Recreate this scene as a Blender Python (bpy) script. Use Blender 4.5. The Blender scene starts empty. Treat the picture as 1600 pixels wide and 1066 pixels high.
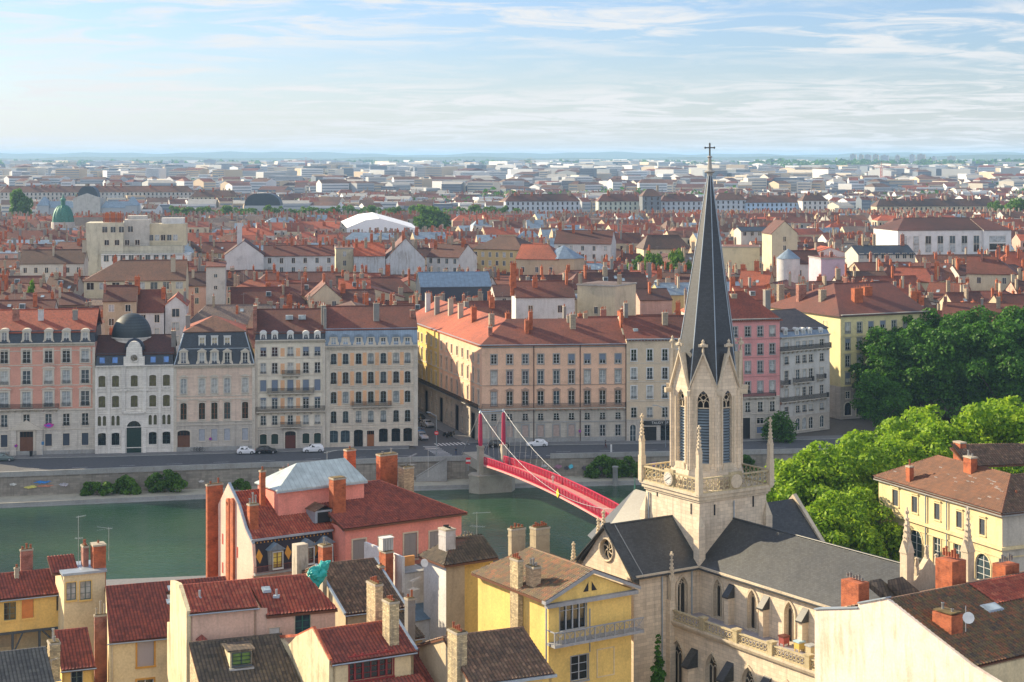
import bpy, bmesh, math, random
from mathutils import Vector, Matrix, noise as mnoise
import numpy as np
R=math.radians
random.seed(7)
SC=bpy.context.scene
COL=SC.collection
# ---------------------------------------------------------------- camera
F,CX,HY,H=2700.,800.,245.,60.
cd=bpy.data.cameras.new('camera'); cam=bpy.data.objects.new('camera',cd); COL.objects.link(cam)
cam.location=(0,0,H); cam.rotation_euler=(R(90),0,0)
cd.sensor_width=36; cd.lens=36*F/1600; cd.shift_y=-(533-HY)/1600; cd.clip_start=1; cd.clip_end=80000
SC.camera=cam
# ---------------------------------------------------------------- light
SUN_EL,SUN_AZ=R(25),R(-62)      # direction towards the sun: azimuth measured from +Y clockwise (left of view)
sdir=Vector((math.sin(SUN_AZ)*math.cos(SUN_EL),math.cos(SUN_AZ)*math.cos(SUN_EL),math.sin(SUN_EL)))
ld=bpy.data.lights.new('sun','SUN'); sun=bpy.data.objects.new('sun',ld); COL.objects.link(sun)
ld.energy=5.0; ld.angle=R(.5); ld.color=(1,.82,.55)
sun.rotation_euler=sdir.to_track_quat('Z','Y').to_euler()
SC.view_settings.view_transform='Standard'; SC.view_settings.look='None'; SC.view_settings.exposure=1.08; SC.view_settings.gamma=1
w=bpy.data.worlds.new('World'); SC.world=w; w.use_nodes=True
nt=w.node_tree; N=nt.nodes; L=nt.links; N.clear()
out=N.new('ShaderNodeOutputWorld'); bg=N.new('ShaderNodeBackground'); sky=N.new('ShaderNodeTexSky')
sky.sky_type='NISHITA'; sky.sun_disc=False; sky.sun_elevation=SUN_EL; sky.sun_rotation=SUN_AZ
sky.altitude=200; sky.air_density=1.0; sky.dust_density=.6; sky.ozone_density=2.0
bg.inputs[1].default_value=.074
tc=N.new('ShaderNodeTexCoord'); sp=N.new('ShaderNodeSeparateXYZ'); L.new(tc.outputs['Generated'],sp.inputs[0])
def mth(op,a,b=None,c=None,clamp=False,nt_=None):
    n=(nt_ or nt).nodes.new('ShaderNodeMath'); n.operation=op; n.use_clamp=clamp
    for i,x in enumerate((a,b,c)):
        if x is None: continue
        if isinstance(x,(int,float)): n.inputs[i].default_value=x
        else: (nt_ or nt).links.new(x,n.inputs[i])
    return n.outputs[0]
zz=mth('MAXIMUM',mth('ADD',sp.outputs[2],.06),.01)
cx_=mth('DIVIDE',sp.outputs[0],zz); cy_=mth('DIVIDE',sp.outputs[1],zz)
cb=N.new('ShaderNodeCombineXYZ'); L.new(cx_,cb.inputs[0]); L.new(cy_,cb.inputs[1])
def cloudn(sx,sy,rot,scale,det,rough,lo,hi,dist=.0):
    mp=N.new('ShaderNodeMapping'); mp.inputs['Scale'].default_value=(sx,sy,1); mp.inputs['Rotation'].default_value=(0,0,rot); mp.inputs['Location'].default_value=(3.1,1.7,.4)
    L.new(cb.outputs[0],mp.inputs[0])
    n=N.new('ShaderNodeTexNoise'); n.inputs['Scale'].default_value=scale; n.inputs['Detail'].default_value=det; n.inputs['Roughness'].default_value=rough; n.inputs['Distortion'].default_value=dist
    L.new(mp.outputs[0],n.inputs['Vector'])
    r=N.new('ShaderNodeMapRange'); r.inputs[1].default_value=lo; r.inputs[2].default_value=hi; L.new(n.outputs[0],r.inputs[0]); return r.outputs[0]
c1=cloudn(.75,.85,R(-14),2.3,11,.64,.44,.60,.8)
c2=cloudn(.26,.42,R(-8),1.2,5,.5,.36,.56,.4)
cl=mth('MULTIPLY',c1,mth('ADD',mth('MULTIPLY',c2,.75),.25))
low=N.new('ShaderNodeMapRange'); low.inputs[1].default_value=.0; low.inputs[2].default_value=.06; low.inputs[3].default_value=.5; low.inputs[4].default_value=0.; L.new(sp.outputs[2],low.inputs[0])
cl=mth('MINIMUM',mth('ADD',mth('MULTIPLY',cl,.9),low.outputs[0]),.95)
tint=N.new('ShaderNodeMixRGB'); tint.blend_type='MULTIPLY'; tint.inputs[0].default_value=1; tint.inputs[2].default_value=(.72,.80,1.04,1); L.new(sky.outputs[0],tint.inputs[1])
mix=N.new('ShaderNodeMixRGB'); mix.inputs[2].default_value=(5.0,5.3,5.5,1)
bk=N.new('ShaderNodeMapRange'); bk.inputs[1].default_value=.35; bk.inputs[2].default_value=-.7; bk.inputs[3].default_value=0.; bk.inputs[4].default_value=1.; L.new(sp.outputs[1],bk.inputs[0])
wc=N.new('ShaderNodeMixRGB'); wc.inputs[1].default_value=(5.7,5.75,5.8,1); wc.inputs[2].default_value=(8.0,8.3,8.8,1); L.new(bk.outputs[0],wc.inputs[0]); L.new(wc.outputs[0],mix.inputs[2])  # added cloud bank behind the camera, brightened to fill the shaded facades
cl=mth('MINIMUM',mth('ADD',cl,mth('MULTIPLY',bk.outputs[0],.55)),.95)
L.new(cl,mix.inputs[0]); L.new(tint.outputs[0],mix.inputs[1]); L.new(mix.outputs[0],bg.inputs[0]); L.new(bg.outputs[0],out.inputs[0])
# ---------------------------------------------------------------- projection helpers
def W(u,v,Y): return Vector(((u-CX)/F*Y,Y,H-(v-HY)/F*Y))
def G(u,v,z=0.):
    Y=(H-z)*F/(v-HY); return Vector(((u-CX)/F*Y,Y,z))
class Fr:
    """ground frame: origin below pixel column u at distance Y, x axis turned deg from world X"""
    def __init__(s,u,Y,deg,z0=0.):
        s.O=Vector(((u-CX)/F*Y,Y,z0)); s.deg=deg; a=R(deg); s.ex=Vector((math.cos(a),math.sin(a),0)); s.ey=Vector((-math.sin(a),math.cos(a),0)); s.z0=z0
    def P(s,a,b,z): return s.O+s.ex*a+s.ey*b+Vector((0,0,z-s.z0))
    def a(s,u,b=0):
        k=(u-CX)/F; return (k*(s.O.y+b*s.ey.y)-s.O.x-b*s.ey.x)/(s.ex.x-k*s.ex.y)
    def b(s,u,a=0):
        k=(u-CX)/F; return (k*(s.O.y+a*s.ex.y)-s.O.x-a*s.ex.x)/(s.ey.x-k*s.ey.y)
    def z(s,v,a=0,b=0):
        Y=s.O.y+a*s.ex.y+b*s.ey.y; return H-(v-HY)/F*Y
    def zu(s,u,v,b=0): return s.z(v,s.a(u,b),b)
    def sub(s,a,b,d=0):
        f=Fr.__new__(Fr); f.O=s.O+s.ex*a+s.ey*b; f.deg=s.deg+d; q=R(f.deg); f.ex=Vector((math.cos(q),math.sin(q),0)); f.ey=Vector((-math.sin(q),math.cos(q),0)); f.z0=s.z0; return f
# ---------------------------------------------------------------- mesh builder
class MB:
    def __init__(s): s.v=[]; s.f=[]; s.m=[]; s.ms=[]; s.sm=[]
    def mi(s,m):
        if m not in s.ms: s.ms.append(m)
        return s.ms.index(m)
    def face(s,pts,m,smooth=False):
        n=len(s.v); s.v+= [tuple(p) for p in pts]; s.f.append(tuple(range(n,n+len(pts)))); s.m.append(s.mi(m)); s.sm.append(smooth)
    def faces(s,vs,fs,m,smooth=False):
        n=len(s.v); s.v+=[tuple(p) for p in vs]; i=s.mi(m)
        for f in fs: s.f.append(tuple(n+k for k in f)); s.m.append(i); s.sm.append(smooth)
    def box(s,x0,x1,y0,y1,z0,z1,m,bot=True):
        v=[(x0,y0,z0),(x1,y0,z0),(x1,y1,z0),(x0,y1,z0),(x0,y0,z1),(x1,y0,z1),(x1,y1,z1),(x0,y1,z1)]
        f=[(0,1,5,4),(1,2,6,5),(2,3,7,6),(3,0,4,7),(4,5,6,7)]
        if bot: f.append((3,2,1,0))
        s.faces(v,f,m)
    def prism(s,poly,z0,z1,m,top=None,bot=True):
        n=len(poly); v=[(x,y,z0) for x,y in poly]+[(x,y,z1) for x,y in poly]
        s.faces(v,[(i,(i+1)%n,(i+1)%n+n,i+n) for i in range(n)],m)
        s.face([(x,y,z1) for x,y in poly],top or m)
        if bot: s.face([(x,y,z0) for x,y in reversed(poly)],m)
    def ext(s,poly,axis,t0,t1,m,caps=True):
        """polygon in the plane across axis ('x': pts are (y,z); 'y': pts are (x,z)) extruded t0..t1"""
        n=len(poly)
        q=(lambda p,t:(t,p[0],p[1])) if axis=='x' else (lambda p,t:(p[0],t,p[1]))
        v=[q(p,t0) for p in poly]+[q(p,t1) for p in poly]
        s.faces(v,[(i,(i+1)%n,(i+1)%n+n,i+n) for i in range(n)],m)
        if caps: s.face([q(p,t0) for p in reversed(poly)],m); s.face([q(p,t1) for p in poly],m)
    def tube(s,p0,p1,r0,r1=None,n=8,m=None,caps=True,smooth=True):
        r1=r0 if r1 is None else r1
        p0=Vector(p0); p1=Vector(p1); d=(p1-p0).normalized(); t=d.orthogonal().normalized(); b=d.cross(t)
        v=[p0+(t*math.cos(2*math.pi*i/n)+b*math.sin(2*math.pi*i/n))*r0 for i in range(n)]+[p1+(t*math.cos(2*math.pi*i/n)+b*math.sin(2*math.pi*i/n))*r1 for i in range(n)]
        s.faces(v,[(i,(i+1)%n,(i+1)%n+n,i+n) for i in range(n)],m,smooth)
        if caps: s.faces(v,[tuple(range(n))[::-1],tuple(range(n,2*n))],m)
    def lathe(s,c,prof,n,m,smooth=True,rot=0.):
        """prof: (r,z) pairs"""
        v=[]; 
        for r,z in prof:
            for i in range(n):
                a=2*math.pi*(i+rot)/n; v.append((c[0]+r*math.cos(a),c[1]+r*math.sin(a),c[2]+z))
        f=[(j*n+i,j*n+(i+1)%n,(j+1)*n+(i+1)%n,(j+1)*n+i) for j in range(len(prof)-1) for i in range(n)]
        s.faces(v,f,m,smooth)
        s.face(v[-n:],m)
    def build(s,name,parent=None,loc=None,fix=True):
        me=bpy.data.meshes.new(name)
        me.from_pydata(s.v,[],s.f)
        for m in s.ms: me.materials.append(m)
        me.polygons.foreach_set('material_index',s.m); me.polygons.foreach_set('use_smooth',s.sm)
        autouv(me)
        o=bpy.data.objects.new(name,me); COL.objects.link(o)
        if parent: o.parent=parent
        if loc is not None: o.location=loc
        return o
def autouv(me):
    n=len(me.loops)
    if not n: return
    uv=me.uv_layers.new(name='UVMap')
    co=np.empty(len(me.vertices)*3,'f'); me.vertices.foreach_get('co',co); co=co.reshape(-1,3)
    vi=np.empty(n,'i'); me.loops.foreach_get('vertex_index',vi)
    npol=len(me.polygons); nm=np.empty(npol*3,'f'); me.polygons.foreach_get('normal',nm); nm=nm.reshape(-1,3)
    lt=np.empty(npol,'i'); me.polygons.foreach_get('loop_total',lt)
    nl=np.repeat(nm,lt,axis=0)
    t=np.stack([-nl[:,1],nl[:,0],np.zeros(n)],1); ln=np.linalg.norm(t,axis=1); flat=ln<.05
    t[flat]=(1,0,0); ln[flat]=1; t/=ln[:,None]
    b=np.cross(nl,t); p=co[vi]
    u=np.stack([(p*t).sum(1),(p*b).sum(1)],1).astype('f')
    uv.data.foreach_set('uv',u.ravel())
def tag(o,label,cat,group=None,kind=None):
    if label: o['label']=label
    if cat: o['category']=cat
    if group: o['group']=group
    if kind: o['kind']=kind
    return o
def empty(name,fr_or_loc,deg=0.,label=None,cat=None,group=None):
    o=bpy.data.objects.new(name,None); COL.objects.link(o); o.empty_display_size=1
    if isinstance(fr_or_loc,Fr): o.location=fr_or_loc.O; o.rotation_euler=(0,0,R(fr_or_loc.deg)); o.location.z=fr_or_loc.z0
    else: o.location=fr_or_loc; o.rotation_euler=(0,0,R(deg))
    if label: tag(o,label,cat,group)
    return o
def struct(o): o['kind']='structure'; return o
def inst(src,parent=None,loc=(0,0,0),rz=0.,sc=None):
    """linked copy of one object"""
    o=src.copy(); COL.objects.link(o); o.parent=parent; o.location=loc; o.rotation_euler=(0,0,rz)
    if sc: o.scale=sc
    return o
def copy_tree(o,parent=None,kids=None):
    c=o.copy(); COL.objects.link(c); c.parent=parent
    for ch in (kids or KIDS).get(o.name,[]): copy_tree(ch,c,kids)
    return c
KIDS={}
# ---------------------------------------------------------------- materials
MC={}
def nn(nt,t,**k):
    n=nt.nodes.new(t)
    for a,b in k.items():
        if a[0]=='_': n.inputs[a[1:].replace('_',' ')].default_value=b
        else: setattr(n,a,b)
    return n
def newmat(name):
    m=bpy.data.materials.new(name); m.use_nodes=True; nt=m.node_tree; nt.nodes.clear()
    o=nn(nt,'ShaderNodeOutputMaterial'); p=nn(nt,'ShaderNodeBsdfPrincipled'); nt.links.new(p.outputs[0],o.inputs[0]); return m,nt,p
def c4(c): return (c[0],c[1],c[2],1)
def ramp(nt,src,stops,interp='LINEAR'):
    r=nn(nt,'ShaderNodeValToRGB'); e=r.color_ramp; e.interpolation=interp
    while len(e.elements)<len(stops): e.elements.new(.5)
    for i,(p,c) in enumerate(stops): e.elements[i].position=p; e.elements[i].color=c4(c)
    nt.links.new(src,r.inputs[0]); return r.outputs[0]
def uvn(nt,sc=(1,1,1),obj=False):
    t=nn(nt,'ShaderNodeTexCoord'); m=nn(nt,'ShaderNodeMapping'); m.inputs['Scale'].default_value=sc
    nt.links.new(t.outputs['Object' if obj else 'UV'],m.inputs[0]); return m.outputs[0]
def noisen(nt,vec,scale,det=4,rough=.55,dist=0):
    n=nn(nt,'ShaderNodeTexNoise',_Scale=scale,_Detail=det,_Roughness=rough,_Distortion=dist); nt.links.new(vec,n.inputs['Vector']); return n.outputs[0]
def mixc(nt,fac,a,b,typ='MIX'):
    n=nn(nt,'ShaderNodeMixRGB',blend_type=typ)
    for i,x in enumerate((fac,a,b)):
        if isinstance(x,(int,float)): n.inputs[i].default_value=x
        elif isinstance(x,tuple): n.inputs[i].default_value=c4(x)
        else: nt.links.new(x,n.inputs[i])
    return n.outputs[0]
def bump(nt,p,h,st,dist=.05):
    b=nn(nt,'ShaderNodeBump',_Strength=st,_Distance=dist); nt.links.new(h,b.inputs['Height']); nt.links.new(b.outputs[0],p.inputs['Normal'])
def sc_(c,k): return tuple(min(1,x*k) for x in c)
def plain(name,c,rough=.6,metal=0.,var=.12):
    k=('p',name)
    if k in MC: return MC[k]
    m,nt,p=newmat(name)
    n=noisen(nt,uvn(nt,obj=True),1.7,3)
    nt.links.new(ramp(nt,n,[(.3,sc_(c,1-var)),(.7,sc_(c,1+var))]),p.inputs['Base Color'])
    p.inputs['Roughness'].default_value=rough; p.inputs['Metallic'].default_value=metal
    MC[k]=m; return m
def plaster(name,c,dirt=.35,stain=(.18,.15,.12)):
    k=('pl',name)
    if k in MC: return MC[k]
    m,nt,p=newmat(name)
    v=uvn(nt,obj=True)
    n1=noisen(nt,v,.35,5,.6); n2=noisen(nt,v,4.5,4,.6)
    base=ramp(nt,n1,[(.3,sc_(c,.74)),(.45,sc_(c,.93)),(.58,c),(.75,sc_(c,1.1))])
    base=mixc(nt,.5,base,ramp(nt,n2,[(.3,(.66,.64,.62)),(.7,(1.12,1.12,1.1))]),'MULTIPLY')
    sv=uvn(nt,(.75,.75,.13),obj=True); st=noisen(nt,sv,1.1,7,.7,.3)
    fac=mth('MULTIPLY',ramp(nt,st,[(.50,(0,0,0)),(.70,(1,1,1))]),dirt,nt_=nt)
    base=mixc(nt,fac,base,stain)
    nt.links.new(base,p.inputs['Base Color']); p.inputs['Roughness'].default_value=.9
    bump(nt,p,n2,.25,.03)
    MC[k]=m; return m
def ashlar(name,c,bw=.9,bh=.38,mortar=.55,dirt=.3,spread=.14):
    k=('as',name)
    if k in MC: return MC[k]
    m,nt,p=newmat(name)
    b=nn(nt,'ShaderNodeTexBrick',_Scale=1.,_Mortar_Size=.012,_Mortar_Smooth=.3,_Bias=0.,_Brick_Width=bw,_Row_Height=bh); b.offset=.5
    nt.links.new(uvn(nt),b.inputs['Vector'])
    b.inputs['Color1'].default_value=c4(sc_(c,1-spread)); b.inputs['Color2'].default_value=c4(sc_(c,1+spread)); b.inputs['Mortar'].default_value=c4(sc_(c,mortar))
    v=uvn(nt,obj=True); n1=noisen(nt,v,.3,6,.65); n2=noisen(nt,v,3.,4)
    base=mixc(nt,.6,b.outputs[0],ramp(nt,n1,[(.3,(.75,.72,.7)),(.7,(1.12,1.1,1.05))]),'MULTIPLY')
    base=mixc(nt,.3,base,ramp(nt,n2,[(.3,(.75,.75,.75)),(.7,(1.1,1.1,1.1))]),'MULTIPLY')
    st=noisen(nt,uvn(nt,(1.5,1.5,.12),obj=True),1.,5,.6)
    base=mixc(nt,mth('MULTIPLY',ramp(nt,st,[(.51,(0,0,0)),(.70,(1,1,1))]),dirt,nt_=nt),base,(.14,.12,.10))
    nt.links.new(base,p.inputs['Base Color']); p.inputs['Roughness'].default_value=.88
    bump(nt,p,b.outputs['Fac'],-.3,.02)
    MC[k]=m; return m
def brickm(name,c1,c2,mo=(.45,.36,.28),bw=.24,bh=.085):
    k=('br',name)
    if k in MC: return MC[k]
    m,nt,p=newmat(name)
    b=nn(nt,'ShaderNodeTexBrick',_Scale=1.,_Mortar_Size=.010,_Mortar_Smooth=.1,_Bias=-.2,_Brick_Width=bw,_Row_Height=bh)
    nt.links.new(uvn(nt),b.inputs['Vector']); b.inputs['Color1'].default_value=c4(c1); b.inputs['Color2'].default_value=c4(c2); b.inputs['Mortar'].default_value=c4(mo)
    v=uvn(nt,obj=True); n1=noisen(nt,v,1.1,5,.65)
    base=mixc(nt,.85,b.outputs[0],ramp(nt,n1,[(.32,(.38,.32,.30)),(.5,(.9,.9,.9)),(.68,(1.25,1.2,1.1))]),'MULTIPLY')
    nt.links.new(base,p.inputs['Base Color']); p.inputs['Roughness'].default_value=.9; bump(nt,p,b.outputs['Fac'],-.4,.015)
    MC[k]=m; return m
def tiles(name,cols,cw=.22,rh=.34,bumpk=.6,moss=.0,mossc=(.12,.10,.03),patch=.5):
    """clay tiles laid in the UV plane: one colour per tile, a roll per column and a step per row"""
    k=('ti',name)
    if k in MC: return MC[k]
    m,nt,p=newmat(name)
    t=nn(nt,'ShaderNodeTexCoord'); s=nn(nt,'ShaderNodeSeparateXYZ'); nt.links.new(t.outputs['UV'],s.inputs[0])
    X=mth('DIVIDE',s.outputs[0],cw,nt_=nt); Yv=mth('DIVIDE',s.outputs[1],rh,nt_=nt)
    fx=mth('FLOOR',X,nt_=nt); fy=mth('FLOOR',Yv,nt_=nt); c=nn(nt,'ShaderNodeCombineXYZ'); nt.links.new(fx,c.inputs[0]); nt.links.new(fy,c.inputs[1])
    wn=nn(nt,'ShaderNodeTexWhiteNoise',noise_dimensions='2D'); nt.links.new(c.outputs[0],wn.inputs['Vector'])
    base=ramp(nt,wn.outputs[0],[(i/(len(cols)-1) if len(cols)>1 else 0,x) for i,x in enumerate(cols)])
    v=uvn(nt,obj=True); n1=noisen(nt,v,.5,5,.6); n2=noisen(nt,v,2.5,4,.6)
    base=mixc(nt,patch,base,ramp(nt,n1,[(.3,(.6,.6,.62)),(.65,(1.15,1.1,1.05))]),'MULTIPLY')
    if name[:5]!='front':
        oi=nn(nt,'ShaderNodeObjectInfo'); gp=nn(nt,'ShaderNodeNewGeometry'); n4=noisen(nt,gp.outputs['Position'],.045,2)
        base=mixc(nt,1.,base,ramp(nt,oi.outputs['Random'],[(0,(.62,.66,.72)),(.5,(1.,1.,1.)),(1,(1.35,1.2,1.1))]),'MULTIPLY'); base=mixc(nt,1.,base,ramp(nt,n4,[(.35,(.65,.7,.75)),(.65,(1.35,1.25,1.15))]),'MULTIPLY')
    if moss: base=mixc(nt,mth('MULTIPLY',ramp(nt,n2,[(.45,(0,0,0)),(.65,(1,1,1))]),moss,nt_=nt),base,mossc)
    frx=mth('FRACT',X,nt_=nt); fry=mth('FRACT',Yv,nt_=nt)
    roll=mth('SINE',mth('MULTIPLY',frx,math.pi,nt_=nt),nt_=nt)
    hgt=mth('ADD',roll,mth('MULTIPLY',mth('SUBTRACT',1.,fry,nt_=nt),.55,nt_=nt),nt_=nt)
    # base colour is darkened at each row's lower edge; front tiles also between rolls
    lap=mth('GREATER_THAN',fry,.10,nt_=nt)
    base=mixc(nt,mth('MULTIPLY',mth('SUBTRACT',1.,lap,nt_=nt),.45,nt_=nt),base,(.02,.015,.012))
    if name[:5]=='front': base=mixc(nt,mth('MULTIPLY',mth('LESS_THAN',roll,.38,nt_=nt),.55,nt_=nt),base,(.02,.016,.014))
    nt.links.new(base,p.inputs['Base Color']); p.inputs['Roughness'].default_value=.7
    bump(nt,p,hgt,bumpk,.06)
    MC[k]=m; return m
def slate(name,c=(.035,.042,.05),rough=.55,cw=.3,rh=.2):
    k=('sl',name)
    if k in MC: return MC[k]
    m,nt,p=newmat(name)
    b=nn(nt,'ShaderNodeTexBrick',_Scale=1.,_Mortar_Size=.012,_Mortar_Smooth=.2,_Brick_Width=cw,_Row_Height=rh); nt.links.new(uvn(nt),b.inputs['Vector'])
    b.inputs['Color1'].default_value=c4(sc_(c,.75)); b.inputs['Color2'].default_value=c4(sc_(c,1.3)); b.inputs['Mortar'].default_value=c4(sc_(c,.5))
    v=uvn(nt,obj=True); n1=noisen(nt,v,.35,6,.65)
    base=mixc(nt,.8,b.outputs[0],ramp(nt,n1,[(.3,(.7,.72,.75)),(.7,(1.3,1.25,1.15))]),'MULTIPLY')
    nt.links.new(base,p.inputs['Base Color']); p.inputs['Roughness'].default_value=rough; bump(nt,p,b.outputs['Fac'],-.25,.02)
    MC[k]=m; return m
def zinc(name,c=(.22,.29,.36),seam=.6,rough=.45,metal=.35):
    k=('zi',name)
    if k in MC: return MC[k]
    m,nt,p=newmat(name)
    t=nn(nt,'ShaderNodeTexCoord'); s=nn(nt,'ShaderNodeSeparateXYZ'); nt.links.new(t.outputs['UV'],s.inputs[0])
    fr=mth('FRACT',mth('DIVIDE',s.outputs[0],seam,nt_=nt),nt_=nt); ln=mth('LESS_THAN',fr,.10,nt_=nt)
    n1=noisen(nt,uvn(nt,obj=True),.8,5,.6)
    base=ramp(nt,n1,[(.3,sc_(c,.75)),(.7,sc_(c,1.2))]); base=mixc(nt,mth('MULTIPLY',ln,.5,nt_=nt),base,sc_(c,.45))
    nt.links.new(base,p.inputs['Base Color']); p.inputs['Roughness'].default_value=rough; p.inputs['Metallic'].default_value=metal
    bump(nt,p,ln,.5,.04); MC[k]=m; return m
def glass(name,c,rough=.08):
    k=('gl',name)
    if k in MC: return MC[k]
    m,nt,p=newmat(name)
    n=noisen(nt,uvn(nt,obj=True),.9,2)
    nt.links.new(ramp(nt,n,[(.35,sc_(c,.7)),(.65,sc_(c,1.3))]),p.inputs['Base Color']); p.inputs['Roughness'].default_value=rough
    p.inputs['Specular IOR Level'].default_value=.8
    bump(nt,p,n,.05,.1)
    MC[k]=m; return m
def slats(name,c,step=.09):
    k=('ss',name)
    if k in MC: return MC[k]
    m,nt,p=newmat(name)
    t=nn(nt,'ShaderNodeTexCoord'); s=nn(nt,'ShaderNodeSeparateXYZ'); nt.links.new(t.outputs['Object'],s.inputs[0])
    fr=mth('FRACT',mth('DIVIDE',s.outputs[2],step,nt_=nt),nt_=nt)
    base=ramp(nt,fr,[(0,sc_(c,.55)),(.3,c),(1,sc_(c,1.1))]); nt.links.new(base,p.inputs['Base Color']); p.inputs['Roughness'].default_value=.65
    bump(nt,p,fr,.5,.03); MC[k]=m; return m
M_white=plain('white_paint',(.62,.62,.60),.55); M_iron=plain('black_iron',(.02,.022,.026),.5,.3); M_stone=plaster('trim_stone',(.62,.56,.47),.25)
M_greyst=plaster('grey_stone',(.33,.33,.32),.35); M_zinc=zinc('zinc_sheet'); M_zincs=plain('zinc_flashing',(.32,.38,.44),.45,.3)
M_slate=slate('slate_blue',(.022,.034,.052),.5); M_slateg=slate('slate_grey',(.045,.048,.048),.5)
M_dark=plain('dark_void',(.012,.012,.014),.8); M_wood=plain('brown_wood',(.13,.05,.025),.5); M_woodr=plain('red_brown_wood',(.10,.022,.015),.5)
M_gl=[glass('glass_dark',(.012,.018,.022)),glass('glass_blue',(.05,.075,.09)),glass('glass_curtain',(.34,.37,.38),.25),glass('glass_curtain_pale',(.45,.46,.44),.3)]
M_glb=glass('glass_sky',(.05,.16,.42),.15); M_blind=slats('blind_blue_grey',(.17,.21,.28)); M_shut=slats('shutter_grey',(.24,.24,.25))
M_shutd=slats('shutter_dark',(.045,.06,.085)); M_shutg=slats('shutter_green',(.012,.035,.028))
M_brick=brickm('orange_brick',(.46,.10,.026),(.30,.055,.018),(.34,.17,.10)); M_brickr=brickm('red_brick',(.28,.055,.035),(.19,.035,.025)); M_pot=plain('clay_pot',(.34,.10,.045),.8)
M_chst=ashlar('chimney_stone',(.36,.30,.22),.35,.16,.6,.5,.22); M_chcr=plaster('chimney_render',(.42,.37,.29),.6); M_chgy=plaster('chimney_grey',(.24,.23,.22),.5)
RT={}
RT['red']=tiles('roof_tile_red',[(.15,.036,.020),(.20,.050,.026),(.11,.030,.018)],.24,.36,.5)
RT['maroon']=tiles('roof_tile_maroon',[(.085,.028,.020),(.12,.038,.025),(.065,.023,.017)],.24,.36,.5)
RT['brown']=tiles('roof_tile_brown',[(.095,.048,.032),(.135,.066,.042),(.065,.036,.026)],.24,.36,.5)
RT['orange']=tiles('roof_tile_orange',[(.24,.062,.030),(.30,.08,.038),(.18,.048,.026)],.24,.36,.5)
RT['grey']=tiles('roof_tile_grey',[(.10,.085,.08),(.15,.12,.11),(.075,.07,.07)],.24,.36,.5)
RT['zinc']=M_zinc; RT['slate']=M_slate
# ---------------------------------------------------------------- facade parts
def arch_pts(w,h,kind,n=7):
    """outline from the bottom left over the top to the bottom right, opening w wide, h high, starting at z=0"""
    hw=w/2
    if kind=='rect': return [(-hw,0),(-hw,h),(hw,h),(hw,0)]
    if kind=='seg':
        r=.16*w; return [(-hw,0),(-hw,h-r)]+[(hw*math.cos(t),h-r+r*math.sin(t)) for t in [math.pi*(1-i/n) for i in range(1,n)]]+[(hw,h-r),(hw,0)]
    if kind=='round':
        return [(-hw,0),(-hw,h-hw)]+[(hw*math.cos(t),h-hw+hw*math.sin(t)) for t in [math.pi*(1-i/n) for i in range(1,n)]]+[(hw,h-hw),(hw,0)]
    if kind=='point':   # two arcs of radius ~1.15 w
        r=1.1*w; cxr=hw-r; top=math.sqrt(r*r-cxr*cxr); a1=math.atan2(top,-cxr)
        rt=[(cxr+r*math.cos(a1*i/n),h-top+r*math.sin(a1*i/n)) for i in range(n)]
        lt=[(-x,z) for x,z in rt]
        return [(-hw,0)]+lt+[(0,h)]+rt[::-1]+[(hw,0)]
def cut_wall(mb,x0,x1,z0,z1,ops,mat,y=0.,depth=.3,rev=None,bands=None):
    """wall sheet in the plane y (outside towards -y) with openings (xc,zb,w,h,kind); bands: [(ztop,mat)] from the bottom"""
    rev=rev or mat
    xs=sorted({round(x0,3),round(x1,3)}|{round(o[0]-o[2]/2,3) for o in ops}|{round(o[0]+o[2]/2,3) for o in ops})
    zs=sorted({round(z0,3),round(z1,3)}|{round(o[1],3) for o in ops}|{round(o[1]+o[3],3) for o in ops}|{round(b[0],3) for b in (bands or [])})
    xs=[x for x in xs if x0-1e-3<=x<=x1+1e-3]; zs=[z for z in zs if z0-1e-3<=z<=z1+1e-3]
    for j in range(len(zs)-1):
        zc=(zs[j]+zs[j+1])/2; m=mat
        for zt,bm in (bands or []):
            if zc<zt: m=bm; break
        i=0
        while i<len(xs)-1:
            k=i
            def inside(q):
                xc=(xs[q]+xs[q+1])/2
                return any(abs(xc-o[0])<o[2]/2 and o[1]<zc<o[1]+o[3] for o in ops)
            if inside(i): i+=1; continue
            while k+1<len(xs)-1 and not inside(k+1): k+=1
            mb.face([(xs[i],y,zs[j]),(xs[k+1],y,zs[j]),(xs[k+1],y,zs[j+1]),(xs[i],y,zs[j+1])],m)
            i=k+1
    for xc,zb,w,h,kind in ops:
        m=mat
        for zt,bm in (bands or []):
            if zb+h/2<zt: m=bm; break
        pts=[(xc+x,zb+z) for x,z in arch_pts(w,h,kind)]
        if kind!='rect':
            n=len(pts); mid=n//2
            L_=pts[1:mid+1]; R_=pts[mid:n-1]
            cl=(xc-w/2,zb+h); cr=(xc+w/2,zb+h)
            for a,b in zip(L_[:-1],L_[1:]): mb.face([(cl[0],y,cl[1]),(a[0],y,a[1]),(b[0],y,b[1])],m)
            mb.face([(cl[0],y,cl[1]),(L_[-1][0],y,L_[-1][1]),(xc,y,zb+h)],m) if abs(L_[-1][1]-zb-h)>1e-4 else None
            for a,b in zip(R_[:-1],R_[1:]): mb.face([(cr[0],y,cr[1]),(a[0],y,a[1]),(b[0],y,b[1])],m)
        for a,b in zip(pts[:-1],pts[1:]): mb.face([(a[0],y,a[1]),(a[0],y+depth,a[1]),(b[0],y+depth,b[1]),(b[0],y,b[1])],rev if rev!=mat else m)
        mb.face([(pts[0][0],y,pts[0][1]),(pts[-1][0],y,pts[-1][1]),(pts[-1][0],y+depth,pts[-1][1]),(pts[0][0],y+depth,pts[0][1])],rev)
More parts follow.
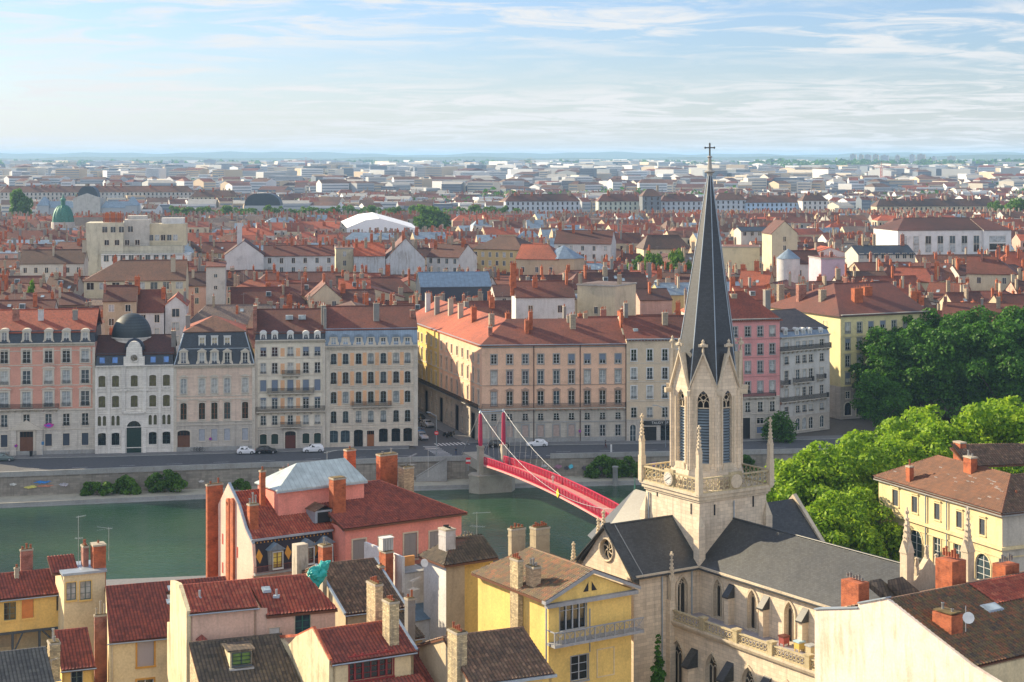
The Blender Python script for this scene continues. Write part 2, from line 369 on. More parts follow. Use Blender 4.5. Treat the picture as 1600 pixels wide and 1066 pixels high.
def ring(mb,w,h,kind,t,y0,y1,m,bottom=False):
    """moulding round an opening: outline offset outwards by t"""
    p=arch_pts(w,h,kind); q=[]
    for x,z in p: q.append((x*(w+2*t)/w, z*(h+t)/h if z>0 else z))
    for (a,b,c,d) in zip(p[:-1],p[1:],q[1:],q[:-1]):
        mb.face([(a[0],y0,a[1]),(b[0],y0,b[1]),(c[0],y0,c[1]),(d[0],y0,d[1])],m)
        mb.face([(d[0],y0,d[1]),(c[0],y0,c[1]),(c[0],y1,c[1]),(d[0],y1,d[1])],m)
        mb.face([(b[0],y0,b[1]),(a[0],y0,a[1]),(a[0],y1,a[1]),(b[0],y1,b[1])],m)
def rail(mb,x0,x1,y,z0,z1,m,step=.14,post=.018,sides=0.):
    mb.box(x0,x1,y-.025,y+.025,z1-.05,z1,m); mb.box(x0,x1,y-.02,y+.02,z0,z0+.04,m)
    n=max(2,int((x1-x0)/step))
    for i in range(n+1):
        x=x0+(x1-x0)*i/n; mb.box(x-post,x+post,y-.015,y+.015,z0+.04,z1-.05,m,False)
    if sides:
        for x in (x0,x1):
            mb.box(x-.02,x+.02,y,y+sides,z1-.05,z1,m); k=max(2,int(sides/step))
            for i in range(1,k): mb.box(x-.015,x+.015,y+sides*i/k-post,y+sides*i/k+post,z0,z1-.05,m,False)
_wc={}
def window_src(w,h,kind='rect',style='case',frame=None,pane=None,sur=.16,surm=None,head=None,railing=None,blind=0.,bars=2,proud=.07,dep=.18,surk=1):
    """returns (window object, pane object, railing object) prototypes built once; placed by put_window"""
    key=(round(w,2),round(h,2),kind,style,frame.name if frame else 0,pane.name if pane else 0,sur,surm.name if surm else 0,head,railing,blind,bars)
    if key in _wc: return _wc[key]
    frame=frame or M_white; surm=surm or M_stone
    mb=MB()
    if sur>0:
        ring(mb,w,h,kind,sur,-proud,0.,surm)
        mb.box(-w/2-sur*1.2,w/2+sur*1.2,-proud-.07,0,-.16,0,surm)
    if head=='flat': mb.box(-w/2-sur*1.6,w/2+sur*1.6,-.22,0,h+sur+.12,h+sur+.26,surm)
    if head=='ped':
        x=w/2+sur*1.7; z=h+sur+.1
        mb.box(-x,x,-.2,0,z,z+.1,surm); mb.ext([(-x,z+.1),(x,z+.1),(0,z+.5)],'y',-.2,0,surm)
    if head=='arc':
        x=w/2+sur*1.5; z=h+sur+.05
        mb.ext([(-x,z),(x,z)]+[(x*math.cos(t),z+.12+.35*math.sin(t)) for t in [math.pi*i/6 for i in range(7)]],'y',-.2,0,surm)
    if style in('case','blind'):
        f=.06; ring(mb,w-2*f,h-f,kind,f,dep-.06,dep,frame)
        if True: mb.box(-w/2,w/2,dep-.06,dep,0,f,frame)
        mb.box(-.045,.045,dep-.07,dep,f,h-(f if kind=='rect' else .1*w),frame)
        for i in range(1,bars+1):
            z=h*i/(bars+1) if bars>1 else h*.68
            mb.box(-w/2+f,w/2-f,dep-.05,dep,z-.022,z+.022,frame)
    if style=='shut':
        mb.box(-w/2+.02,w/2-.02,dep-.1,dep-.05,0,h if kind=='rect' else h-.16*w,frame); mb.box(-.02,.02,dep-.12,dep-.1,0,h*.93,frame)
    if style=='door':
        mb.box(-w/2+.02,w/2-.02,dep-.1,dep-.04,0,h*.72,frame); mb.box(-.03,.03,dep-.14,dep-.1,0,h*.72,frame)
        mb.box(-w/2+.02,w/2-.02,dep-.14,dep-.04,h*.72,h*.76,frame)
        for s in(-1,1):
            for z0,z1 in((.08,.28),(.33,.68)): mb.box(s*w*.25-w*.16,s*w*.25+w*.16,dep-.13,dep-.1,h*z0,h*z1,frame)
        for i in range(-1,2): mb.box(i*w/4-.02,i*w/4+.02,dep-.1,dep-.04,h*.76,h-.05-.1*w*(kind!='rect'),frame)
    if blind: mb.box(-w/2+.03,w/2-.03,dep-.16,dep-.1,h*(1-blind),h-.02,M_blind)
    o=mb.build('door' if style=='door' else 'window'); pn=None; rl=None
    pm=MB(); pts=arch_pts(w,h,kind); pm.face([(x,dep+.01,z) for x,z in pts][::-1],pane or M_gl[0]); pn=pm.build('pane')
    if railing:
        rm=MB(); rail(rm,-w/2-.05,w/2+.05,-.12,.02,railing,M_iron,.16); rl=rm.build('railing')
    COL.objects.unlink(o); COL.objects.unlink(pn)
    if rl: COL.objects.unlink(rl)
    _wc[key]=(o,pn,rl); return _wc[key]
def put_window(parent,src,loc,rz=0.,label=None):
    o=inst(src[0],parent,loc,rz); 
    inst(src[1],o)
    if src[2]: inst(src[2],o)
    if label: o['label']=label
    return o
_cc={}
def chimney_src(w,d,h,kind='brick',pots=3,cap=True):
    key=(round(w,1),round(d,1),round(h,1),kind,pots)
    if key in _cc: return _cc[key]
    m={'brick':M_brick,'red':M_brickr,'stone':M_chst,'render':M_chcr,'grey':M_chgy,'white':plaster('chimney_white',(.55,.55,.56),.3)}[kind]
    mb=MB(); mb.box(-w/2,w/2,-d/2,d/2,-2.,h,m)
    mb.box(-w/2-.06,w/2+.06,-d/2-.06,d/2+.06,h,h+.12,M_chcr if kind!='brick' else M_brick)
    for i in range(pots):
        x=(i-(pots-1)/2)*w/max(pots,1); mb.tube((x,0,h+.12),(x,0,h+.12+.45+.1*((i*7)%3)),.11,.09,6,M_pot)
    o=mb.build('chimney'); COL.objects.unlink(o); _cc[key]=o; return o
def put_chimney(parent,x,y,z,w=1.,d=.6,h=2.,kind='brick',pots=3,rz=0.):
    return inst(chimney_src(w,d,h,kind,pots),parent,(x,y,z),rz)
def slab(mb,pts,m,th=.18,side=None):
    """roof plane with thickness: polygon offset downwards"""
    mb.face(pts,m); n=len(pts); dn=[(p[0],p[1],p[2]-th) for p in pts]
    for i in range(n): mb.face([pts[i],dn[i],dn[(i+1)%n],pts[(i+1)%n]],side or m)
    mb.face(dn[::-1],side or m)
def gable_roof(x0,x1,y0,y1,ze,zr,m,along='x',ov=.4,hip=(0,0),yr=None,xr=None):
    """hip=(left,right) length of the hips at either end of the ridge"""
    mb=MB(); g=ov
    if along=='x':
        yr=(y0+y1)/2 if yr is None else yr
        k0=(zr-ze)/(yr-y0); k1=(zr-ze)/(y1-yr) if y1-yr>.1 else 0
        h0,h1=hip; e0=ze-k0*g; e1=ze-k1*g
        xa=x0-(g if h0 else .12); xb=x1+(g if h1 else .12)
        ra=(x0+h0 if h0 else xa,yr,zr); rb=(x1-h1 if h1 else xb,yr,zr)
        A=(xa,y0-g,e0);B=(xb,y0-g,e0);C=(xb,y1+g,e1);D=(xa,y1+g,e1)
        slab(mb,[A,B,rb,ra],m); 
        if y1-yr>.1: slab(mb,[C,D,ra,rb],m)
        if h0: slab(mb,[D,A,ra],m)
        if h1: slab(mb,[B,C,rb],m)
        mb.tube(ra,rb,.11,.11,6,m)
    else:
        xr=(x0+x1)/2 if xr is None else xr
        k0=(zr-ze)/(xr-x0); h0,h1=hip
        ya=y0-(g if h0 else .12); yb=y1+(g if h1 else .12); k1=(zr-ze)/(x1-xr) if x1-xr>.1 else 0
        ra=(xr,y0+h0 if h0 else ya,zr); rb=(xr,y1-h1 if h1 else yb,zr)
        e0=ze-k0*g; e1=ze-k1*g
        A=(x0-g,ya,e0);B=(x1+g,ya,e1);C=(x1+g,yb,e1);D=(x0-g,yb,e0)
        slab(mb,[D,A,ra,rb],m); slab(mb,[B,C,rb,ra],m)
        if h0: slab(mb,[A,B,ra],m)
        if h1: slab(mb,[C,D,rb],m)
        mb.tube(ra,rb,.11,.11,6,m)
    return mb
# ---------------------------------------------------------------- ground, river, quay
M_asph=plain('asphalt',(.075,.08,.092),.85,0,.2); M_pave=plain('paving',(.16,.16,.165),.85,0,.15); M_mark=plain('road_paint',(.62,.62,.62),.7,0,.1)
M_earth=plain('city_ground',(.10,.09,.08),.9,0,.2)
M_quay=ashlar('quay_wall_stone',(.27,.245,.21),1.2,.42,.6,.7,.2); M_path=plaster('quay_path',(.42,.39,.31),.4,(.2,.18,.13))
def waterm():
    m,nt,p=newmat('river_water')
    v=uvn(nt,(1,1,1),obj=True)
    n1=noisen(nt,v,.02,3); n2=noisen(nt,uvn(nt,(.55,1.3,1),obj=True),1.1,4,.6,.4); n3=noisen(nt,uvn(nt,(.4,1.,1),obj=True),.16,3,.5)
    nt.links.new(ramp(nt,n1,[(.38,(.006,.034,.024)),(.62,(.03,.075,.036))]),p.inputs['Base Color'])
    p.inputs['Roughness'].default_value=.05; p.inputs['Specular IOR Level'].default_value=.5; p.inputs['IOR'].default_value=1.26
    h=mth('ADD',n2,mth('MULTIPLY',n3,1.6,nt_=nt),nt_=nt); bump(nt,p,h,.45,.25)
    return m
M_water=waterm()
PX=[-700,0,340,640,860,1000,1400,2600]
PY=[None]*8
def interp(u,xs,ys):
    return float(np.interp(u,xs,ys))
wall_u=[0,340,640,860,1000]; wall_Y=[323.4,331.9,339.6,343.5,345.6]
def extend(us,Ys,u):
    """follow the world line through the pixel columns"""
    X=[(a-CX)/F*b for a,b in zip(us,Ys)]
    if u<us[0]: i=0
    elif u>us[-1]: i=len(us)-2
    else: i=max(k for k in range(len(us)-1) if us[k]<=u) if u<us[-1] else len(us)-2
    s=(Ys[i+1]-Ys[i])/(X[i+1]-X[i]); k=(u-CX)/F; Y=(Ys[i]-s*X[i])/(1-s*k)
    return Vector((k*Y,Y,0))
def lineW(u): return extend(wall_u,wall_Y,u)
path_u=[0,325,620,1000]; path_Y=[317.,325.8,333.2,339.6]
def lineP(u): return extend(path_u,path_Y,u)
fac_u=[0,149,270,398,508,652,753,978,1142]; fac_Y=[60*F/(v-HY) for v in (713,710,707,703,700,697,693,690,686)]
def lineF(u): return extend(fac_u,fac_Y,u)
US=[-620,-300,0,170,340,490,640,750,860,1000,1200,1500,2000,3000]
# ground of the peninsula, reaching the horizon, with its river edge on the quay wall
mb=MB(); fw=[lineW(u) for u in US]; M_city=M_earth
for a,b in zip(fw[:-1],fw[1:]): mb.face([(a.x,a.y,-.15),(b.x,b.y,-.15),(b.x,2500,-.15),(a.x,2500,-.15)],M_city)
a,b=fw[0],fw[-1]
mb.face([(-16000,a.y,-.15),(a.x,a.y,-.15),(a.x,2500,-.15),(-16000,2500,-.15)],M_city); mb.face([(b.x,b.y,-.15),(16000,b.y,-.15),(16000,2500,-.15),(b.x,2500,-.15)],M_city)
mb.face([(-16000,2500,-.15),(16000,2500,-.15),(16000,40000,-.15),(-16000,40000,-.15)],M_city)
struct(mb.build('ground'))
mb=MB()
rd=[lineW(u)+Vector((.9,.9,0))*0+Vector((0,.45,0)) for u in US]; kb=[lineF(u)+Vector((0,-3.4,0)) for u in US]
for i in range(len(US)-1): mb.face([tuple(rd[i]),tuple(rd[i+1]),tuple(kb[i+1]),tuple(kb[i])],M_asph)
struct(mb.build('road'))
mb=MB()
fb=[lineF(u)+Vector((0,.6,0)) for u in US]
for i in range(len(US)-1):
    a,b,c,d=kb[i],kb[i+1],fb[i+1],fb[i]
    if US[i]>=640 and US[i+1]<=752: continue
    mb.face([(p.x,p.y,.13) for p in (a,b,c,d)],M_pave); mb.face([(a.x,a.y,0),(b.x,b.y,0),(b.x,b.y,.13),(a.x,a.y,.13)],M_greyst)
struct(mb.build('pavement'))
# side street running away between the corner blocks
mb=MB()
a=lineF(653); b=lineF(752); d=Vector((-.317,.948,0))
mb.face([(a.x,a.y-3.6,.004),(b.x,b.y-3.6,.004),tuple(b+d*150+Vector((0,0,.004))),tuple(a+d*150+Vector((0,0,.004)))],M_asph)
struct(mb.build('side_street'))
mb=MB()
q=Vector((-.948,-.317,0))
b2=b+q*3.2; mb.face([(b.x,b.y,.13),tuple(b+d*120+Vector((0,0,.13))),tuple(b2+d*120+Vector((0,0,.13))),(b2.x,b2.y,.13)],M_pave)
mb.face([(b2.x,b2.y,0),(b2.x,b2.y,.13),tuple(b2+d*120+Vector((0,0,.13))),tuple(b2+d*120)],M_greyst)
struct(mb.build('side_pavement'))
# markings
mb=MB()
def dashes(fn,u0,u1,pitch,ln,wd,z=.008):
    p=fn(u0); e=fn(u1); t=0
    pts=[fn(u) for u in range(u0,u1+1,20)]; acc=0
    for s,e in zip(pts[:-1],pts[1:]):
        dv=(e-s); l=dv.length; dv.normalize(); n=Vector((-dv.y,dv.x,0)); 
        while acc<l:
            a=s+dv*acc; b=a+dv*ln
            mb.face([tuple(a+n*-wd+Vector((0,0,z))),tuple(b+n*-wd+Vector((0,0,z))),tuple(b+n*wd+Vector((0,0,z))),tuple(a+n*wd+Vector((0,0,z)))],M_mark); acc+=pitch
        acc-=l
dashes(lambda u:lineW(u)+Vector((0,3.6,0)),-60,640,2.3,1.25,.11); dashes(lambda u:lineW(u)+Vector((0,3.6,0)),800,1300,2.3,1.25,.11)
dashes(lambda u:lineW(u)+Vector((0,7.6,0)),-60,640,9.,3.,.06); dashes(lambda u:lineW(u)+Vector((0,7.6,0)),800,1300,9.,3.,.06)
for k in range(7):   # zebra crossing over the quay road
    p=G(668+k*7,713.5-k*0,0); 
for k in range(9):
    p=G(661,698+k*1.9); q2=G(684+k*1.6,698+k*1.9)
    mb.face([(p.x+k*.35,p.y-.22,.009),(q2.x+k*.2,q2.y-.22,.009),(q2.x+k*.2,q2.y+.22,.009),(p.x+k*.35,p.y+.22,.009)],M_mark)
for k in range(9):   # zebra crossing at the mouth of the side street
    p=G(684+k*6,697-k*.3)
    mb.face([(p.x,p.y,.012),(p.x+.38,p.y,.012),(p.x+.38-1.,p.y+3.,.012),(p.x-1.,p.y+3.,.012)],M_mark)
struct(mb.build('road_marking'))
# quay wall with parapet, foot path, bed
mb=MB()
for i in range(len(US)-1):
    a,b=lineW(US[i]),lineW(US[i+1]); 
    mb.face([(a.x,a.y,-3.6),(b.x,b.y,-3.6),(b.x,b.y+.1,0),(a.x,a.y+.1,0)],M_quay)
    if not(US[i]==750): 
        mb.faces([(a.x,a.y+.02,0),(b.x,b.y+.02,0),(b.x,b.y+.02,.95),(a.x,a.y+.02,.95),(a.x,a.y+.5,0),(b.x,b.y+.5,0),(b.x,b.y+.5,.95),(a.x,a.y+.5,.95)],[(0,1,2,3),(5,4,7,6),(3,2,6,7)],M_greyst)
tag(mb.build('quay_wall'),'long stained stone embankment wall with parapet below the quay road','wall')
mb=MB()
for i in range(len(US)-1):
    a,b,c,d=lineP(US[i]),lineP(US[i+1]),lineW(US[i+1]),lineW(US[i])
    mb.face([(a.x,a.y,-3.6),(b.x,b.y,-3.6),(c.x,c.y+.3,-3.6),(d.x,d.y+.3,-3.6)],M_path)
    mb.face([(a.x,a.y,-7),(b.x,b.y,-7),(b.x,b.y,-3.6),(a.x,a.y,-3.6)],M_greyst)
    mb.face([(a.x,a.y-.7,-4.25),(b.x,b.y-.7,-4.25),(b.x,b.y,-4.25),(a.x,a.y,-4.25)],M_greyst)
    mb.face([(a.x,a.y-.7,-7),(b.x,b.y-.7,-7),(b.x,b.y-.7,-4.25),(a.x,a.y-.7,-4.25)],M_greyst)
struct(mb.build('riverside_path'))
mb=MB(); mb.face([(-900,100,-4.4),(900,100,-4.4),(900,420,-4.4),(-900,420,-4.4)],M_water)
struct(mb.build('river'))
# near bank ground under the foreground houses
mb=MB()
nb=[(-500,215),(-110,236),(-30,250),(60,262),(160,280),(600,330)]
pts=[(x,y,0) for x,y in nb]
mb.face(pts+[(600,-200,0),(-500,-200,0)],M_pave)
for a,b in zip(nb[:-1],nb[1:]): mb.face([(b[0],b[1],0),(a[0],a[1],0),(a[0],a[1],-8),(b[0],b[1],-8)],M_quay)
struct(mb.build('near_bank_ground'))
# ---------------------------------------------------------------- quay houses
def fY(v,z=0.): return (H-z)*F/(v-HY)
class Bld:
    def __init__(s,name,label,u0,v0,deg,cat='building',group=None,Y=None):
        s.fr=Fr(u0,Y or fY(v0),deg); s.e=empty(name,s.fr,label=label,cat=cat,group=group); s.ops=[]; s.wins=[]
    def row(s,us,vt,vb,wpx,kind='rect',uref=None,sill=None,**k):
        fr=s.fr; uref=us[len(us)//2] if uref is None else uref
        zb=fr.zu(uref,vb); zt=fr.zu(uref,vt)
        Yp=fr.O.y; w=round(wpx*Yp/F/max(.5,math.cos(R(fr.deg))),2)
        s.rowz(us,zb,zt-zb,w,kind,**k)
    def rowz(s,us,zb,h,w,kind='rect',rnd=None,labels=None,**k):
        for i,u in enumerate(us):
            a=s.fr.a(u); kk=dict(k)
            if rnd=='mix':
                r=random.random(); kk['pane']=M_gl[0 if r<.45 else 1 if r<.7 else 2 if r<.88 else 3]
            elif rnd=='light': r=random.random(); kk['pane']=M_gl[2 if r<.5 else 3 if r<.75 else 1]
            elif rnd=='blue': kk['pane']=M_gl[1]; 
            if kk.get('blind')=='r': kk['blind']=random.choice([0,0,.5,.35])
            h=round(h,2)
            s.ops.append((round(a,3),round(zb,3),w,h,kind)); s.wins.append((a,zb,w,h,kind,kk,(labels or {}).get(i)))
    def place(s):
        for a,zb,w,h,kind,kk,lb in s.wins: put_window(s.e,window_src(w,h,kind,**kk),(a,0,zb),0,lb)
    def wall(s,uL,uR,ze,depth,mat,bands=None,sidem=None,rev=.32,z0=0.,extra=None,openleft=False):
        fr=s.fr; s.x0=fr.a(uL) if uL is not None else 0; s.x1=fr.a(uR); s.ze=ze; s.D=depth
        mb=MB(); cut_wall(mb,s.x0,s.x1,z0,ze,s.ops,mat,0,rev,None,bands)
        sm=sidem or mat
        for x in (s.x0,s.x1): mb.face([(x,0,z0),(x,depth,z0),(x,depth,ze),(x,0,ze)],sm)
        mb.face([(s.x0,depth,z0),(s.x1,depth,z0),(s.x1,depth,ze),(s.x0,depth,ze)],sm)
        mb.face([(s.x0,0,ze),(s.x1,0,ze),(s.x1,depth,ze),(s.x0,depth,ze)],sm)
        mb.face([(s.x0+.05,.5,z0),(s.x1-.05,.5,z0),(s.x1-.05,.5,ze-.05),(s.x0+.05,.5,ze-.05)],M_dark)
        s.mw=mb
        if extra: extra(mb)
        o=mb.build('wall',s.e); s.place(); return o
    def band(s,mb,z,h=.25,pr=.12,m=None,x0=None,x1=None):
        mb.box((s.x0 if x0 is None else x0)-.0,(s.x1 if x1 is None else x1)+.0,-pr,0,z,z+h,m or M_stone)
    def cornice(s,z,pr=.5,h=.55,m=None,modil=.0,x0=None,x1=None):
        mb=MB(); m=m or M_stone; x0=s.x0 if x0 is None else x0; x1=s.x1 if x1 is None else x1
        mb.ext([(0,z-h),(-.12,z-h),(-.18,z-h*.55),(-pr*.85,z-h*.4),(-pr,z-.12),(-pr,z),(0,z)],'x',x0,x1,m)
        if modil:
            x=x0+.2
            while x<x1: mb.box(x,x+.16,-pr*.75,-.1,z-h*.8,z-h*.42,m,True); x+=modil
        mb.build('cornice',s.e)
    def balcony(s,uL,uR,v,dep=.8,h=1.05,m=None,corb=True,plants=False,sides=None):
        fr=s.fr; a0=fr.a(uL,-dep); a1=fr.a(uR,-dep); z=fr.z(v,(a0+a1)/2,-dep)
        mb=MB(); mb.box(a0,a1,-dep,0,z-.16,z,M_stone)
        x=a0+.3
        while corb and x<a1-.2: mb.ext([(0,z-.75),(-.16,z-.7),(-dep*.85,z-.3),(-dep*.85,z-.16),(0,z-.16)],'x',x,x+.2,M_stone); x+=1.35
        o=mb.build('balcony',s.e)
        rm=MB(); rail(rm,a0+.03,a1-.03,-dep+.05,z,z+h,m or M_iron,.11,.02,dep-.05); rm.build('railing',o)
        return o,a0,a1,z
    def mansard(s,z1,z2,inset,m,x0=None,x1=None,ins=.15,dep=None):
        x0=s.x0 if x0 is None else x0; x1=s.x1 if x1 is None else x1; D=s.D if dep is None else dep
        mb=MB(); b=[(x0,.05,z1),(x1,.05,z1),(x1,D,z1),(x0,D,z1)]; t=[(x0+ins,.05+inset,z2),(x1-ins,.05+inset,z2),(x1-ins,D-inset,z2),(x0+ins,D-inset,z2)]
        mb.faces(b+t,[(0,1,5,4),(1,2,6,5),(2,3,7,6),(3,0,4,7),(4,5,6,7)],m)
        return mb.build('mansard_roof',s.e)
    def dormer(s,u,vt,vb,wpx,style='round',m=None,y0=.0,dep=1.8,pane=None,kind='seg',sur=.2,roofm=None,zoff=None,a=None):
        fr=s.fr; a=fr.a(u) if a is None else a; Yp=fr.O.y; w=round(wpx*Yp/F,2); zb=fr.z(vb,a,y0); h=round(fr.z(vt,a,y0)-zb,2); m=m or M_stone
        d=empty('dormer',Vector((a,y0,zb))); d.parent=s.e
        mb=MB(); W_=w/2+sur+.12; T=h+.22
        cut_wall(mb,-W_,W_,-.1,T,[(0,0,w,h,kind)],m,0,.2)
        mb.face([(-W_,0,-.1),(-W_,dep,-.1),(-W_,dep,T),(-W_,0,T)],m); mb.face([(W_,0,-.1),(W_,dep,-.1),(W_,dep,T),(W_,0,T)],m)
        if style=='round':
            pts=[(W_*1.12*math.cos(t),T-.02+.55*math.sin(t)) for t in [math.pi*i/8 for i in range(9)]]
            mb.ext(pts,'y',-.15,dep,roofm or m)
        elif style=='ped': mb.ext([(-W_*1.15,T),(W_*1.15,T),(0,T+.6)],'y',-.18,dep,roofm or m)
        else: mb.box(-W_*1.1,W_*1.1,-.15,dep,T,T+.15,roofm or m)
        if style in('round','ped') and sur>.15:
            for sx in(-1,1): mb.ext([(sx*W_,-.1),(sx*(W_+.35),-.1),(sx*(W_+.3),.25),(sx*(W_+.08),.7),(sx*W_,T-.2)],'y',-.05,.15,m)
        mb.build('dormer_body',d)
        src=window_src(w,h,kind,sur=0,pane=pane or random.choice(M_gl),dep=.14); put_window(d,src,(0,0,0))
        return d
    def roof(s,mb,name='roof'): return mb.build(name,s.e)
def railz(r): return r
# B1 pink house at the left edge
PK=plaster('wall_salmon',(.66,.33,.25),.15); STW=ashlar('wall_pale_stone',(.58,.54,.48),1.4,.42,.5,.3,.08)
b=Bld('apartment_house','salmon pink house at the left edge of the quay with a blue slate attic','0' and 0,713,9.,group='houses along the far quay')
C1=[-58,-28,6.5,41.4,75.8,103.5,133]
D=dict(surm=M_stone)
b.row([u for u in C1 if u!=41.4],678,697,10,style='shut',frame=M_shutd,sur=.14,uref=75); b.row([41.4],674.5,711.8,20,style='door',frame=M_wood,sur=.45,pane=M_dark)
b.row(C1,647,666,10,rnd='mix',sur=.15,railing=.45,uref=75)
b.row(C1,612,635.5,13,rnd='light',sur=.34,head='ped',railing=.7,uref=75); b.row(C1,579,600,12,rnd='light',sur=.34,head='arc',railing=.6,uref=75)
b.row(C1,546.5,567,11.5,rnd='mix',sur=.34,railing=.6,uref=75)
zb=b.fr.zu(75,641); ze=b.fr.zu(75,539)
b.wall(-90,148.5,ze,17,PK,[(zb,STW)])
mb=MB(); b.band(mb,zb-.1,.35,.2); b.band(mb,b.fr.zu(75,603),.16,.08); b.band(mb,b.fr.zu(75,571),.16,.08); b.band(mb,b.fr.zu(75,672),.18,.1)
b.band(mb,0,.9,.1,M_greyst); b.band(mb,ze-1.25,.15,.1)
for u in (-90,148.5):
    a=b.fr.a(u); mb.box(a-.02 if u<0 else a-.5,a+.5 if u<0 else a+.02,-.12,0,zb,ze-.6,M_stone)
a=b.fr.a(41.4); z=b.fr.zu(41,672); mb.ext([(a-3.3,z),(a+3.3,z),(a,z+2.0)],'y',-.45,0,M_stone); mb.box(a-3.2,a-2.,-.35,0,0,z,STW); mb.box(a+2.,a+3.2,-.35,0,0,z,STW)
mb.build('trim',b.e)
b.cornice(ze+.4,.6,.7,modil=.8); b.balcony(-90,91,640.5,.9,1.)
b.mansard(ze+.4,b.fr.zu(75,517),.7,M_slate)
for u in C1: b.dormer(u,519.5,536,8,'round',y0=.15,pane=M_gl[3] if u>70 else M_shut,kind='seg')
zm=b.fr.zu(75,517); mb=gable_roof(b.x0,b.x1,.9,17,zm-.1,zm+3.6,RT['red'],ov=.5); b.roof(mb)
for u,h,w_,k in ((25,2.3,1.3,'red'),(64,2.1,1.1,'white'),(117.5,1.9,1.0,'grey')): put_chimney(b.e,b.fr.a(u,5),5,zm+1.7,w_,.7,h,k,2)
# B2 white stone house with domes
WS=ashlar('wall_white_stone',(.74,.71,.66),1.3,.4,.6,.25,.06); BG=(0,)
b=Bld('domed_mansion','white carved stone mansion with oculus gable, small blue dome and a big dark dome behind',149.3,710,8.8,group='houses along the far quay')
C2=[159.3,180.5,209.7,238.6,260]; Cs=[159.3,180.5,238.6,260]
bh=plain('bronze_frame',(.09,.08,.05),.5)
b.row(C2,586.5,604,10.5,'seg',pane=glass('glass_olive',(.10,.10,.045),.15),frame=bh,sur=.2,surm=WS,uref=209); b.row(C2,618,636,10.5,'seg',pane=glass('glass_olive',(.1,.1,.04)),frame=bh,sur=.2,surm=WS,uref=209)
b.row([u+s for u in Cs for s in(-3.9,3.9)],649,664.5,5,'round',pane=glass('glass_olive',(.1,.1,.04)),frame=bh,sur=.12,surm=WS,bars=1,uref=209)
b.row(Cs,675.6,695,12,'seg',pane=M_gl[0],frame=plain('green_frame',(.012,.04,.035),.5),sur=.2,surm=WS,uref=209)
b.row([209.3],657.7,707.8,22.5,'round',style='door',frame=plain('dark_green_door',(.008,.035,.03),.35),pane=M_gl[0],sur=.5,surm=WS,uref=209)
ze=b.fr.zu(209,573)
b.wall(None,271,ze,17,WS)
mb=MB()
for v in (576,606,610,638,646,668,700): b.band(mb,b.fr.zu(209,v),.16,.13,WS)
for u in C2:
    for v in (610,641):
        a=b.fr.a(u); z=b.fr.zu(209,v-1)-.2
        for i in range(5): mb.box(a-.66+i*.29,a-.52+i*.29,-.16,-.02,z,z+.42,WS)
        mb.box(a-.8,a+.8,-.2,0,z+.42,z+.52,WS); mb.box(a-.8,a+.8,-.2,0,z-.1,z,WS)
for u in (193,226):
    a=b.fr.a(u)
    for z0,z1 in ((0,b.fr.zu(209,670)),(b.fr.zu(209,644),b.fr.zu(209,610)),(b.fr.zu(209,606),ze)): mb.box(a-.35,a+.35,-.3,0,z0,z1,WS)
    mb.ext([(a-.8,b.fr.zu(209,611)),(a+.8,b.fr.zu(209,611)),(a,b.fr.zu(209,605))],'y',-.35,0,WS)
for u in (150.5,170,249.5,269.5):
    a=b.fr.a(u); mb.box(a-.25,a+.25,-.16,0,0,ze,WS)
a0,a1=b.fr.a(193),b.fr.a(226); mb.box(a0,a1,-.42,0,b.fr.zu(209,646),b.fr.zu(209,643),WS)
mb.build('trim',b.e); b.cornice(ze+.3,.55,.6,WS,.7)
zt=b.fr.zu(209,552.5); b.mansard(ze+.3,zt,.9,M_slate,dep=17)
for u in (159.5,179.5,239,259.5):
    a=b.fr.a(u); mb=MB(); z0,z1=b.fr.zu(209,568.5),b.fr.zu(209,558.5)
    mb.face([(a-.5,.18,z0),(a+.5,.18,z0),(a+.5,.52,z1),(a-.5,.52,z1)],M_glb); mb.build('skylight',b.e)
mb=gable_roof(b.x0,b.x1,1.,16,zt-.05,zt+2.9,RT['maroon'],ov=.35); b.roof(mb)
# central gable with oculus
a=b.fr.a(209.6); mb=MB(); z0=ze+.3; W_=b.fr.a(226)-a; zc=b.fr.zu(209,559.5)
mb.box(a-W_,a+W_,-.25,.9,z0,z0+1.7,WS); pts=[(a-W_*.78,z0+1.7),(a-W_*.72,z0+3.6)]+[(a+W_*.62*math.cos(t),z0+3.6+W_*.6*math.sin(t)) for t in [math.pi*(1-i/8) for i in range(9)]]+[(a+W_*.72,z0+3.6),(a+W_*.78,z0+1.7)]
mb.ext(pts[::-1],'y',-.22,.9,WS)
o=mb.build('gable',b.e); mb=MB()
for r0,r1,y,m in ((.8,.95,-.3,WS),(.55,.7,-.34,plain('bronze_ring',(.16,.12,.05),.5))):
    mb.lathe((0,0,0),[(r0,0),(r1,0),(r1,.12),(r0,.12)],20,m)
mb.lathe((0,0,0),[(.55,.02),(.5,.03)],20,plain('oculus_glass',(.05,.05,.02),.3)); mb.lathe((0,0,0),[(.22,.0),(.2,.1)],12,M_dark)
oc=mb.build('oculus',b.e,(a,-.22,zc)); oc.rotation_euler=(R(90),0,0)
DOME=slate('dome_slate',(.035,.05,.062),.62,.5,.35)
mb=MB(); mb.lathe((0,0,0),[(2.05*math.cos(t),2.3*math.sin(t)) for t in [i*math.pi/2/8 for i in range(8)]]+[(.02,2.35)],20,M_slate); mb.build('small_dome',b.e,(a,2.2,b.fr.zu(209,548)))
zd=b.fr.z(526.5,b.fr.a(206,9),9); a=b.fr.a(206,9); mb=MB(); r=30.5*360/F
mb.lathe((0,0,0),[(r*1.0,-2.2),(r*1.0,-.1),(r*1.05,-.1),(r*1.05,.15),(r,.15)],32,WS,False); 
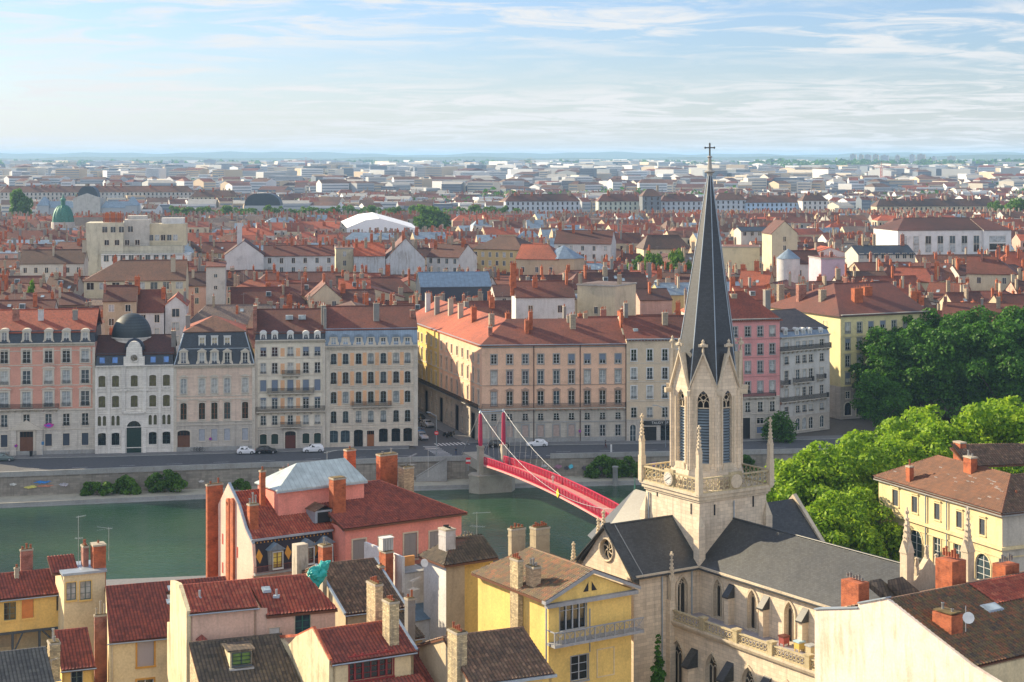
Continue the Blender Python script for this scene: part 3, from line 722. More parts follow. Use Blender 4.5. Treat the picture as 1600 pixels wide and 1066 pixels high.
for i in range(24):
    t=2*math.pi*i/24; mb.tube((math.cos(t)*r*1.01,math.sin(t)*r*1.01,-1.4),(math.cos(t)*(r*1.01+.04),math.sin(t)*(r*1.01+.04),-1.4),.34,.34,10,M_dark)
d=mb.build('dome_drum',b.e,(a,9,zd)); mb=MB(); hd=36*360/F
mb.lathe((0,0,.15),[(r*math.cos(t),hd*math.sin(t)**.95) for t in [i*math.pi/2/10 for i in range(10)]]+[(.05,hd)],32,DOME); mb.tube((0,0,hd),(0,0,hd+1.),.08,.02,6,M_zincs)
mb.build('dome',b.e,(a,9,zd)); put_chimney(b.e,b.fr.a(195.5,6),6,zt+2.,.9,.6,1.9,'red',2)
# B3 pinkish carved house with tall slate mansard
CP=ashlar('wall_cream_pink',(.68,.53,.43),1.3,.4,.75,.25,.08); GS=ashlar('wall_grey_ashlar',(.50,.46,.41),1.3,.4,.55,.35,.08)
b=Bld('mansion','cream and pink carved mansion with two storeys of dormers in a tall slate mansard',271.6,707,8.6,group='houses along the far quay')
C3=[286.8,315.5,335,355,383]
b.row(C3,591,614.7,9.5,'seg',rnd='light',sur=.2,head='ped',railing=.0 or None,uref=335); b.row(C3,629,656,9.5,'seg',sur=.2,head='ped',rnd='mix',uref=335,frame=plain('red_frame',(.25,.09,.05),.5))
b.row(C3[1:],670,689,9.5,style='shut',frame=plain('pale_shutter',(.34,.36,.40),.6),sur=.1,uref=335); b.row([287],671.5,705.8,19,'seg',style='door',frame=M_wood,pane=M_dark,sur=.3,uref=335)
zb=b.fr.zu(335,659); ze=b.fr.zu(335,571.6); b.wall(None,397.8,ze,17,CP,[(zb,GS)])
mb=MB()
for v in (619,624,659,664): b.band(mb,b.fr.zu(335,v),.16,.12)
b.band(mb,0,1.,.1,M_greyst)
for u in (273.5,396.3): a=b.fr.a(u); mb.box(a-.3,a+.3,-.12,0,0,ze-.5,M_stone)
for u in C3:
    for v in (617.5,658):
        a=b.fr.a(u); z=b.fr.zu(335,v); mb.box(a-.62,a+.62,-.14,0,z,z+.42,M_stone)
mb.build('trim',b.e); b.cornice(ze+.3,.6,.75,modil=.5)
zt=b.fr.z(517,8,3); b.mansard(ze+.3,zt,2.1,M_slate,ins=1.9)
mb=MB()
for sx in (0,1):
    x0=b.x0+.1 if sx==0 else b.x1-.1; x1=b.x0+2. if sx==0 else b.x1-2.; mb.tube((x0,.0,ze+.35),(x1,2.1,zt),.14,.14,6,M_zincs)
zmid=b.fr.zu(335,546); mb.box(b.x0+1.1,b.x1-1.1,.95,1.2,zmid,zmid+.12,M_zincs); mb.build('ridge_flashing',b.e)
for u in C3: b.dormer(u,551,568,8,'ped',y0=.1,pane=M_shut if u<300 else M_dark if u>350 else M_gl[2],kind='rect')
for u in C3[1:4]: b.dormer(u,527.5,542.5,8,'flat',m=M_white,y0=1.25,pane=glass('glass_warm',(.45,.38,.25),.3),kind='rect',sur=.06)
mb=MB(); zr=b.fr.z(492,8,9); x0,x1=b.x0+1.7,b.x1-1.7; xm=(x0+x1)/2-.3; c=[(x0,1.9,zt-.05),(x1,1.9,zt-.05),(x1,15.3,zt-.05),(x0,15.3,zt-.05)]; p=(xm,8,zr)
for i in range(4): slab(mb,[c[i],c[(i+1)%4],p],RT['brown' if i==0 else 'orange'])
b.roof(mb); put_chimney(b.e,b.x0+2.6,6,zt+1,.9,.7,1.9,'grey',1); put_chimney(b.e,b.x0-.2,4,ze+2,.9,1.4,4.8,'grey',2)
# B4 cream house with long iron balconies
CR=ashlar('wall_cream',(.72,.66,.55),1.5,.5,.85,.2,.04); PE=plaster('panel_peach',(.78,.45,.25),.1)
b=Bld('apartment_house','cream house with iron balconies, dark red door and five round dormers',398.7,703,8.2,group='houses along the far quay')
C4=[411.4,429.3,453.7,478,496]
for vt,vb,w_,bl in ((542.5,556.6,9,'r'),(567,583.5,8.6,0),(593.6,611,9.5,.99),(621,639,9,.15),(649,663.7,8.2,0)): b.row(C4,vt,vb,w_,rnd='mix',sur=.16,uref=453,blind=bl,railing=.4 if vt in(542.5,567,649) else None)
b.row([C4[i] for i in(0,1,3,4)],677.6,693.6,10.5,style='shut',frame=M_shutg,sur=.12,uref=453,kind='seg'); b.row([453.7],673.8,702,16.5,'seg',style='door',frame=M_woodr,pane=M_dark,sur=.25,uref=453)
ze=b.fr.zu(453,533.4); b.wall(None,507.8,ze,17,CR,[(b.fr.zu(453,667),GS)])
mb=MB()
for v in (560.5,587,614,640,667,671): b.band(mb,b.fr.zu(453,v),.14,.1)
for u in ((429.3+453.7)/2,(453.7+478)/2):
    for vt,vb in ((544,557),(568,584),(594,610),(622,638),(650,663)):
        a=b.fr.a(u); mb.box(a-.42,a+.42,-.03,0,b.fr.zu(453,vb),b.fr.zu(453,vt),PE)
for u in (400.3,506): a=b.fr.a(u); mb.box(a-.3,a+.3,-.12,0,0,ze-.5,M_stone)
mb.build('trim',b.e); b.cornice(ze+.35,.6,.7,modil=.7)
b.balcony(440.5,469,586.5,.8); b.balcony(418,490.5,614.5,.8); b.balcony(399.8,507.5,643,.8); b.balcony(438,470.5,667.5,.8)
zt=b.fr.zu(453,519); b.mansard(ze+.35,zt,.6,M_slate)
for u in C4: b.dormer(u,522.5,531.5,7,'round',m=M_white,y0=.1,kind='round',sur=.08,pane=M_gl[1])
mb=gable_roof(b.x0,b.x1,.75,17,zt-.05,zt+4.,RT['maroon'],ov=.35); b.roof(mb)
for u in (452,472):
    mb=MB(); a=b.fr.a(u,6); mb.box(a-.75,a+.75,4.6,6.2,zt+2.1,zt+2.95,M_zincs); mb.box(a-.62,a+.62,4.5,6.,zt+2.15,zt+2.98,glass('skylight_glass',(.35,.42,.45),.2)); mb.build('skylight',b.e)
mb=MB(); mb.box(b.x0-.35,b.x0+.35,1.2,15,zt-1.5,zt+4.6,M_brickr); mb.build('party_wall',b.e); put_chimney(b.e,b.x0,3,zt+2.,.7,2.4,3.2,'red',2); put_chimney(b.e,b.x1-.2,4,zt+1.5,.9,2.,3.5,'grey',2)
# B5 peach panelled house at the street corner
b=Bld('corner_house','peach panelled stone house with bulging zinc attic at the side street corner',508.2,700,8.,group='houses along the far quay')
C5=[521.3,540,560.3,579.4,599,618.9,636.8]
for vt,vb,w_ in ((552,568.5,8.6),(581,599,8.8),(611.6,629.7,8.8),(641.7,660,8.4)): b.row(C5,vt,vb,w_,'seg',rnd='mix',frame=plain('frame_blue_grey',(.12,.17,.19),.5),sur=.2,uref=579,railing=.5 if vt!=611.6 else None,head=None if vt<600 else None)
b.row([521,539.5],671.5,690.5,14,'seg',style='case',pane=M_gl[1],frame=plain('frame_blue_grey',(0,0,0)),sur=.1,uref=579,bars=1)
b.row([599,618.5,637],670,691,13.5,'seg',style='case',pane=M_gl[0],frame=plain('shopfront_black',(.012,.012,.014),.4),sur=.1,uref=579,bars=1)
b.row([560],671,698.6,14,'seg',style='case',pane=M_gl[0],frame=plain('shopfront_black',(0,0,0)),sur=.1,uref=579,bars=1); b.row([579],673,698.6,11,style='door',frame=plain('door_orange_wood',(.28,.10,.03),.5),sur=.12,uref=579,pane=M_gl[0])
ze=b.fr.zu(579,541); b.wall(None,652.6,ze,18,ashlar('wall_stone_beige',(.66,.58,.48),1.2,.4,.65,.25,.08),None)
mb=MB()
for v in (573,576,603,606,634,637,664,668.5): b.band(mb,b.fr.zu(579,v),.13,.12)
for i in range(6):
    u=(C5[i]+C5[i+1])/2
    for vt,vb in ((551,571),(580,602),(610,633)):
        a=b.fr.a(u); mb.box(a-.40,a+.40,-.04,0,b.fr.zu(579,vb),b.fr.zu(579,vt),PE)
for u in (512,649.5): a=b.fr.a(u); mb.box(a-.45,a+.45,-.16,0,0,ze-.5,M_stone)
mb.build('trim',b.e); b.cornice(ze+.2,.6,.9,modil=.6); bo,a0,a1,z=b.balcony(550,611.5,635.3,.8)
zt=b.fr.zu(579,513.5)
mb=MB(); x0,x1=b.x0,b.x1; prof=[(.05,ze+.2),(.05,ze+.5),(.25,ze+1.4),(.8,zt-.4),(1.0,zt)]
ML=zinc('zinc_blue',(.20,.26,.33),.5)
for (y0,za),(y1,zb_) in zip(prof[:-1],prof[1:]): mb.face([(x0,y0,za),(x1,y0,za),(x1,y1,zb_),(x0,y1,zb_)],ML)
for x in (x0,x1): mb.face([(x,y,z_) for y,z_ in prof]+[(x,17,zt),(x,17,ze)],ML)
mb.build('mansard_roof',b.e)
for u in C5: b.dormer(u,528,538.5,7.5,'round',y0=.0,m=M_stone,kind='rect',sur=.18,roofm=ML,pane=random.choice(M_gl))
mb=gable_roof(x0,x1,1.1,18,zt-.05,zt+3.9,RT['maroon'],ov=.4,hip=(0,0)); b.roof(mb); put_chimney(b.e,b.fr.a(588,4),4,zt+1.2,1.2,.8,3.6,'grey',2); put_chimney(b.e,x1-.7,5.,zt+1.,.9,.7,2.2,'red',1)
mb=MB(); mb.box(x0-.3,x0+.3,1.2,15,zt-1,zt+4.2,M_chgy); mb.build('party_wall',b.e)
# B6 big corner block
b=Bld('corner_block','long apricot corner block behind the bridge pylons with pedimented windows and a continuous balcony',753,693,5.5,group='houses along the far quay')
AP=plaster('wall_apricot',(.80,.51,.35),.12); AG=ashlar('wall_grey_base',(.48,.44,.38),1.5,.5,.6,.4,.06)
C6=[771.8,796.4,820.8,844.8,869.4,893,917.7,941.6,965.8]
b.row(C6[:5],553.7,568.5,9,rnd='mix',sur=.18,surm=M_greyst,uref=845); b.row(C6[5:],553.7,568.5,9,rnd='mix',sur=.18,surm=M_greyst,uref=893,blind=.6)
b.row(C6,579.5,599.6,9,rnd='mix',sur=.16,head='flat',surm=M_greyst,uref=869); b.row(C6,611,633,9.5,rnd='mix',sur=.16,head='ped',surm=plain('pediment_stone',(.36,.25,.19),.8),uref=869)
b.row(C6,645.8,656.5,8.5,rnd=None,pane=M_gl[0],sur=.0,railing=.45,uref=869); b.row(C6[6:],664,681.7,8.5,pane=M_gl[0],sur=.12,surm=M_greyst,uref=941)
for u in C6[:6]: b.rowz([u],b.fr.zu(869,681.7),b.fr.zu(869,664)-b.fr.zu(869,681.7),1.3,style='shut',frame=plain('blind_panel',(.40,.31,.27),.8),sur=.3,surm=M_greyst)
ze=b.fr.zu(869,538.8); zg=b.fr.zu(869,641)
DS=50
b.wall(None,978.5,ze,DS*0+22,AP,[(zg,AG)])
mb=MB(); b.band(mb,b.fr.zu(869,602),.14,.1,plain('pediment_stone',(0,0,0))); b.band(mb,b.fr.zu(869,660),.2,.12,M_greyst); b.band(mb,0,1.,.12,M_greyst); b.band(mb,b.fr.zu(869,543),.2,.1,M_greyst)
mb.build('trim',b.e); b.cornice(ze+.15,.5,.35,M_zincs); b.balcony(753,977.5,638.,.85,1.05,plain('balcony_iron_grey',(.10,.085,.08),.6))
mb=MB()
for u in (834,906.5,978): a=b.fr.a(u); mb.tube((a,-.12,.2),(a,-.12,ze),.09,.09,6,plain('downpipe_brown',(.06,.03,.025),.5))
mb.build('downpipe',b.e)
# its long side along the street: local frame turned 108.5-5.5
sf=Fr(753,b.fr.O.y,108.5); MBs=b.fr
se=empty('street_wing',Vector((0,0,0)),103.); se.parent=b.e
SL=62.
YE=plaster('wall_yellow_side',(.66,.49,.16),.15); 
def zq(v): return b.fr.zu(869,v)
ss=[747.8,739.4,731,722.4,714.3,705.7,698,689.7,681.3,674,666.5,659.3]
sa=[sf.a(u) for u in ss]; 
ops=[]; wl=[]
for i,a in enumerate(sa+[sa[-1]+3.*k for k in (1,2,3,4)]):
    for zb_,zt_,wd,kk in ((zq(568.5),zq(553.7),1.15,dict(sur=.15)),(zq(599.6),zq(579.5),1.15,dict(sur=.15,head='flat')),(zq(633),zq(611),1.2,dict(sur=.15,head='flat')),(zq(656.5),zq(645.8),1.0,dict(sur=0)),(zq(684),zq(664),1.15,dict(sur=.1))):
        if zb_<6 and i%3==1: ops.append((-a,.1,2.2,5.4,'rect')); wl.append((-a,.1,2.2,5.4,dict(style='shut',frame=M_shutd,sur=.2,surm=M_greyst))); continue
        ops.append((-a,zb_,wd,round(zt_-zb_,2),'rect')); wl.append((-a,zb_,wd,round(zt_-zb_,2),dict(kk,surm=M_stone,pane=M_gl[0])))
se.rotation_euler=(0,0,R(103+180))
mb=MB(); xm=-sf.a(686); 
cut_wall(mb,xm,0,0,ze,[o for o in ops if o[0]>xm],AP,0,.3,None,[(zg,AG)]); cut_wall(mb,-SL,xm,0,ze,[o for o in ops if o[0]<=xm],YE,0,.3,None,[(zg,AG)])
mb.face([(-SL,0,0),(-SL,14,0),(-SL,14,ze),(-SL,0,ze)],AP); mb.face([(-SL,14,0),(-22,14,0),(-22,14,ze),(-SL,14,ze)],AP)
mb.face([(-SL,.6,0),(-.1,.6,0),(-.1,.6,ze),(-SL,.6,ze)],M_dark)
mb.build('side_wall',se)
for x,zb_,wd,h,kk in wl: put_window(se,window_src(wd,h,'rect',**kk),(x,0,zb_))
mb=MB(); mb.box(-SL,0,-.85,0,zq(638)-.16,zq(638),M_greyst); rail(mb,-SL,-.05,-.8,zq(638),zq(638)+1.,M_iron,.16); mb.build('side_balcony',se)
mb=MB(); mb.ext([(0,ze-.3),(-.5,ze-.05),(-.5,ze+.15),(0,ze+.15)],'x',-SL,0.4,M_zincs); mb.box(-SL,0,-.1,0,zq(602),zq(602)+.14,M_stone); mb.build('side_cornice',se)
# roofs: front slope with hips plus the street wing (one mesh)
zr=ze+4.6; mb=MB()
fx1=b.x1
O=Vector((0,0,0)); dsd=Vector((math.cos(R(103)),math.sin(R(103)),0)); nin=Vector((math.sin(R(103)),-math.cos(R(103)),0))   # along the street, into the block
def V3(p,z): return (p.x,p.y,z)
e0=Vector((-.5,-.5,0)); e1=Vector((fx1,-.5,0)); r0=nin*8.3+dsd*8.6; r1=Vector((fx1,8.8,0))
zE=ze-.0
slab(mb,[V3(e0,zE),V3(e1,zE),V3(r1,zr),V3(r0,zr)],RT['maroon'])
far=dsd*SL; slab(mb,[V3(far-nin*.5,zE),V3(e0,zE),V3(r0,zr),V3(far+nin*8.3,zr)],RT['orange'])
slab(mb,[V3(far+nin*16,zE),V3(far+nin*8.3,zr),V3(r0,zr),V3(nin*17+dsd*17,zE)],RT['maroon'])
slab(mb,[V3(nin*17+dsd*17,zE),V3(r0,zr),V3(r1,zr),V3(Vector((fx1,18,0)),zE)],RT['maroon'])
b.roof(mb)
for u,bb,w_,d_,h,k in ((766,4,.9,.9,1.6,'red'),(823,4.5,.8,1.6,2.7,'brick'),(829,6,.8,1.4,3.6,'brick'),(895,5.5,1.2,1.,3.3,'stone'),(889,8.,.9,.7,1.6,'render')): put_chimney(b.e,b.fr.a(u,bb),bb,ze+bb*.45,w_,d_,h,k,2)
for k,(t,q_,w_,h,kd) in enumerate(((9,5,1.1,3.6,'stone'),(22,5,1.2,4.,'brick'),(32,5,1.1,4.,'render'),(40,5,1.1,4.4,'render'),(48,4,1.1,4.4,'grey'),(56,4,1.1,4.6,'white'),(16,11,1.,3.,'brick'),(44,10,1.,3.4,'grey'))):
    p=dsd*t+nin*q_; put_chimney(b.e,p.x,p.y,ze+2.,w_,.9,h,kd,2,R(13))
mb=MB(); mb.ext([(0,ze),(8.8,zr+.5),(18,ze),(18,ze-1),(0,ze-1)],'x',fx1-.3,fx1+.05,plaster('parapet_cream',(.55,.50,.38),.2)); mb.build('parapet',b.e); put_chimney(b.e,fx1-.1,6,ze+2.5,.6,2.,3.6,'brick',3)
# B7 tan house with the car park entrance
b=Bld('apartment_house','tan house with a ground floor car park entrance between corner block and spire',979,690,5.5,group='houses along the far quay')
TN=plaster('wall_tan',(.66,.53,.38),.15); C7=[990.4,1015.3,1039,1063,1087,1111,1130]
for vt,vb in ((546,563.8),(575,592.5),(603,622.6),(636.7,652.3)): b.row(C7,vt,vb,8.5,rnd='mix',sur=.2,surm=M_white if vt<630 else M_stone,uref=1015,railing=.45)
b.row([989],663,690,9.5,'round',pane=M_gl[1],frame=M_white,sur=.2,uref=1015); b.row([1014],667,690,24,style='case',frame=M_iron,pane=M_dark,sur=.0,bars=1,uref=1015); b.row([1040,1066,1092,1118],665,690,16,style='case',pane=M_gl[0],frame=M_iron,sur=.0,uref=1015)
ze=b.fr.zu(1015,531); b.wall(None,1141,ze,16,TN,[(b.fr.zu(1015,656),GS)])
mb=MB(); 
for v in (568,597,627,656): b.band(mb,b.fr.zu(1015,v),.14,.08)
mb.build('trim',b.e); b.cornice(ze+.25,.55,.5,M_zincs,.7)
mb=MB(); a0,a1=b.fr.a(1000),b.fr.a(1046); z0,z1=b.fr.zu(1015,664.5),b.fr.zu(1015,657.5); mb.box(a0,a1,-.14,-.02,z0,z1,plain('sign_black',(.02,.02,.022),.4)); so=mb.build('sign_board',b.e)
def text_mesh(txt,size,mat,ext=.01):
    cu=bpy.data.curves.new('text','FONT'); cu.body=txt; cu.size=size; cu.extrude=ext; cu.align_x='CENTER'; cu.align_y='CENTER'
    o=bpy.data.objects.new('t',cu); COL.objects.link(o); dg=bpy.context.evaluated_depsgraph_get(); me=bpy.data.meshes.new_from_object(o.evaluated_get(dg)); COL.objects.unlink(o)
    me.materials.clear(); me.materials.append(mat); r=bpy.data.objects.new('lettering',me); COL.objects.link(r); r.rotation_euler=(R(90),0,0); return r
for s_,x in (('P',a0+.45),('TAUDY',(a0+a1)/2+.55),('P',a1-.45)):
    t=text_mesh(s_,.75,M_white); t.parent=so; t.location=(x,-.16,(z0+z1)/2)
zr=ze+4.3; b.roof(gable_roof(b.x0,b.x1,0,16,ze+.2,zr,RT['red'],ov=.4)); put_chimney(b.e,b.fr.a(1039,5),5,ze+2.,1.2,.8,3.2,'stone',2); put_chimney(b.e,b.fr.a(962+18,6),8,ze+3,.8,1.4,4.,'grey',2)
mb=MB(); a=b.fr.a(993,3); mb.box(a-.5,a+.5,2.6,3.4,ze+1.5,ze+2.1,glass('skylight_glass',(0,0,0))); mb.build('skylight',b.e)
# B8 pink house right of the spire
b=Bld('apartment_house','tall pink house right of the spire above a grey stone base',1142,688,15.,group='houses along the far quay')
PI=plaster('wall_pink',(.70,.31,.30),.12); C8=[1148.3,1168.5,1188,1206.8]
for vt,vb in ((510,525.4),(537.6,554),(564.4,582.7),(596,613.7)): b.row(C8,vt,vb,8.3,rnd='mix',sur=.18,surm=M_greyst,uref=1188,railing=.4)
b.row(C8[1:],627.8,643.7,8,pane=M_gl[0],sur=.15,uref=1188,railing=.4); b.row([1188,1205],653,662.5,11,pane=M_gl[0],sur=.1,uref=1188,bars=1); b.row([1165],653,686,15,style='shut',frame=plain('black_door',(.012,.012,.016),.4),sur=.15,uref=1165)
b.row([1188,1206],667,677,12,style='shut',frame=plain('shop_blue',(.14,.2,.33),.5),sur=.05,uref=1188)
ze=b.fr.zu(1188,499); b.wall(None,1218.3,ze,15,PI,[(b.fr.zu(1188,620),GS)])
mb=MB()
for v in (530,559,588.5,620,647): b.band(mb,b.fr.zu(1188,v),.15,.1,plain('band_rose',(.42,.20,.19),.8) if v<600 else M_stone)
mb.build('trim',b.e); b.cornice(ze+.2,.55,.5,M_greyst,.5); b.balcony(1162,1213,620.5,.7,.9)
b.roof(gable_roof(b.x0,b.x1,0,15,ze+.15,ze+5.4,RT['red'],ov=.5,hip=(0,5))); put_chimney(b.e,b.fr.a(1146,6),6,ze+2.,1.3,.9,2.9,'stone',2); put_chimney(b.e,b.fr.a(1198,10),10,ze+2.5,1.2,1.4,2.8,'grey',2)
# B9 white house with wraparound balconies
b=Bld('apartment_house','grey white house with long black balconies and zinc attic between pink and yellow houses',1219.3,681,36.,group='houses along the far quay')
WG=plaster('wall_grey_white',(.60,.58,.54),.45); C9=[1228.8,1246.6,1256.8,1267,1284]
for vt,vb,w_ in ((532.5,543,7.5),(554.6,567,7),(576.6,592.4,7),(604.6,618.5,7),(632.7,643.7,7),(652,671,8)): b.row(C9,vt,vb,w_,'round' if vt>650 else 'rect',rnd='mix',sur=.15,uref=1257,railing=.4 if vt in(554.6,632.7) else None)
ze=b.fr.zu(1257,526); b.wall(None,1296.3,ze,14,WG,[(b.fr.zu(1257,648),GS)]); b.cornice(ze+.2,.45,.4)
for uL,uR,v in ((1219.5,1300,546.5),(1224,1236.5,597),(1243,1273,597),(1280,1292,597),(1222,1296,625)): b.balcony(uL,uR,v-(uL+uR-2514)*.09,.9,1.,M_iron)
zt=b.fr.zu(1257,514); b.mansard(ze+.2,zt,.9,zinc('zinc_blue',(0,0,0)))
for u in C9: b.dormer(u,517,523,5,'round',m=M_white,y0=.2,kind='rect',sur=.05,dep=1.,pane=M_gl[1])
b.roof(gable_roof(b.x0,b.x1,.9,14,zt-.05,zt+3.6,RT['grey'],ov=.3,hip=(0,3))); put_chimney(b.e,b.x0+1,7,zt+2.,1.6,.9,2.,'grey',3)
# B10 yellow corner building
b=Bld('corner_building','tall pale yellow corner building with red hipped roof beside the dark trees',1313.3,656,25.,group='houses along the far quay')
PY_=plaster('wall_pale_yellow',(.72,.63,.34),.12); C10=[1324.6,1343,1360.7,1379.3,1397,1415,1433]
for vt,vb in ((504.6,520.5),(530,546.8),(556,573),(582.7,600)): b.row(C10,vt-0,vb,7.8,rnd='mix',sur=.18,head='flat' if vt>520 else None,surm=M_greyst,uref=1324.6,railing=.4,blind='r')
b.row(C10,612,623,7.8,pane=M_gl[0],sur=.12,uref=1324.6); b.row(C10,629,649,11.5,'round',pane=M_gl[0],frame=M_iron,sur=.2,uref=1324.6,bars=1)
ze=b.fr.z(493.,0,0); zg=b.fr.z(604.6,0,0); b.wall(None,1450,ze,30,PY_,[(zg,ashlar('wall_dark_base',(.34,.31,.28),1.2,.45,.55,.3,.08))])
sd=[(6+i*4.4) for i in range(6)]
mb=MB(); ops=[]; wl=[]
for bb in sd:
    for vt,vb in ((504.6,520.5),(530,546.8),(556,573),(582.7,600)):
        z0,z1=b.fr.z(vb,2,0),b.fr.z(vt,2,0); ops.append((-bb,z0,1.3,round(z1-z0,2),'rect'))
cut_wall(mb,-30,0,0,ze,ops,PY_,0,.3,None,[(zg,GS)]); so=mb.build('side_wall',b.e,(-.02,0,0)); so.rotation_euler=(0,0,R(-90))
for x,z0,w_,h,k in ops: put_window(so,window_src(w_,h,'rect',sur=.15,pane=M_gl[1],style='case'),(x,0,z0))
mb=MB()
for v in (526,552,577.5,604.6): b.band(mb,b.fr.z(v,0,0),.15,.1,PY_)
mb.build('trim',b.e); b.cornice(ze+.15,.7,.6,M_greyst,.5); b.balcony(1334,1362,606,.9)
b.roof(gable_roof(b.x0-.1,b.x1,0,30,ze+.1,ze+6.,RT['maroon'],ov=.6,hip=(9,0)))
for a,bb,w_,d_,h,k in ((9,6,2.4,1.4,3.4,'brick'),(14,9,2.2,1.4,3.4,'brick'),(3.5,12,1.6,1.,2.8,'stone'),(3.,20,2.2,1.2,3.6,'red'),(2.5,28,1.6,1.,3.,'stone')): put_chimney(b.e,a,bb,ze+2.,w_,d_,h,k,3,R(0))
# ---------------------------------------------------------------- the old town behind the quay
rnd=random.Random(11)
OCC=[]      # (u0,u1,Y,v of the lowest visible line): houses in front stay below that line
FOOT=[(G(-200,713).x,0)]
WALLC={'white':(.60,.60,.60),'cream':(.56,.50,.36),'grey':(.34,.33,.31),'tan':(.47,.38,.26),'ochre':(.55,.42,.20),'pink':(.54,.34,.28),'pale':(.52,.50,.46)}
WM={k:plaster('town_'+k,c,.3) for k,c in WALLC.items()}
ROOFN={'red':'red','maroon':'maroon','brown':'brown','orange':'orange','grey':'grey-brown','zinc':'blue zinc','slate':'dark slate'}
_tw={}
def town_window(parent,x,y,z,rz=0.,w=1.0,h=1.7,pane=None):
    k=(w,h,pane.name if pane else '')
    if k not in _tw:
        mb=MB(); mb.box(-w/2-.12,w/2+.12,-.06,.0,-.12,0,M_stone); mb.box(-w/2-.12,-w/2,-.06,0,0,h,M_stone); mb.box(w/2,w/2+.12,-.06,0,0,h,M_stone); mb.box(-w/2-.12,w/2+.12,-.06,0,h,h+.12,M_stone)
        mb.face([(-w/2,-.02,0),(w/2,-.02,0),(w/2,-.02,h),(-w/2,-.02,h)],pane or M_gl[0]); mb.box(-.04,.04,-.04,-.02,0,h,M_white)
        o=mb.build('window'); COL.objects.unlink(o); _tw[k]=o
    return inst(_tw[k],parent,(x,y,z),rz)
def house(name,label,Y,u0,u1,vz,deg=8.,depth=13.,wall='cream',roof='red',typ='x',rise=3.2,hip=(0,0),chim=None,wins=None,group=None,zabs=None,flat=False,winv=None,cat='house',at=None,wh=(1.0,1.7)):
    """house whose front spans pixels u0..u1 at distance Y (left corner); vz = pixel row of its eaves"""
    fr=Fr(u0,Y,deg) if at is None else at; x1=fr.a(u1) if at is None else u1; x1=max(x1,4.)
    ze=fr.z(vz,x1/2) if zabs is None else zabs; m=WM[wall] if isinstance(wall,str) else wall; r=RT[roof] if isinstance(roof,str) else roof
    e=empty(name,fr,label=label,cat=cat,group=group)
    mb=MB(); mb.box(0,x1,0,depth,0,ze,m,False); zr=ze+rise
    if not flat:
        if typ=='x' and not hip[0]: mb.ext([(0,ze),(depth,ze),(depth/2,zr)],'x',.01,.02,m)
        if typ=='x' and not hip[1]: mb.ext([(0,ze),(depth,ze),(depth/2,zr)],'x',x1-.02,x1-.01,m)
        if typ=='y': mb.ext([(0,ze),(x1,ze),(x1/2,zr)],'y',.0,.02,m)
    mb.build('wall',e)
    if flat:
        mb=MB(); mb.box(-.2,x1+.2,-.2,depth+.2,ze,ze+.35,M_greyst if roof!='zinc' else M_zincs); mb.box(.1,x1-.1,.1,depth-.1,ze+.3,ze+.38,r); mb.build('roof',e); zr=ze
    else: gable_roof(0,x1,0,depth,ze,zr,r,typ,ov=.35,hip=hip).build('roof',e)
    for c in (chim or []):   # (fraction along, depth fraction, height, kind, width)
        fx,fy,h,k,w_=c; x=x1*fx; y=depth*fy; 
        t=1-abs(fy-.5)*2 if typ=='x' else 1-abs(fx-.5)*2
        put_chimney(e,x,y,ze+(0 if flat else rise*t)-.2,w_,.6,h,k,rnd.choice((1,2,3)),0 if rnd.random()<.6 else R(90))
    if wins:   # (rows, spacing, first row depth below the eaves)
        rows,spc,dz=wins; n=max(1,int((x1-1.2)/spc))
        for j in range(rows):
            z=ze-dz-j*3.1
            for i in range(n): town_window(e,(i+.5)*x1/n,0,z,0,wh[0],wh[1],rnd.choice(M_gl[:3]))
    return e
# -------- hand placed buildings seen above the quay
def LM(name,label,Y,u0,u1,vz,vb,**k):
    OCC.append((u0-2,u1+2,Y,vb)); FOOTP.append((Y,u0,u1,k.get('depth',13),k.get('deg',8.))); return house(name,label,Y,u0,u1,vz,**k)
FOOTP=[]
LM('townhouse','beige townhouse with three columns of small windows right behind the big dark dome',392,161,213,469,530,wall='tan',roof='maroon',rise=3,depth=10,wins=(4,3.0,2.6),chim=[(.02,.3,2,'red',1),(.98,.5,2.,'brick',1.2)],wh=(1.1,1.5))
LM('townhouse','white townhouse with a red roof and attic dormer between dome and white gable',394,213,256,486,530,wall='white',roof='maroon',rise=4.4,depth=12,wins=(3,2.3,2.6),chim=[(.95,.3,2.5,'brick',.9)])
LM('townhouse','small white gabled townhouse with arched window above the mansard house chimney',396,258,291,476,520,wall='white',roof='orange',typ='y',rise=2.,depth=12,wins=(3,3.4,2.8),chim=[(.9,.3,2.5,'grey',.7)],wh=(1.6,1.8))
LM('apartment_building','long pale building with a grey-pink roof and two window rows at the left',560,31,131,411,434,wall='pale',roof='brown',rise=4,depth=14,wins=(2,3.0,3.2),chim=[(.5,.3,3,'render',1.2),(.1,.6,2,'red',1),(.98,.4,4,'render',1.4)])
LM('school_building','long low yellowish building with a broad lilac-brown roof and paired windows',480,131,290,437.5,450,wall='cream',roof='brown',rise=5.,depth=18,hip=(9,0),wins=(1,3.2,2.6),chim=[(.87,.2,4,'render',1.3)],wh=(1.9,1.9))
LM('townhouse','grey stone tower house with two pairs of tiny windows',455,322,352,416,448,wall='pale',roof='maroon',rise=1.,depth=11,wins=(2,4.,3.),chim=[(.3,.5,3,'stone',1.2)],wh=(.8,.9))
LM('apartment_building','white building with blank gable wall and three rows of windows',575,412,523,399,425,wall='white',roof='maroon',rise=3.,depth=14,wins=(3,3.2,2.6),chim=[(.15,.4,2,'red',1.),(.4,.5,2.4,'brick',1),(.6,.5,2.4,'red',1.),(.8,.4,2.2,'brick',1),(.97,.5,2.2,'brick',1)])
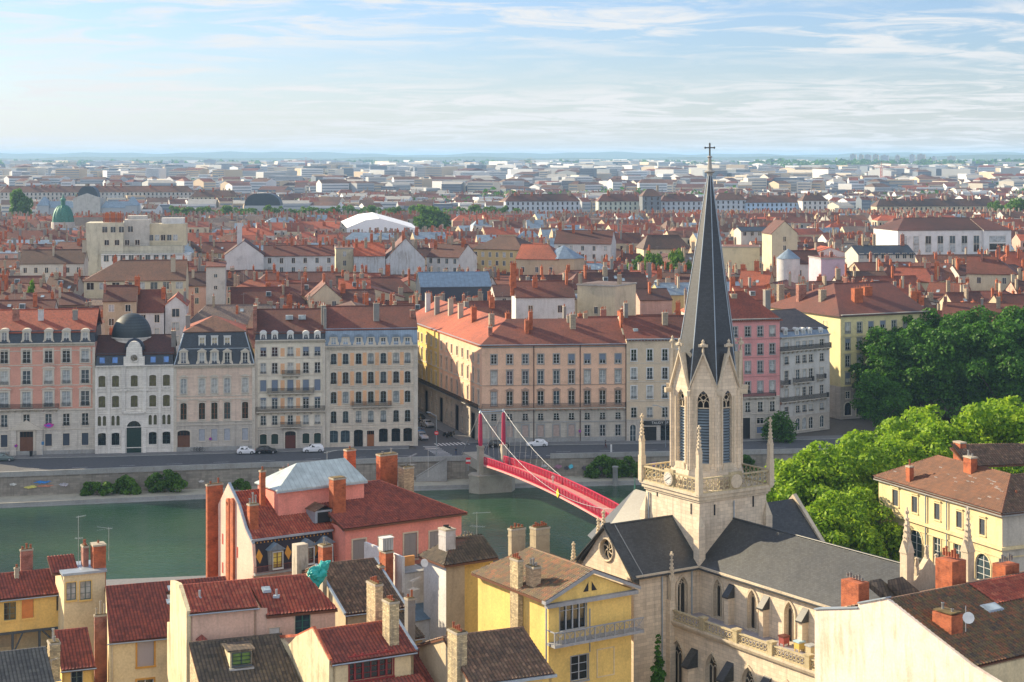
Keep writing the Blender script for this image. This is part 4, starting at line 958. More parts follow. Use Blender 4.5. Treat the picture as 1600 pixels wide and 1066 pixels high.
LM('townhouse','white gable ended townhouse with a tall white chimney stack in the middle',560,351,412,398,420,wall='white',roof='maroon',typ='y',rise=4.6,depth=16,chim=[(.38,.05,7,'white',1.6),(.9,.3,2,'brick',1)])
LM('apartment_building','big weathered blank white gable wall with three small windows above red roofs',590,603,664,404,428,wall=plaster('weathered_white',(.52,.55,.58),.9),roof='maroon',typ='y',rise=7,depth=18,chim=[(.2,.1,3,'stone',1),(.45,.06,3,'brick',1),(.8,.3,3.4,'stone',1.)])
LM('apartment_building','stained blank grey-white party wall left of the big gable',588,553,602,399,428,wall=plaster('weathered_white',(0,0,0)),roof='orange',rise=4,depth=14,chim=[(.1,.3,3,'brick',1),(.4,.3,3,'stone',1),(.6,.5,3,'brick',1),(.9,.5,3.6,'stone',1)])
LM('apartment_building','white corner building with a narrow sunlit side left of the stained wall',590,525,552,389,428,wall='cream',roof='brown',flat=True,depth=14,wins=(3,4.5,2.6),chim=[(.2,.3,2.5,'stone',.8),(.5,.5,2.5,'brick',.8),(.8,.5,2.5,'brick',.8)])
LM('apartment_building','white building with a regular grid of small windows behind the long blue hall',600,667,717,401,432,deg=-25,wall='white',roof='maroon',rise=4,depth=14,wins=(4,2.6,2.4),chim=[(.1,.3,3,'brick',1),(.5,.5,3,'stone',1),(.9,.4,3,'brick',1)])
LM('market_hall','long hall with a blue-grey metal roof over a dark glazed side',505,657,768,447,474,wall=plain('dark_glazing',(.035,.055,.085),.3),roof=zinc('hall_blue',(.13,.20,.29),1.2,.45),rise=3.6,depth=16,cat='hall')
LM('theatre','sunlit yellow classical block with two tiers of small arched windows',640,738,816,389,428,deg=-24,wall='ochre',roof='brown',rise=4.4,depth=18,hip=(7,7),wins=(2,2.4,3.),cat='theatre')
LM('chapel','pale chapel with orange roof and a rounded end under a blue zinc cone',560,806,872,404,425,deg=-16,wall='tan',roof='orange',rise=4.2,depth=14,hip=(0,5),wins=(1,3.6,4.5),cat='chapel')
LM('apartment_building','large white block with blue shadows left of the row of small green trees',655,866,955,380,410,deg=-10,wall='white',roof='maroon',rise=4.5,depth=16,wins=(3,3.6,2.8),chim=[(.05,.5,3,'brick',1.2),(.3,.4,3,'brick',1),(.62,.4,3,'brick',1)])
LM('townhouse','pale house with sunny dormers behind the row of small green trees',690,1006,1078,388,398,wall='cream',roof='brown',rise=5,depth=14,hip=(3,3),wins=(1,4,3))
LM('townhouse','lilac-white townhouse with a dark red roof above the corner block',425,806,898,463,500,deg=5,wall='white',roof='maroon',rise=3.4,depth=12,wins=(2,5.5,4.),chim=[(-.02,.3,6,'brick',1.5),(.35,.3,2.5,'brick',1.2),(.9,.4,3.4,'brick',1.2)])
LM('townhouse','sunlit cream house with a patchy blank wall behind the corner block',440,902,961,447,495,deg=-30,wall='cream',roof='grey',flat=True,depth=12,wins=(1,5,7),chim=[(.02,.1,3,'stone',1.2),(.95,.3,3,'stone',1)])
LM('townhouse','salmon orange house half hidden behind the spire',470,1000,1050,468,495,deg=10,wall='pink',roof='maroon',rise=2.5,depth=12,chim=[(.4,.3,3,'brick',1.1)])
LM('warehouse','sunlit cream blank wall right of the spire',620,1128,1187,387,415,deg=-8,wall=plaster('bright_cream',(.62,.56,.40),.1),roof='brown',flat=True,depth=14,cat='building')
LM('townhouse','narrow sunlit yellow house with a gable and red roof right of the spire',600,1206,1246,364,394,wall='cream',roof='maroon',rise=4.2,depth=12,typ='y',wins=(2,4,3.))
LM('round_house','white house with a round white tower and pointed zinc cap right of the spire',540,1238,1285,411,440,wall='white',roof='maroon',rise=3.6,depth=12,wins=(1,4,4))
LM('townhouse','lilac pink townhouse with a blank side and tall red chimneys',520,1283,1320,405,435,wall=plaster('lilac_wall',(.55,.42,.50),.15),roof='red',flat=True,depth=12,chim=[(.3,.5,2,'red',1),(.7,.5,2,'red',1)])
LM('museum_building','large white modern building with tall slot windows and a glazed right side',700,1403,1535,359,400,deg=10,wall=plaster('modern_white',(.72,.72,.72),.1),roof='maroon',rise=4.4,depth=26,hip=(8,0),wins=(2,4.9,6.),cat='building',wh=(2.3,3.4))
LM('office_building','white modern wing with dark glass bands beside the slot windowed building',705,1537,1580,359,395,deg=10,wall=plaster('modern_white',(0,0,0)),roof='maroon',rise=4.4,depth=26,hip=(0,6),wins=(3,11,5.),wh=(7,2.4))
LM('apartment_building','house with nineteen white dormer windows in a dark slate attic',600,1341,1430,397,412,wall='pale',roof='slate',rise=2.6,depth=14,wins=(1,2.4,1.6),chim=[(.2,.5,4,'stone',1),(.4,.5,4,'stone',1),(.9,.5,4,'red',1.4)],wh=(1.3,1.8))
LM('apartment_building','dark slate mansard house with five pale dormers right of the spire',745,1158,1204,361,375,wall='pale',roof='slate',rise=1.5,depth=12,wins=(1,2.6,2.),wh=(1.3,1.6))
LM('townhouse','long cream house with maroon roof and two pink chimneys at the right',505,1510,1589,427,448,deg=-16,wall='cream',roof='maroon',rise=4.4,depth=14,hip=(0,6),wins=(1,6,3.),chim=[(.3,.4,3.4,'red',1.6),(.62,.4,4,'red',1.6)])
# terraced apartment building with set back upper storeys
def box_thing(name,label,cat,Y,u0,u1,parts,deg=8.,vb=None,group=None):
    fr=Fr(u0,Y,deg); e=empty(name,fr,label=label,cat=cat,group=group)
    if vb: OCC.append((u0-2,u1+2,Y,vb)); FOOTP.append((Y,u0,u1,18,deg))
    for pn,(a0,a1,b0,b1,v0,v1,m) in parts:
        mb=MB(); x0=fr.a(a0); x1=fr.a(a1); mb.box(x0,x1,b0,b1,0 if v0 is None else fr.z(v0,0),fr.z(v1,0),m); mb.build(pn,e)
    return fr,e
CRM=plaster('modern_cream',(.56,.53,.42),.5)
fr,e=box_thing('apartment_building','cream terraced modern block with roof terraces left of centre','building',600,133,296,[('base_storey',(158,296,0,16,None,400,M_white)),('storey',(158,285,2.5,16,400,386,CRM)),('storey',(133,192,2,16,None,349,CRM)),('storey',(192,232,5,16,386,345,WM['pale'])),('storey',(232,290,6,16,386,352,WM['cream'])),('balcony',(158,290,-.2,2.4,399,397.5,M_white)),('roof_storey',(250,286,9,15,352,343,WM['white'])),('roof_storey',(196,226,9,15,345,339,WM['pale']))],vb=402)
for i in range(9): town_window(e,fr.a(166+i*13),0,fr.z(409,0),0,1.6,2.2,M_gl[1])
rl_=MB(); rail(rl_,fr.a(158),fr.a(292),-.15,fr.z(397.5,0),fr.z(397.5,0)+1.,M_iron,.5); rail(rl_,fr.a(160),fr.a(284),2.4,fr.z(385.5,0),fr.z(385.5,0)+1.,M_iron,.5); rl_.build('railing',e)
for i in range(9): town_window(e,fr.a(198+i*9.5,6),5.9,fr.z(378,0),0,1.5,2.,M_gl[i%3])
for i in range(4): town_window(e,fr.a(163+i*13),1.95 if i<3 else 5,fr.z(364,0),0,1.7,2.,M_gl[0]); town_window(e,fr.a(166+i*16),1.95,fr.z(384,0),0,1.5,1.8,M_gl[0])
for i in range(10): put_chimney(e,fr.a(160+i*3.2),6,fr.z(349,0),.6,.6,3.2,'brick' if i%3 else 'red',1)
# chapel end and round tower as parts of their own
e=[o for o in bpy.data.objects if o.name.startswith('chapel')][0]; f=Fr(806,560,-16); x=f.a(872); ze=f.z(404,x/2)
mb=MB(); mb.lathe((x,7,0),[(7,0),(7,ze)],8,WM['tan'],False); mb.build('apse',e); mb=MB(); mb.lathe((x,7,ze),[(7.4,0),(.1,4.)],8,M_zinc,False); mb.build('apse_roof',e)
e=[o for o in bpy.data.objects if o.name.startswith('round_house')][0]; f=Fr(1238,540,8); mb=MB(); zt=f.z(404,0); mb.lathe((-1,1,0),[(3.6,0),(3.6,zt)],20,WM['white']); mb.build('tower',e); mb=MB(); mb.lathe((-1,1,zt),[(3.8,0),(.1,3.)],20,M_zinc); mb.build('tower_roof',e)
# white festival tent
f=Fr(542,960,0); e=empty('event_tent',f,label='huge white peaked tent standing among the rooftops beside a round green tree',cat='tent'); OCC.append((538,658,960,363)); FOOTP.append((960,540,656,30,0))
TW=plain('tent_white',(.80,.82,.84),.6,0,.04); zt=f.z(341,0); zl=f.z(352,0); mb=MB(); W0=f.a(655)
P_=[(0,0,zl-1.5),(W0*.25,0,zt-1.2),(W0*.45,0,zt-.2),(W0*.62,0,zt-2),(W0,0,zl-2.5)]
for a,b in zip(P_[:-1],P_[1:]): mb.face([a,b,(b[0]-6,26,b[2]+2.6),(a[0]-6,26,a[2]+2.6)],TW)
o=mb.build('canopy',e); mb=MB()
for a,b in zip(P_[:-1],P_[1:]): mb.face([(a[0],.1,0),(b[0],.1,0),(b[0],.1,b[2]),(a[0],.1,a[2])],TW)
mb.build('side_wall',e)
# green copper dome
f=Fr(98.5,900,0); e=empty('copper_dome',f,label='green copper dome with lantern rising behind the old roofs at the left',cat='dome'); OCC.append((80,118,900,349))
CU=plain('copper_green',(.045,.17,.13),.5,.2,.35); ST=WM['pale']; zb=f.z(347,0); r=16.5*900/F
mb=MB(); mb.lathe((0,0,0),[(r*1.1,0),(r*1.1,zb),(r,zb)],20,ST,False); mb.build('drum',e); mb=MB(); mb.lathe((0,0,zb),[(r*math.cos(t)**.8,9.*math.sin(t)) for t in [i*math.pi/2/9*.93 for i in range(9)]],16,CU)
for i in range(8):
    t=2*math.pi*i/8
    for k in range(8):
        t0=k*math.pi/2/9*.93; t1=(k+1)*math.pi/2/9*.93; mb.tube((r*1.01*math.cos(t0)**.8*math.cos(t),r*1.01*math.cos(t0)**.8*math.sin(t),zb+9*math.sin(t0)),(r*1.01*math.cos(t1)**.8*math.cos(t),r*1.01*math.cos(t1)**.8*math.sin(t),zb+9*math.sin(t1)),.16,.16,4,CU,False)
mb.build('dome',e); mb=MB(); mb.lathe((0,0,zb+8.6),[(1.7,0),(1.2,.2),(1.2,2.4),(1.6,2.5),(1.5,3.3),(.6,4.1),(.15,6.)],10,CU,False); mb.build('lantern',e)
# -------- generated houses: rows from the quay to the middle distance
cnt=0
fc_u=[-40,0,149,270,398,508,652,753,978,1142,1219,1296,1313,1450]; 
def front_limit(u):   # distance behind which free ground begins
    if u<500: return 372
    if u<655: return 374
    if u<760: return 418
    if u<985: return 392
    if u<1140: return 386
    if u<1225: return 398
    if u<1320: return 425
    if u<1460: return 430
    return 415
walls=['cream','white','grey','tan','ochre','pink','pale','cream','pale','tan']; roofs=['red','maroon','red','maroon','maroon','brown','orange','maroon','grey','zinc','brown']
CH=['brick','brick','red','stone','stone','render','grey','brick','render']
def blocked(Y,ua,ub,dep):
    for (Yf,a,b,d,dg) in FOOTP:
        if ub>a-1 and ua<b+1 and Y+dep>Yf-1 and Y<Yf+d+6: return True
    return False
def cap(Y,ua,ub,zt):
    """highest top allowed so that listed buildings further back stay visible"""
    for a,b,Yl,vb in OCC:
        if Yl>Y and ub>a and ua<b: zt=min(zt,H-(vb-HY)/F*Y)
    return zt
OCC+= [(975,1076,620,424),(640,706,1150,362),(-100,1700,1380,335)]
specs=[]; META={}
Y=374.
while Y<700:
    u=-25+rnd.random()*15
    while u<1625:
        wd=rnd.choice((9,11,13,16,20,24))*(1 if Y<560 else 1.15); pw=wd*F/Y; yy=Y+rnd.uniform(-3.5,3.5)+(u-800)*.012*Y/100*0; dep=rnd.uniform(11,14)
        if (yy>440 or u+pw<640 or u>760) and yy>front_limit(u+pw*.5)+2 and not blocked(yy,u,u+pw,dep):
            top=rnd.uniform(19.5,26.5); typ=rnd.choice('xxxxxy'); rise=rnd.uniform(2.4,4.4)
            top=cap(yy,u,u+pw,top)
            if top>9: specs.append((yy,u,u+pw,top-rise,typ,rise,dep,rnd.choice((8,8,8,5,12,-18,-28)) if u>600 else rnd.choice((8,9,7,10,-6))))
        u+=pw+rnd.choice((0,0,0,0,4,10))
    Y+=rnd.choice((12.5,14.5,16.5)) if Y<560 else rnd.choice((15,17,19))
print('town houses',len(specs)); SKL=glass('roof_light',(.30,.38,.42),.2); M_rim_=plain('aerial_grey',(.25,.26,.27),.4,.5)
for (yy,ua,ub,ze,typ,rise,dep,dg) in specs:
    wl=rnd.choice(walls); rf=rnd.choice(roofs); nc=rnd.choice((3,4,4,5,5)); wid=(ub-ua)*yy/F
    ch=[(rnd.choice((.03,.97,.25,.5,.7)),rnd.uniform(.25,.7),rnd.uniform(1.6,3.6),rnd.choice(CH),rnd.choice((.6,.8,1.,1.4))) for _ in range(nc)]
    fl=rf=='zinc' and rnd.random()<.5; hp=rnd.choice(((0,0),(0,0),(4,0),(0,4),(4,4))) if typ=='x' and wid>11 else (0,0)
    e=house('town_house','x',yy,ua,ub,0,deg=dg,depth=dep,wall=wl,roof=rf,typ=typ,rise=rise,hip=hp,chim=ch,zabs=ze,flat=fl,wins=(1 if yy>520 else 2,rnd.choice((2.8,3.4,4.2)),2.4) if rnd.random()<.75 else None,group='old town houses between the quay and the far river')
    META[e.name]=((ua+ub)/2,(H-ze)*F/yy+HY,wl,rf,typ,nc,fl,round(wid),hp[0]+hp[1]>0)
    if not fl and rnd.random()<.45:
        for k in range(rnd.choice((1,2,3))):
            t=rnd.uniform(.2,.7); X_=rnd.uniform(.15,.85)*wid; sl=rise/(dep/2) if typ=='x' else 0
            if typ=='x': mb=MB(); mb.faces([(-.45,-.5,.08-.5*sl),(.45,-.5,.08-.5*sl),(.45,.5,.08+.5*sl),(-.45,.5,.08+.5*sl)],[(0,1,2,3)],SKL); mb.build('skylight',e,(X_,dep*.5*t,ze+rise*t))
    if rnd.random()<.4: mb=MB(); x=rnd.uniform(.2,.8)*wid; mb.tube((x,dep*.5,ze),(x,dep*.5,ze+rise+3),.035,.03,3,M_rim_); mb.tube((x-.7,dep*.5,ze+rise+2.6),(x+.7,dep*.5,ze+rise+2.8),.03,.03,3,M_rim_); mb.build('aerial_mast',e)
    if rnd.random()<.2 and not fl: 
        mb=MB(); mb.box(-.7,.7,-1.2,0,0,1.2,M_zincs); mb.box(-.55,.55,-1.22,-.1,.1,1.1,M_gl[1]); mb.build('dormer',e,(wid*.5,dep*.3,ze+rise*.45))
# -------- roofs beyond: one mass
def quickroofs(mb,Y0,Y1,step,wr,hr,cols,rc,uL=-60,uR=1660,chn=3,density=1.,gap=0,flatp=.0,seed=5,rz=8.,wins=False):
    q=random.Random(seed); Y=Y0
    while Y<Y1:
        X=(uL-CX)/F*Y+q.random()*10
        while X<(uR-CX)/F*Y:
            wd=q.choice(wr); dep=step*q.uniform(.6,.85); u=CX+X/Y*F; pw=wd*F/Y
            if q.random()<density:
                top=q.uniform(*hr); top=cap(Y,u,u+pw,top)
                if top>6 and not blocked(Y,u,u+pw,dep):
                    yy=Y+q.uniform(-step*.2,step*.2)+X*.14; m=q.choice(cols); r=q.choice(rc); rise=0 if q.random()<flatp else q.uniform(2.5,4.5); ze=top-rise
                    rr_=R(q.uniform(-rz,rz)+8); ca,sa_=math.cos(rr_),math.sin(rr_)
                    x0,x1,y0,y1=0,wd,0,dep; T=lambda x,y,z:(X+x*ca-y*sa_,yy+x*sa_+y*ca,z)
                    A,B,C,D=(x0,y0),(x1,y0),(x1,y1),(x0,y1)
                    v=[T(p[0],p[1],0) for p in(A,B,C,D)]+[T(p[0],p[1],ze) for p in(A,B,C,D)]
                    mb.faces(v,[(0,1,5,4),(1,2,6,5),(3,0,4,7)],m)
                    if rise:
                        h=min(wd*.3,4)*q.choice((0,0,1)); ra=T(x0+h,(y0+y1)/2,top); rb=T(x1-h,(y0+y1)/2,top)
                        mb.faces(v[4:]+[ra,rb],[(0,1,5,4),(2,3,4,5)],r); mb.faces(v[4:]+[ra,rb],[(3,0,4),(1,2,5)],r if h else m)
                    else: mb.faces(v[4:],[(0,1,2,3)],q.choice((M_greyst,M_zincs,m)))
                    if wins and ze>8:
                        for k in range(1,int(ze/3.3)):
                            zz_=ze-k*3.3; mb.faces([T(.8,-.08,zz_),T(wd-.8,-.08,zz_),T(wd-.8,-.08,zz_+1.4),T(.8,-.08,zz_+1.4)],[(0,1,2,3)],M_band)
                    elif pw>8:
                        nw=int(wd/3.2)
                        for j in range(2):
                            for i in range(nw):
                                xx=x0+(i+.5)*wd/nw; zz_=ze-2.6-j*3.1; 
                                mb.face([T(xx-.5,-.06,zz_),T(xx+.5,-.06,zz_),T(xx+.5,-.06,zz_+1.6),T(xx-.5,-.06,zz_+1.6)],M_gl[0])
                    for k in range(q.choice((chn-1,chn,chn+1)) if chn else 0):
                        cx=q.uniform(x0+.6,x1-.6); cy=q.uniform(y0+1,y1-1); cw=q.choice((.5,.7,.9)); zc=ze+rise*(1-abs((cy-y0)/(y1-y0)-.5)*2)-.5
                        wx,wy,_=T(cx,cy,0); cw*=.6; mb.box(wx-cw,wx+cw,wy-.35,wy+.35,zc,zc+q.uniform(2,4.2),q.choice((M_brick,M_brick,M_brickr,M_chst,M_chcr,M_chgy,M_chst)),False)
            X+=wd+(q.choice((0,0,0,4)) if gap==0 else q.uniform(0,gap))
        Y+=step*q.uniform(.85,1.15)
mb=MB(); wmc=[WM[k] for k in ('cream','white','grey','tan','pale','pink','cream','pale')]
quickroofs(mb,700,1330,19,(9,12,15,18,24),(18.5,27),wmc,[RT['red'],RT['maroon'],RT['maroon'],RT['brown'],RT['orange'],RT['red'],RT['grey'],M_zinc],chn=5)
tag(mb.build('distant_rooftops'),'dense sea of red roofs and chimneys beyond the nearer old town houses','rooftops',kind='stuff')
# -------- pale modern city towards the horizon
PALE=[plain('far_white',(.58,.59,.60),.8,0,.1),plain('far_cream',(.60,.55,.46),.8,0,.1),plain('far_grey',(.36,.38,.40),.8,0,.1),plain('far_ochre',(.52,.42,.30),.8,0,.1),plain('far_white',(0,0,0)),plain('far_dark',(.12,.15,.19),.6,0,.1)]
mb=MB(); rr=[RT['brown'],RT['maroon'],RT['red'],RT['brown'],M_greyst]
M_band=plain('window_band',(.20,.23,.27),.4,0,.3)
quickroofs(mb,1600,2050,25,(9,13,18,26),(13,22),PALE,rr,chn=2,density=.95,gap=5,flatp=.12,seed=13,rz=20,wins=True)
quickroofs(mb,2070,2700,34,(12,17,24,34),(12,34),PALE,rr,chn=0,density=.9,gap=10,flatp=.3,seed=3,rz=35,wins=True)
quickroofs(mb,2700,5200,75,(14,22,36),(10,42),PALE,rr,chn=0,density=.8,gap=26,flatp=.7,seed=4,rz=45,wins=True)
quickroofs(mb,5200,9500,190,(22,36,60),(8,46),PALE,rr,chn=0,density=.6,gap=80,flatp=1.,seed=6,rz=45)
tag(mb.build('distant_city'),'pale city blocks spreading from the far river to the foot of the hills','city',kind='stuff')
# long quay terraces on the far bank of the second river
def terrace(label,Y,u0,u1,vt,m,rm,rows=4,dark=False,grp='long terraces on the far river bank',step=4.):
    fr=Fr(u0,Y,6); e=empty('quay_terrace',fr,label=label,cat='terrace',group=grp); x1=fr.a(u1); ze=fr.z(vt,0)
    mb=MB(); mb.box(0,x1,0,16,0,ze,m,False); mb.build('wall',e); gable_roof(0,x1,0,16,ze,ze+5.5,rm,ov=.5,hip=(5,5)).build('roof',e)
    mb=MB(); n=int(x1/step)
    for j in range(rows):
        for i in range(n): x=(i+.5)*x1/n; z=ze-3.6-j*4; mb.face([(x-.7,-.05,z),(x+.7,-.05,z),(x+.7,-.05,z+2.4),(x-.7,-.05,z+2.4)],M_gl[0])
    o=mb.build('window',e); o['kind']='stuff'
    mb=MB()
    for i in range(int(x1/9)): x=rnd.uniform(1,x1-1); mb.box(x-.9,x+.9,6,7.2,ze+3,ze+rnd.uniform(6.5,9),rnd.choice((M_brick,M_brickr,M_chst)),False)
    o=mb.build('chimney',e); o['kind']='stuff'
    OCC.append((u0,u1,Y,min(333,vt+21))); return e
BLS=plaster('terrace_blue_grey',(.50,.54,.60),.2)
for a in ((1460,790,906,314,'blue-white terrace farthest left on the far bank',BLS,'maroon'),(1470,935,1004,314,'pale green-grey terrace with a red roof between two taller ones',plaster('terrace_green',(.50,.54,.48),.2),'maroon'),(1450,1004,1033,306,'tall dark grey terrace house rising above its neighbours on the far bank',plaster('terrace_dark',(.17,.19,.22),.2),'brown'),(1470,1033,1096,314,'blue-white terrace just left of the spire on the far bank',BLS,'maroon'),(1470,1118,1166,312,'blue-white domed terrace just right of the spire on the far bank',BLS,'brown'),(1470,1166,1254,316,'long light blue university terrace right of the spire',plaster('terrace_light_blue',(.42,.56,.74),.1),'brown'),(1460,1254,1293,313,'white corner pavilion at the right end of the blue terrace',WM['white'],'brown'),(1440,1370,1560,322,'very long low cream barracks with a brown roof',WM['cream'],'brown'),(1420,1560,1640,341,'blue-grey terrace at the right edge above the old roofs',BLS,'maroon'),(1700,0,300,300,'long pale barracks with a brown roof left of the domes',WM['pale'],'brown'),(1640,298,372,307,'cream terrace with brown roof left of the round hall',WM['cream'],'brown'),(1720,440,480,312,'pale lilac terrace right of the round hall',WM['pale'],'maroon')):
    terrace(a[4],a[0],a[1],a[2],a[3],a[5],RT[a[6]])
# ---------------------------------------------------------------- foliage
def leafm(name,cs,tr=.35):
    m,nt,p=newmat(name)
    v=uvn(nt,obj=True); n=noisen(nt,v,.45,3,.6); n2=nn(nt,'ShaderNodeTexWhiteNoise',noise_dimensions='3D'); 
    g=nn(nt,'ShaderNodeNewGeometry'); nt.links.new(g.outputs['Random Per Island'],n2.inputs['Vector']) if False else None
    fac=mth('ADD',mth('MULTIPLY',n,.75,nt_=nt),mth('MULTIPLY',g.outputs['Random Per Island'],.3,nt_=nt),nt_=nt)
    base=ramp(nt,fac,[(.36,cs[0]),(.52,cs[1]),(.7,cs[2])])
    nt.links.new(base,p.inputs['Base Color']); p.inputs['Roughness'].default_value=.6; p.inputs['Specular IOR Level'].default_value=.25
    t=nn(nt,'ShaderNodeBsdfTranslucent'); nt.links.new(base,t.inputs[0]); mx=nn(nt,'ShaderNodeMixShader'); mx.inputs[0].default_value=tr
    o=[n_ for n_ in nt.nodes if n_.type=='OUTPUT_MATERIAL'][0]; nt.links.new(p.outputs[0],mx.inputs[1]); nt.links.new(t.outputs[0],mx.inputs[2]); nt.links.new(mx.outputs[0],o.inputs[0])
    return m
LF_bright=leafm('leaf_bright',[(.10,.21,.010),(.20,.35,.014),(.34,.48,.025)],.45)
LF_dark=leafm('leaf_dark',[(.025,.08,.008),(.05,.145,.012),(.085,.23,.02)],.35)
LF_mid=leafm('leaf_mid',[(.05,.12,.012),(.09,.19,.018),(.14,.27,.03)],.4)
M_bark=plain('bark',(.13,.105,.08),.9,0,.3)
def leaf_cloud(q,blobs,n,size,mat,name='crown'):
    """leaf faces spread near the surface of many overlapping lumps"""
    rs=np.random.RandomState(q.randint(0,99999)); w_=np.array([b[3]**2 for b in blobs]); w_=w_/w_.sum()
    idx=rs.choice(len(blobs),n,p=w_); c=np.array([b[:3] for b in blobs])[idx]; r=np.array([b[3] for b in blobs])[idx]
    d=rs.normal(size=(n,3)); d/=np.linalg.norm(d,axis=1)[:,None]; d[:,2]=np.where(rs.rand(n)<.6,np.abs(d[:,2]),d[:,2])
    p=c+d*(r*(1-.45*rs.rand(n)**1.8))[:,None]*np.array([1,1,.82])
    nv=d*.55+rs.normal(size=(n,3))*.55+np.array([0,0,.35]); nv/=np.linalg.norm(nv,axis=1)[:,None]
    t=np.cross(nv,rs.normal(size=(n,3))); t/=np.linalg.norm(t,axis=1)[:,None]; b=np.cross(nv,t)
    s=size*(.55+.9*rs.rand(n))[:,None]
    v=np.stack([p-t*s,p-b*s*.7,p+t*s,p+b*s*.7],1).reshape(-1,3)
    me=bpy.data.meshes.new(name); me.vertices.add(4*n); me.vertices.foreach_set('co',v.ravel()); me.loops.add(4*n); me.loops.foreach_set('vertex_index',np.arange(4*n)); me.polygons.add(n); me.polygons.foreach_set('loop_start',np.arange(n)*4); me.update(); me.validate()
    me.materials.append(mat); return me
def tree_meshes(seed,h,rad,n,size,mat,crown_lo=.28,lumps=46):
    q=random.Random(seed); blobs=[]
    cz=h*(1+crown_lo)/2; rz_=h*(1-crown_lo)/2
    for i in range(lumps):
        th=q.uniform(0,2*math.pi); ph=math.asin(q.uniform(-.75,1)); k=q.uniform(.5,.95); 
        rb=rad*q.uniform(.13,.30)*(1 if lumps>60 else 1.25); blobs.append((rad*k*math.cos(ph)*math.cos(th),rad*k*math.cos(ph)*math.sin(th),cz+rz_*k*math.sin(ph),rb))
    for i in range(7): blobs.append((q.uniform(-.3,.3)*rad,q.uniform(-.3,.3)*rad,cz+q.uniform(-.3,.3)*rz_,rad*.42))
    me=leaf_cloud(q,blobs,n,size,mat)
    tb=MB(); zt=h*(crown_lo+.12); tb.tube((0,0,-.5),(0,0,zt),rad*.075,rad*.05,8,M_bark)
    for b in blobs[:16]:
        m=Vector((b[0]*.45,b[1]*.45,zt+(b[2]-zt)*.45)); tb.tube((0,0,zt*.9),m,rad*.035,rad*.02,5,M_bark); tb.tube(m,(b[0],b[1],b[2]),rad*.02,rad*.008,5,M_bark)
    t=tb.build('trunk'); COL.objects.unlink(t); return me,t.data
_tm={}
def tree(name,label,loc,key,sc=1.,rz=0.,group=None,cat='tree'):
    me,tr=_tm[key]; e=empty(name,loc,math.degrees(rz),label,cat,group); e.scale=(sc,sc,sc) if isinstance(sc,(int,float)) else sc
    for n_,m in (('crown',me),('trunk',tr)):
        o=bpy.data.objects.new(n_,m); COL.objects.link(o); o.parent=e
    return e
for i in range(3): _tm['b%d'%i]=tree_meshes(20+i,18,7.5,26000,.25,LF_bright,.10,95)
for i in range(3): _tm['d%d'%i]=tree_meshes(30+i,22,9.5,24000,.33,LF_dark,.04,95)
_tm['m0']=tree_meshes(40,14,6.5,5000,.5,LF_mid,.15,30); _tm['m1']=tree_meshes(41,14,6.5,5000,.5,LF_mid,.15,30)
# trees of the far bank, right
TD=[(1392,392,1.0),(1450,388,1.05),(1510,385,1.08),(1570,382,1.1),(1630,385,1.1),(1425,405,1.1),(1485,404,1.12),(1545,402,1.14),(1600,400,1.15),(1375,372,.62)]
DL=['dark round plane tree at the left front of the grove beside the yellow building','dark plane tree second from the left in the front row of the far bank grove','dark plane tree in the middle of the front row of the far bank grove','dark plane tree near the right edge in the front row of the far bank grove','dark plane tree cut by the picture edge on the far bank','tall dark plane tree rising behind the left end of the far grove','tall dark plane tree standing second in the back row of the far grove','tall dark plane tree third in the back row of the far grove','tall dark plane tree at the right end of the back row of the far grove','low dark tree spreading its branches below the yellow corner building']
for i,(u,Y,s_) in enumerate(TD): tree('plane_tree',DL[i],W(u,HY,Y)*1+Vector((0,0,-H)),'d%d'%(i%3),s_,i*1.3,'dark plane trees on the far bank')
# bright trees of the near bank
TB=[(1268,234,1.13),(1325,240,1.15),(1246,216,.80),(1292,217,.95),(1352,236,1.05),(1405,247,1.15),(1455,247,1.15),(1395,256,1.16),(1448,262,1.24),(1350,258,1.0),(1520,252,1.30),(1575,256,1.36),(1620,250,1.34),(1545,236,1.06),(1236,238,.95),(1335,224,.90)]
BL=['bright plane tree nearest the spire at the left end of the near bank row','bright plane tree second from the spire, its crown above the church roof','small bright tree low beside the bell tower','bright green tree low behind the slate nave roof','large bright plane tree just left of the cream stone building','bright plane tree rising above the left corner of the brown tiled roof','bright plane tree behind the orange chimney of the brown roof','tall bright plane tree reaching up to the far bank road','tall bright plane tree below the dark far grove','bright plane tree just below the balcony house','tall bright plane tree behind the brown tiled roof at the right','tallest bright plane tree near the right picture edge','bright plane tree cut by the right picture edge','bright plane tree close behind the brown roof ridge','small pale green tree between tower pinnacle and first big crown','low bright tree just behind the slate nave roof ridge, left of the cream building']
for i,(u,Y,s_) in enumerate(TB): tree('plane_tree',BL[i],W(u,HY,Y)*1+Vector((0,0,-H)),'b%d'%(i%3),s_,i*2.1,'bright plane trees on the near bank')
# trees in the town
for i,(u,Y,v,w_,lb) in enumerate(((673,1150,318,66,'large round green tree standing alone beside the white tent'),(30,1350,294,40,'dark green tree at the left edge near the domed university'),(988,620,396,44,'small green tree at the left end of the row behind the zinc roof'),(1012,615,392,44,'small green tree second in the row behind the zinc roof'),(1038,612,393,44,'small green tree third in the row behind the zinc roof'),(1062,618,388,44,'small green tree next to the spire in the row behind the zinc roof'),(42,470,434,34,'yellow-green tree top between the roofs at the far left'),(1590,1300,308,50,'dark green tree at the right edge before the pale city'),(1562,1310,312,40,'dark green tree just left of the one at the right edge'))):
    X=(u-CX)/F*Y; top=H-(v-HY)/F*Y; sc=w_*Y/F/13.; hz_=max(6,top); tree('town_tree',lb,(X,Y,0 if top<30 else 0),'m%d'%(i%2),(sc,sc,top/14.*.98),i*1.7)
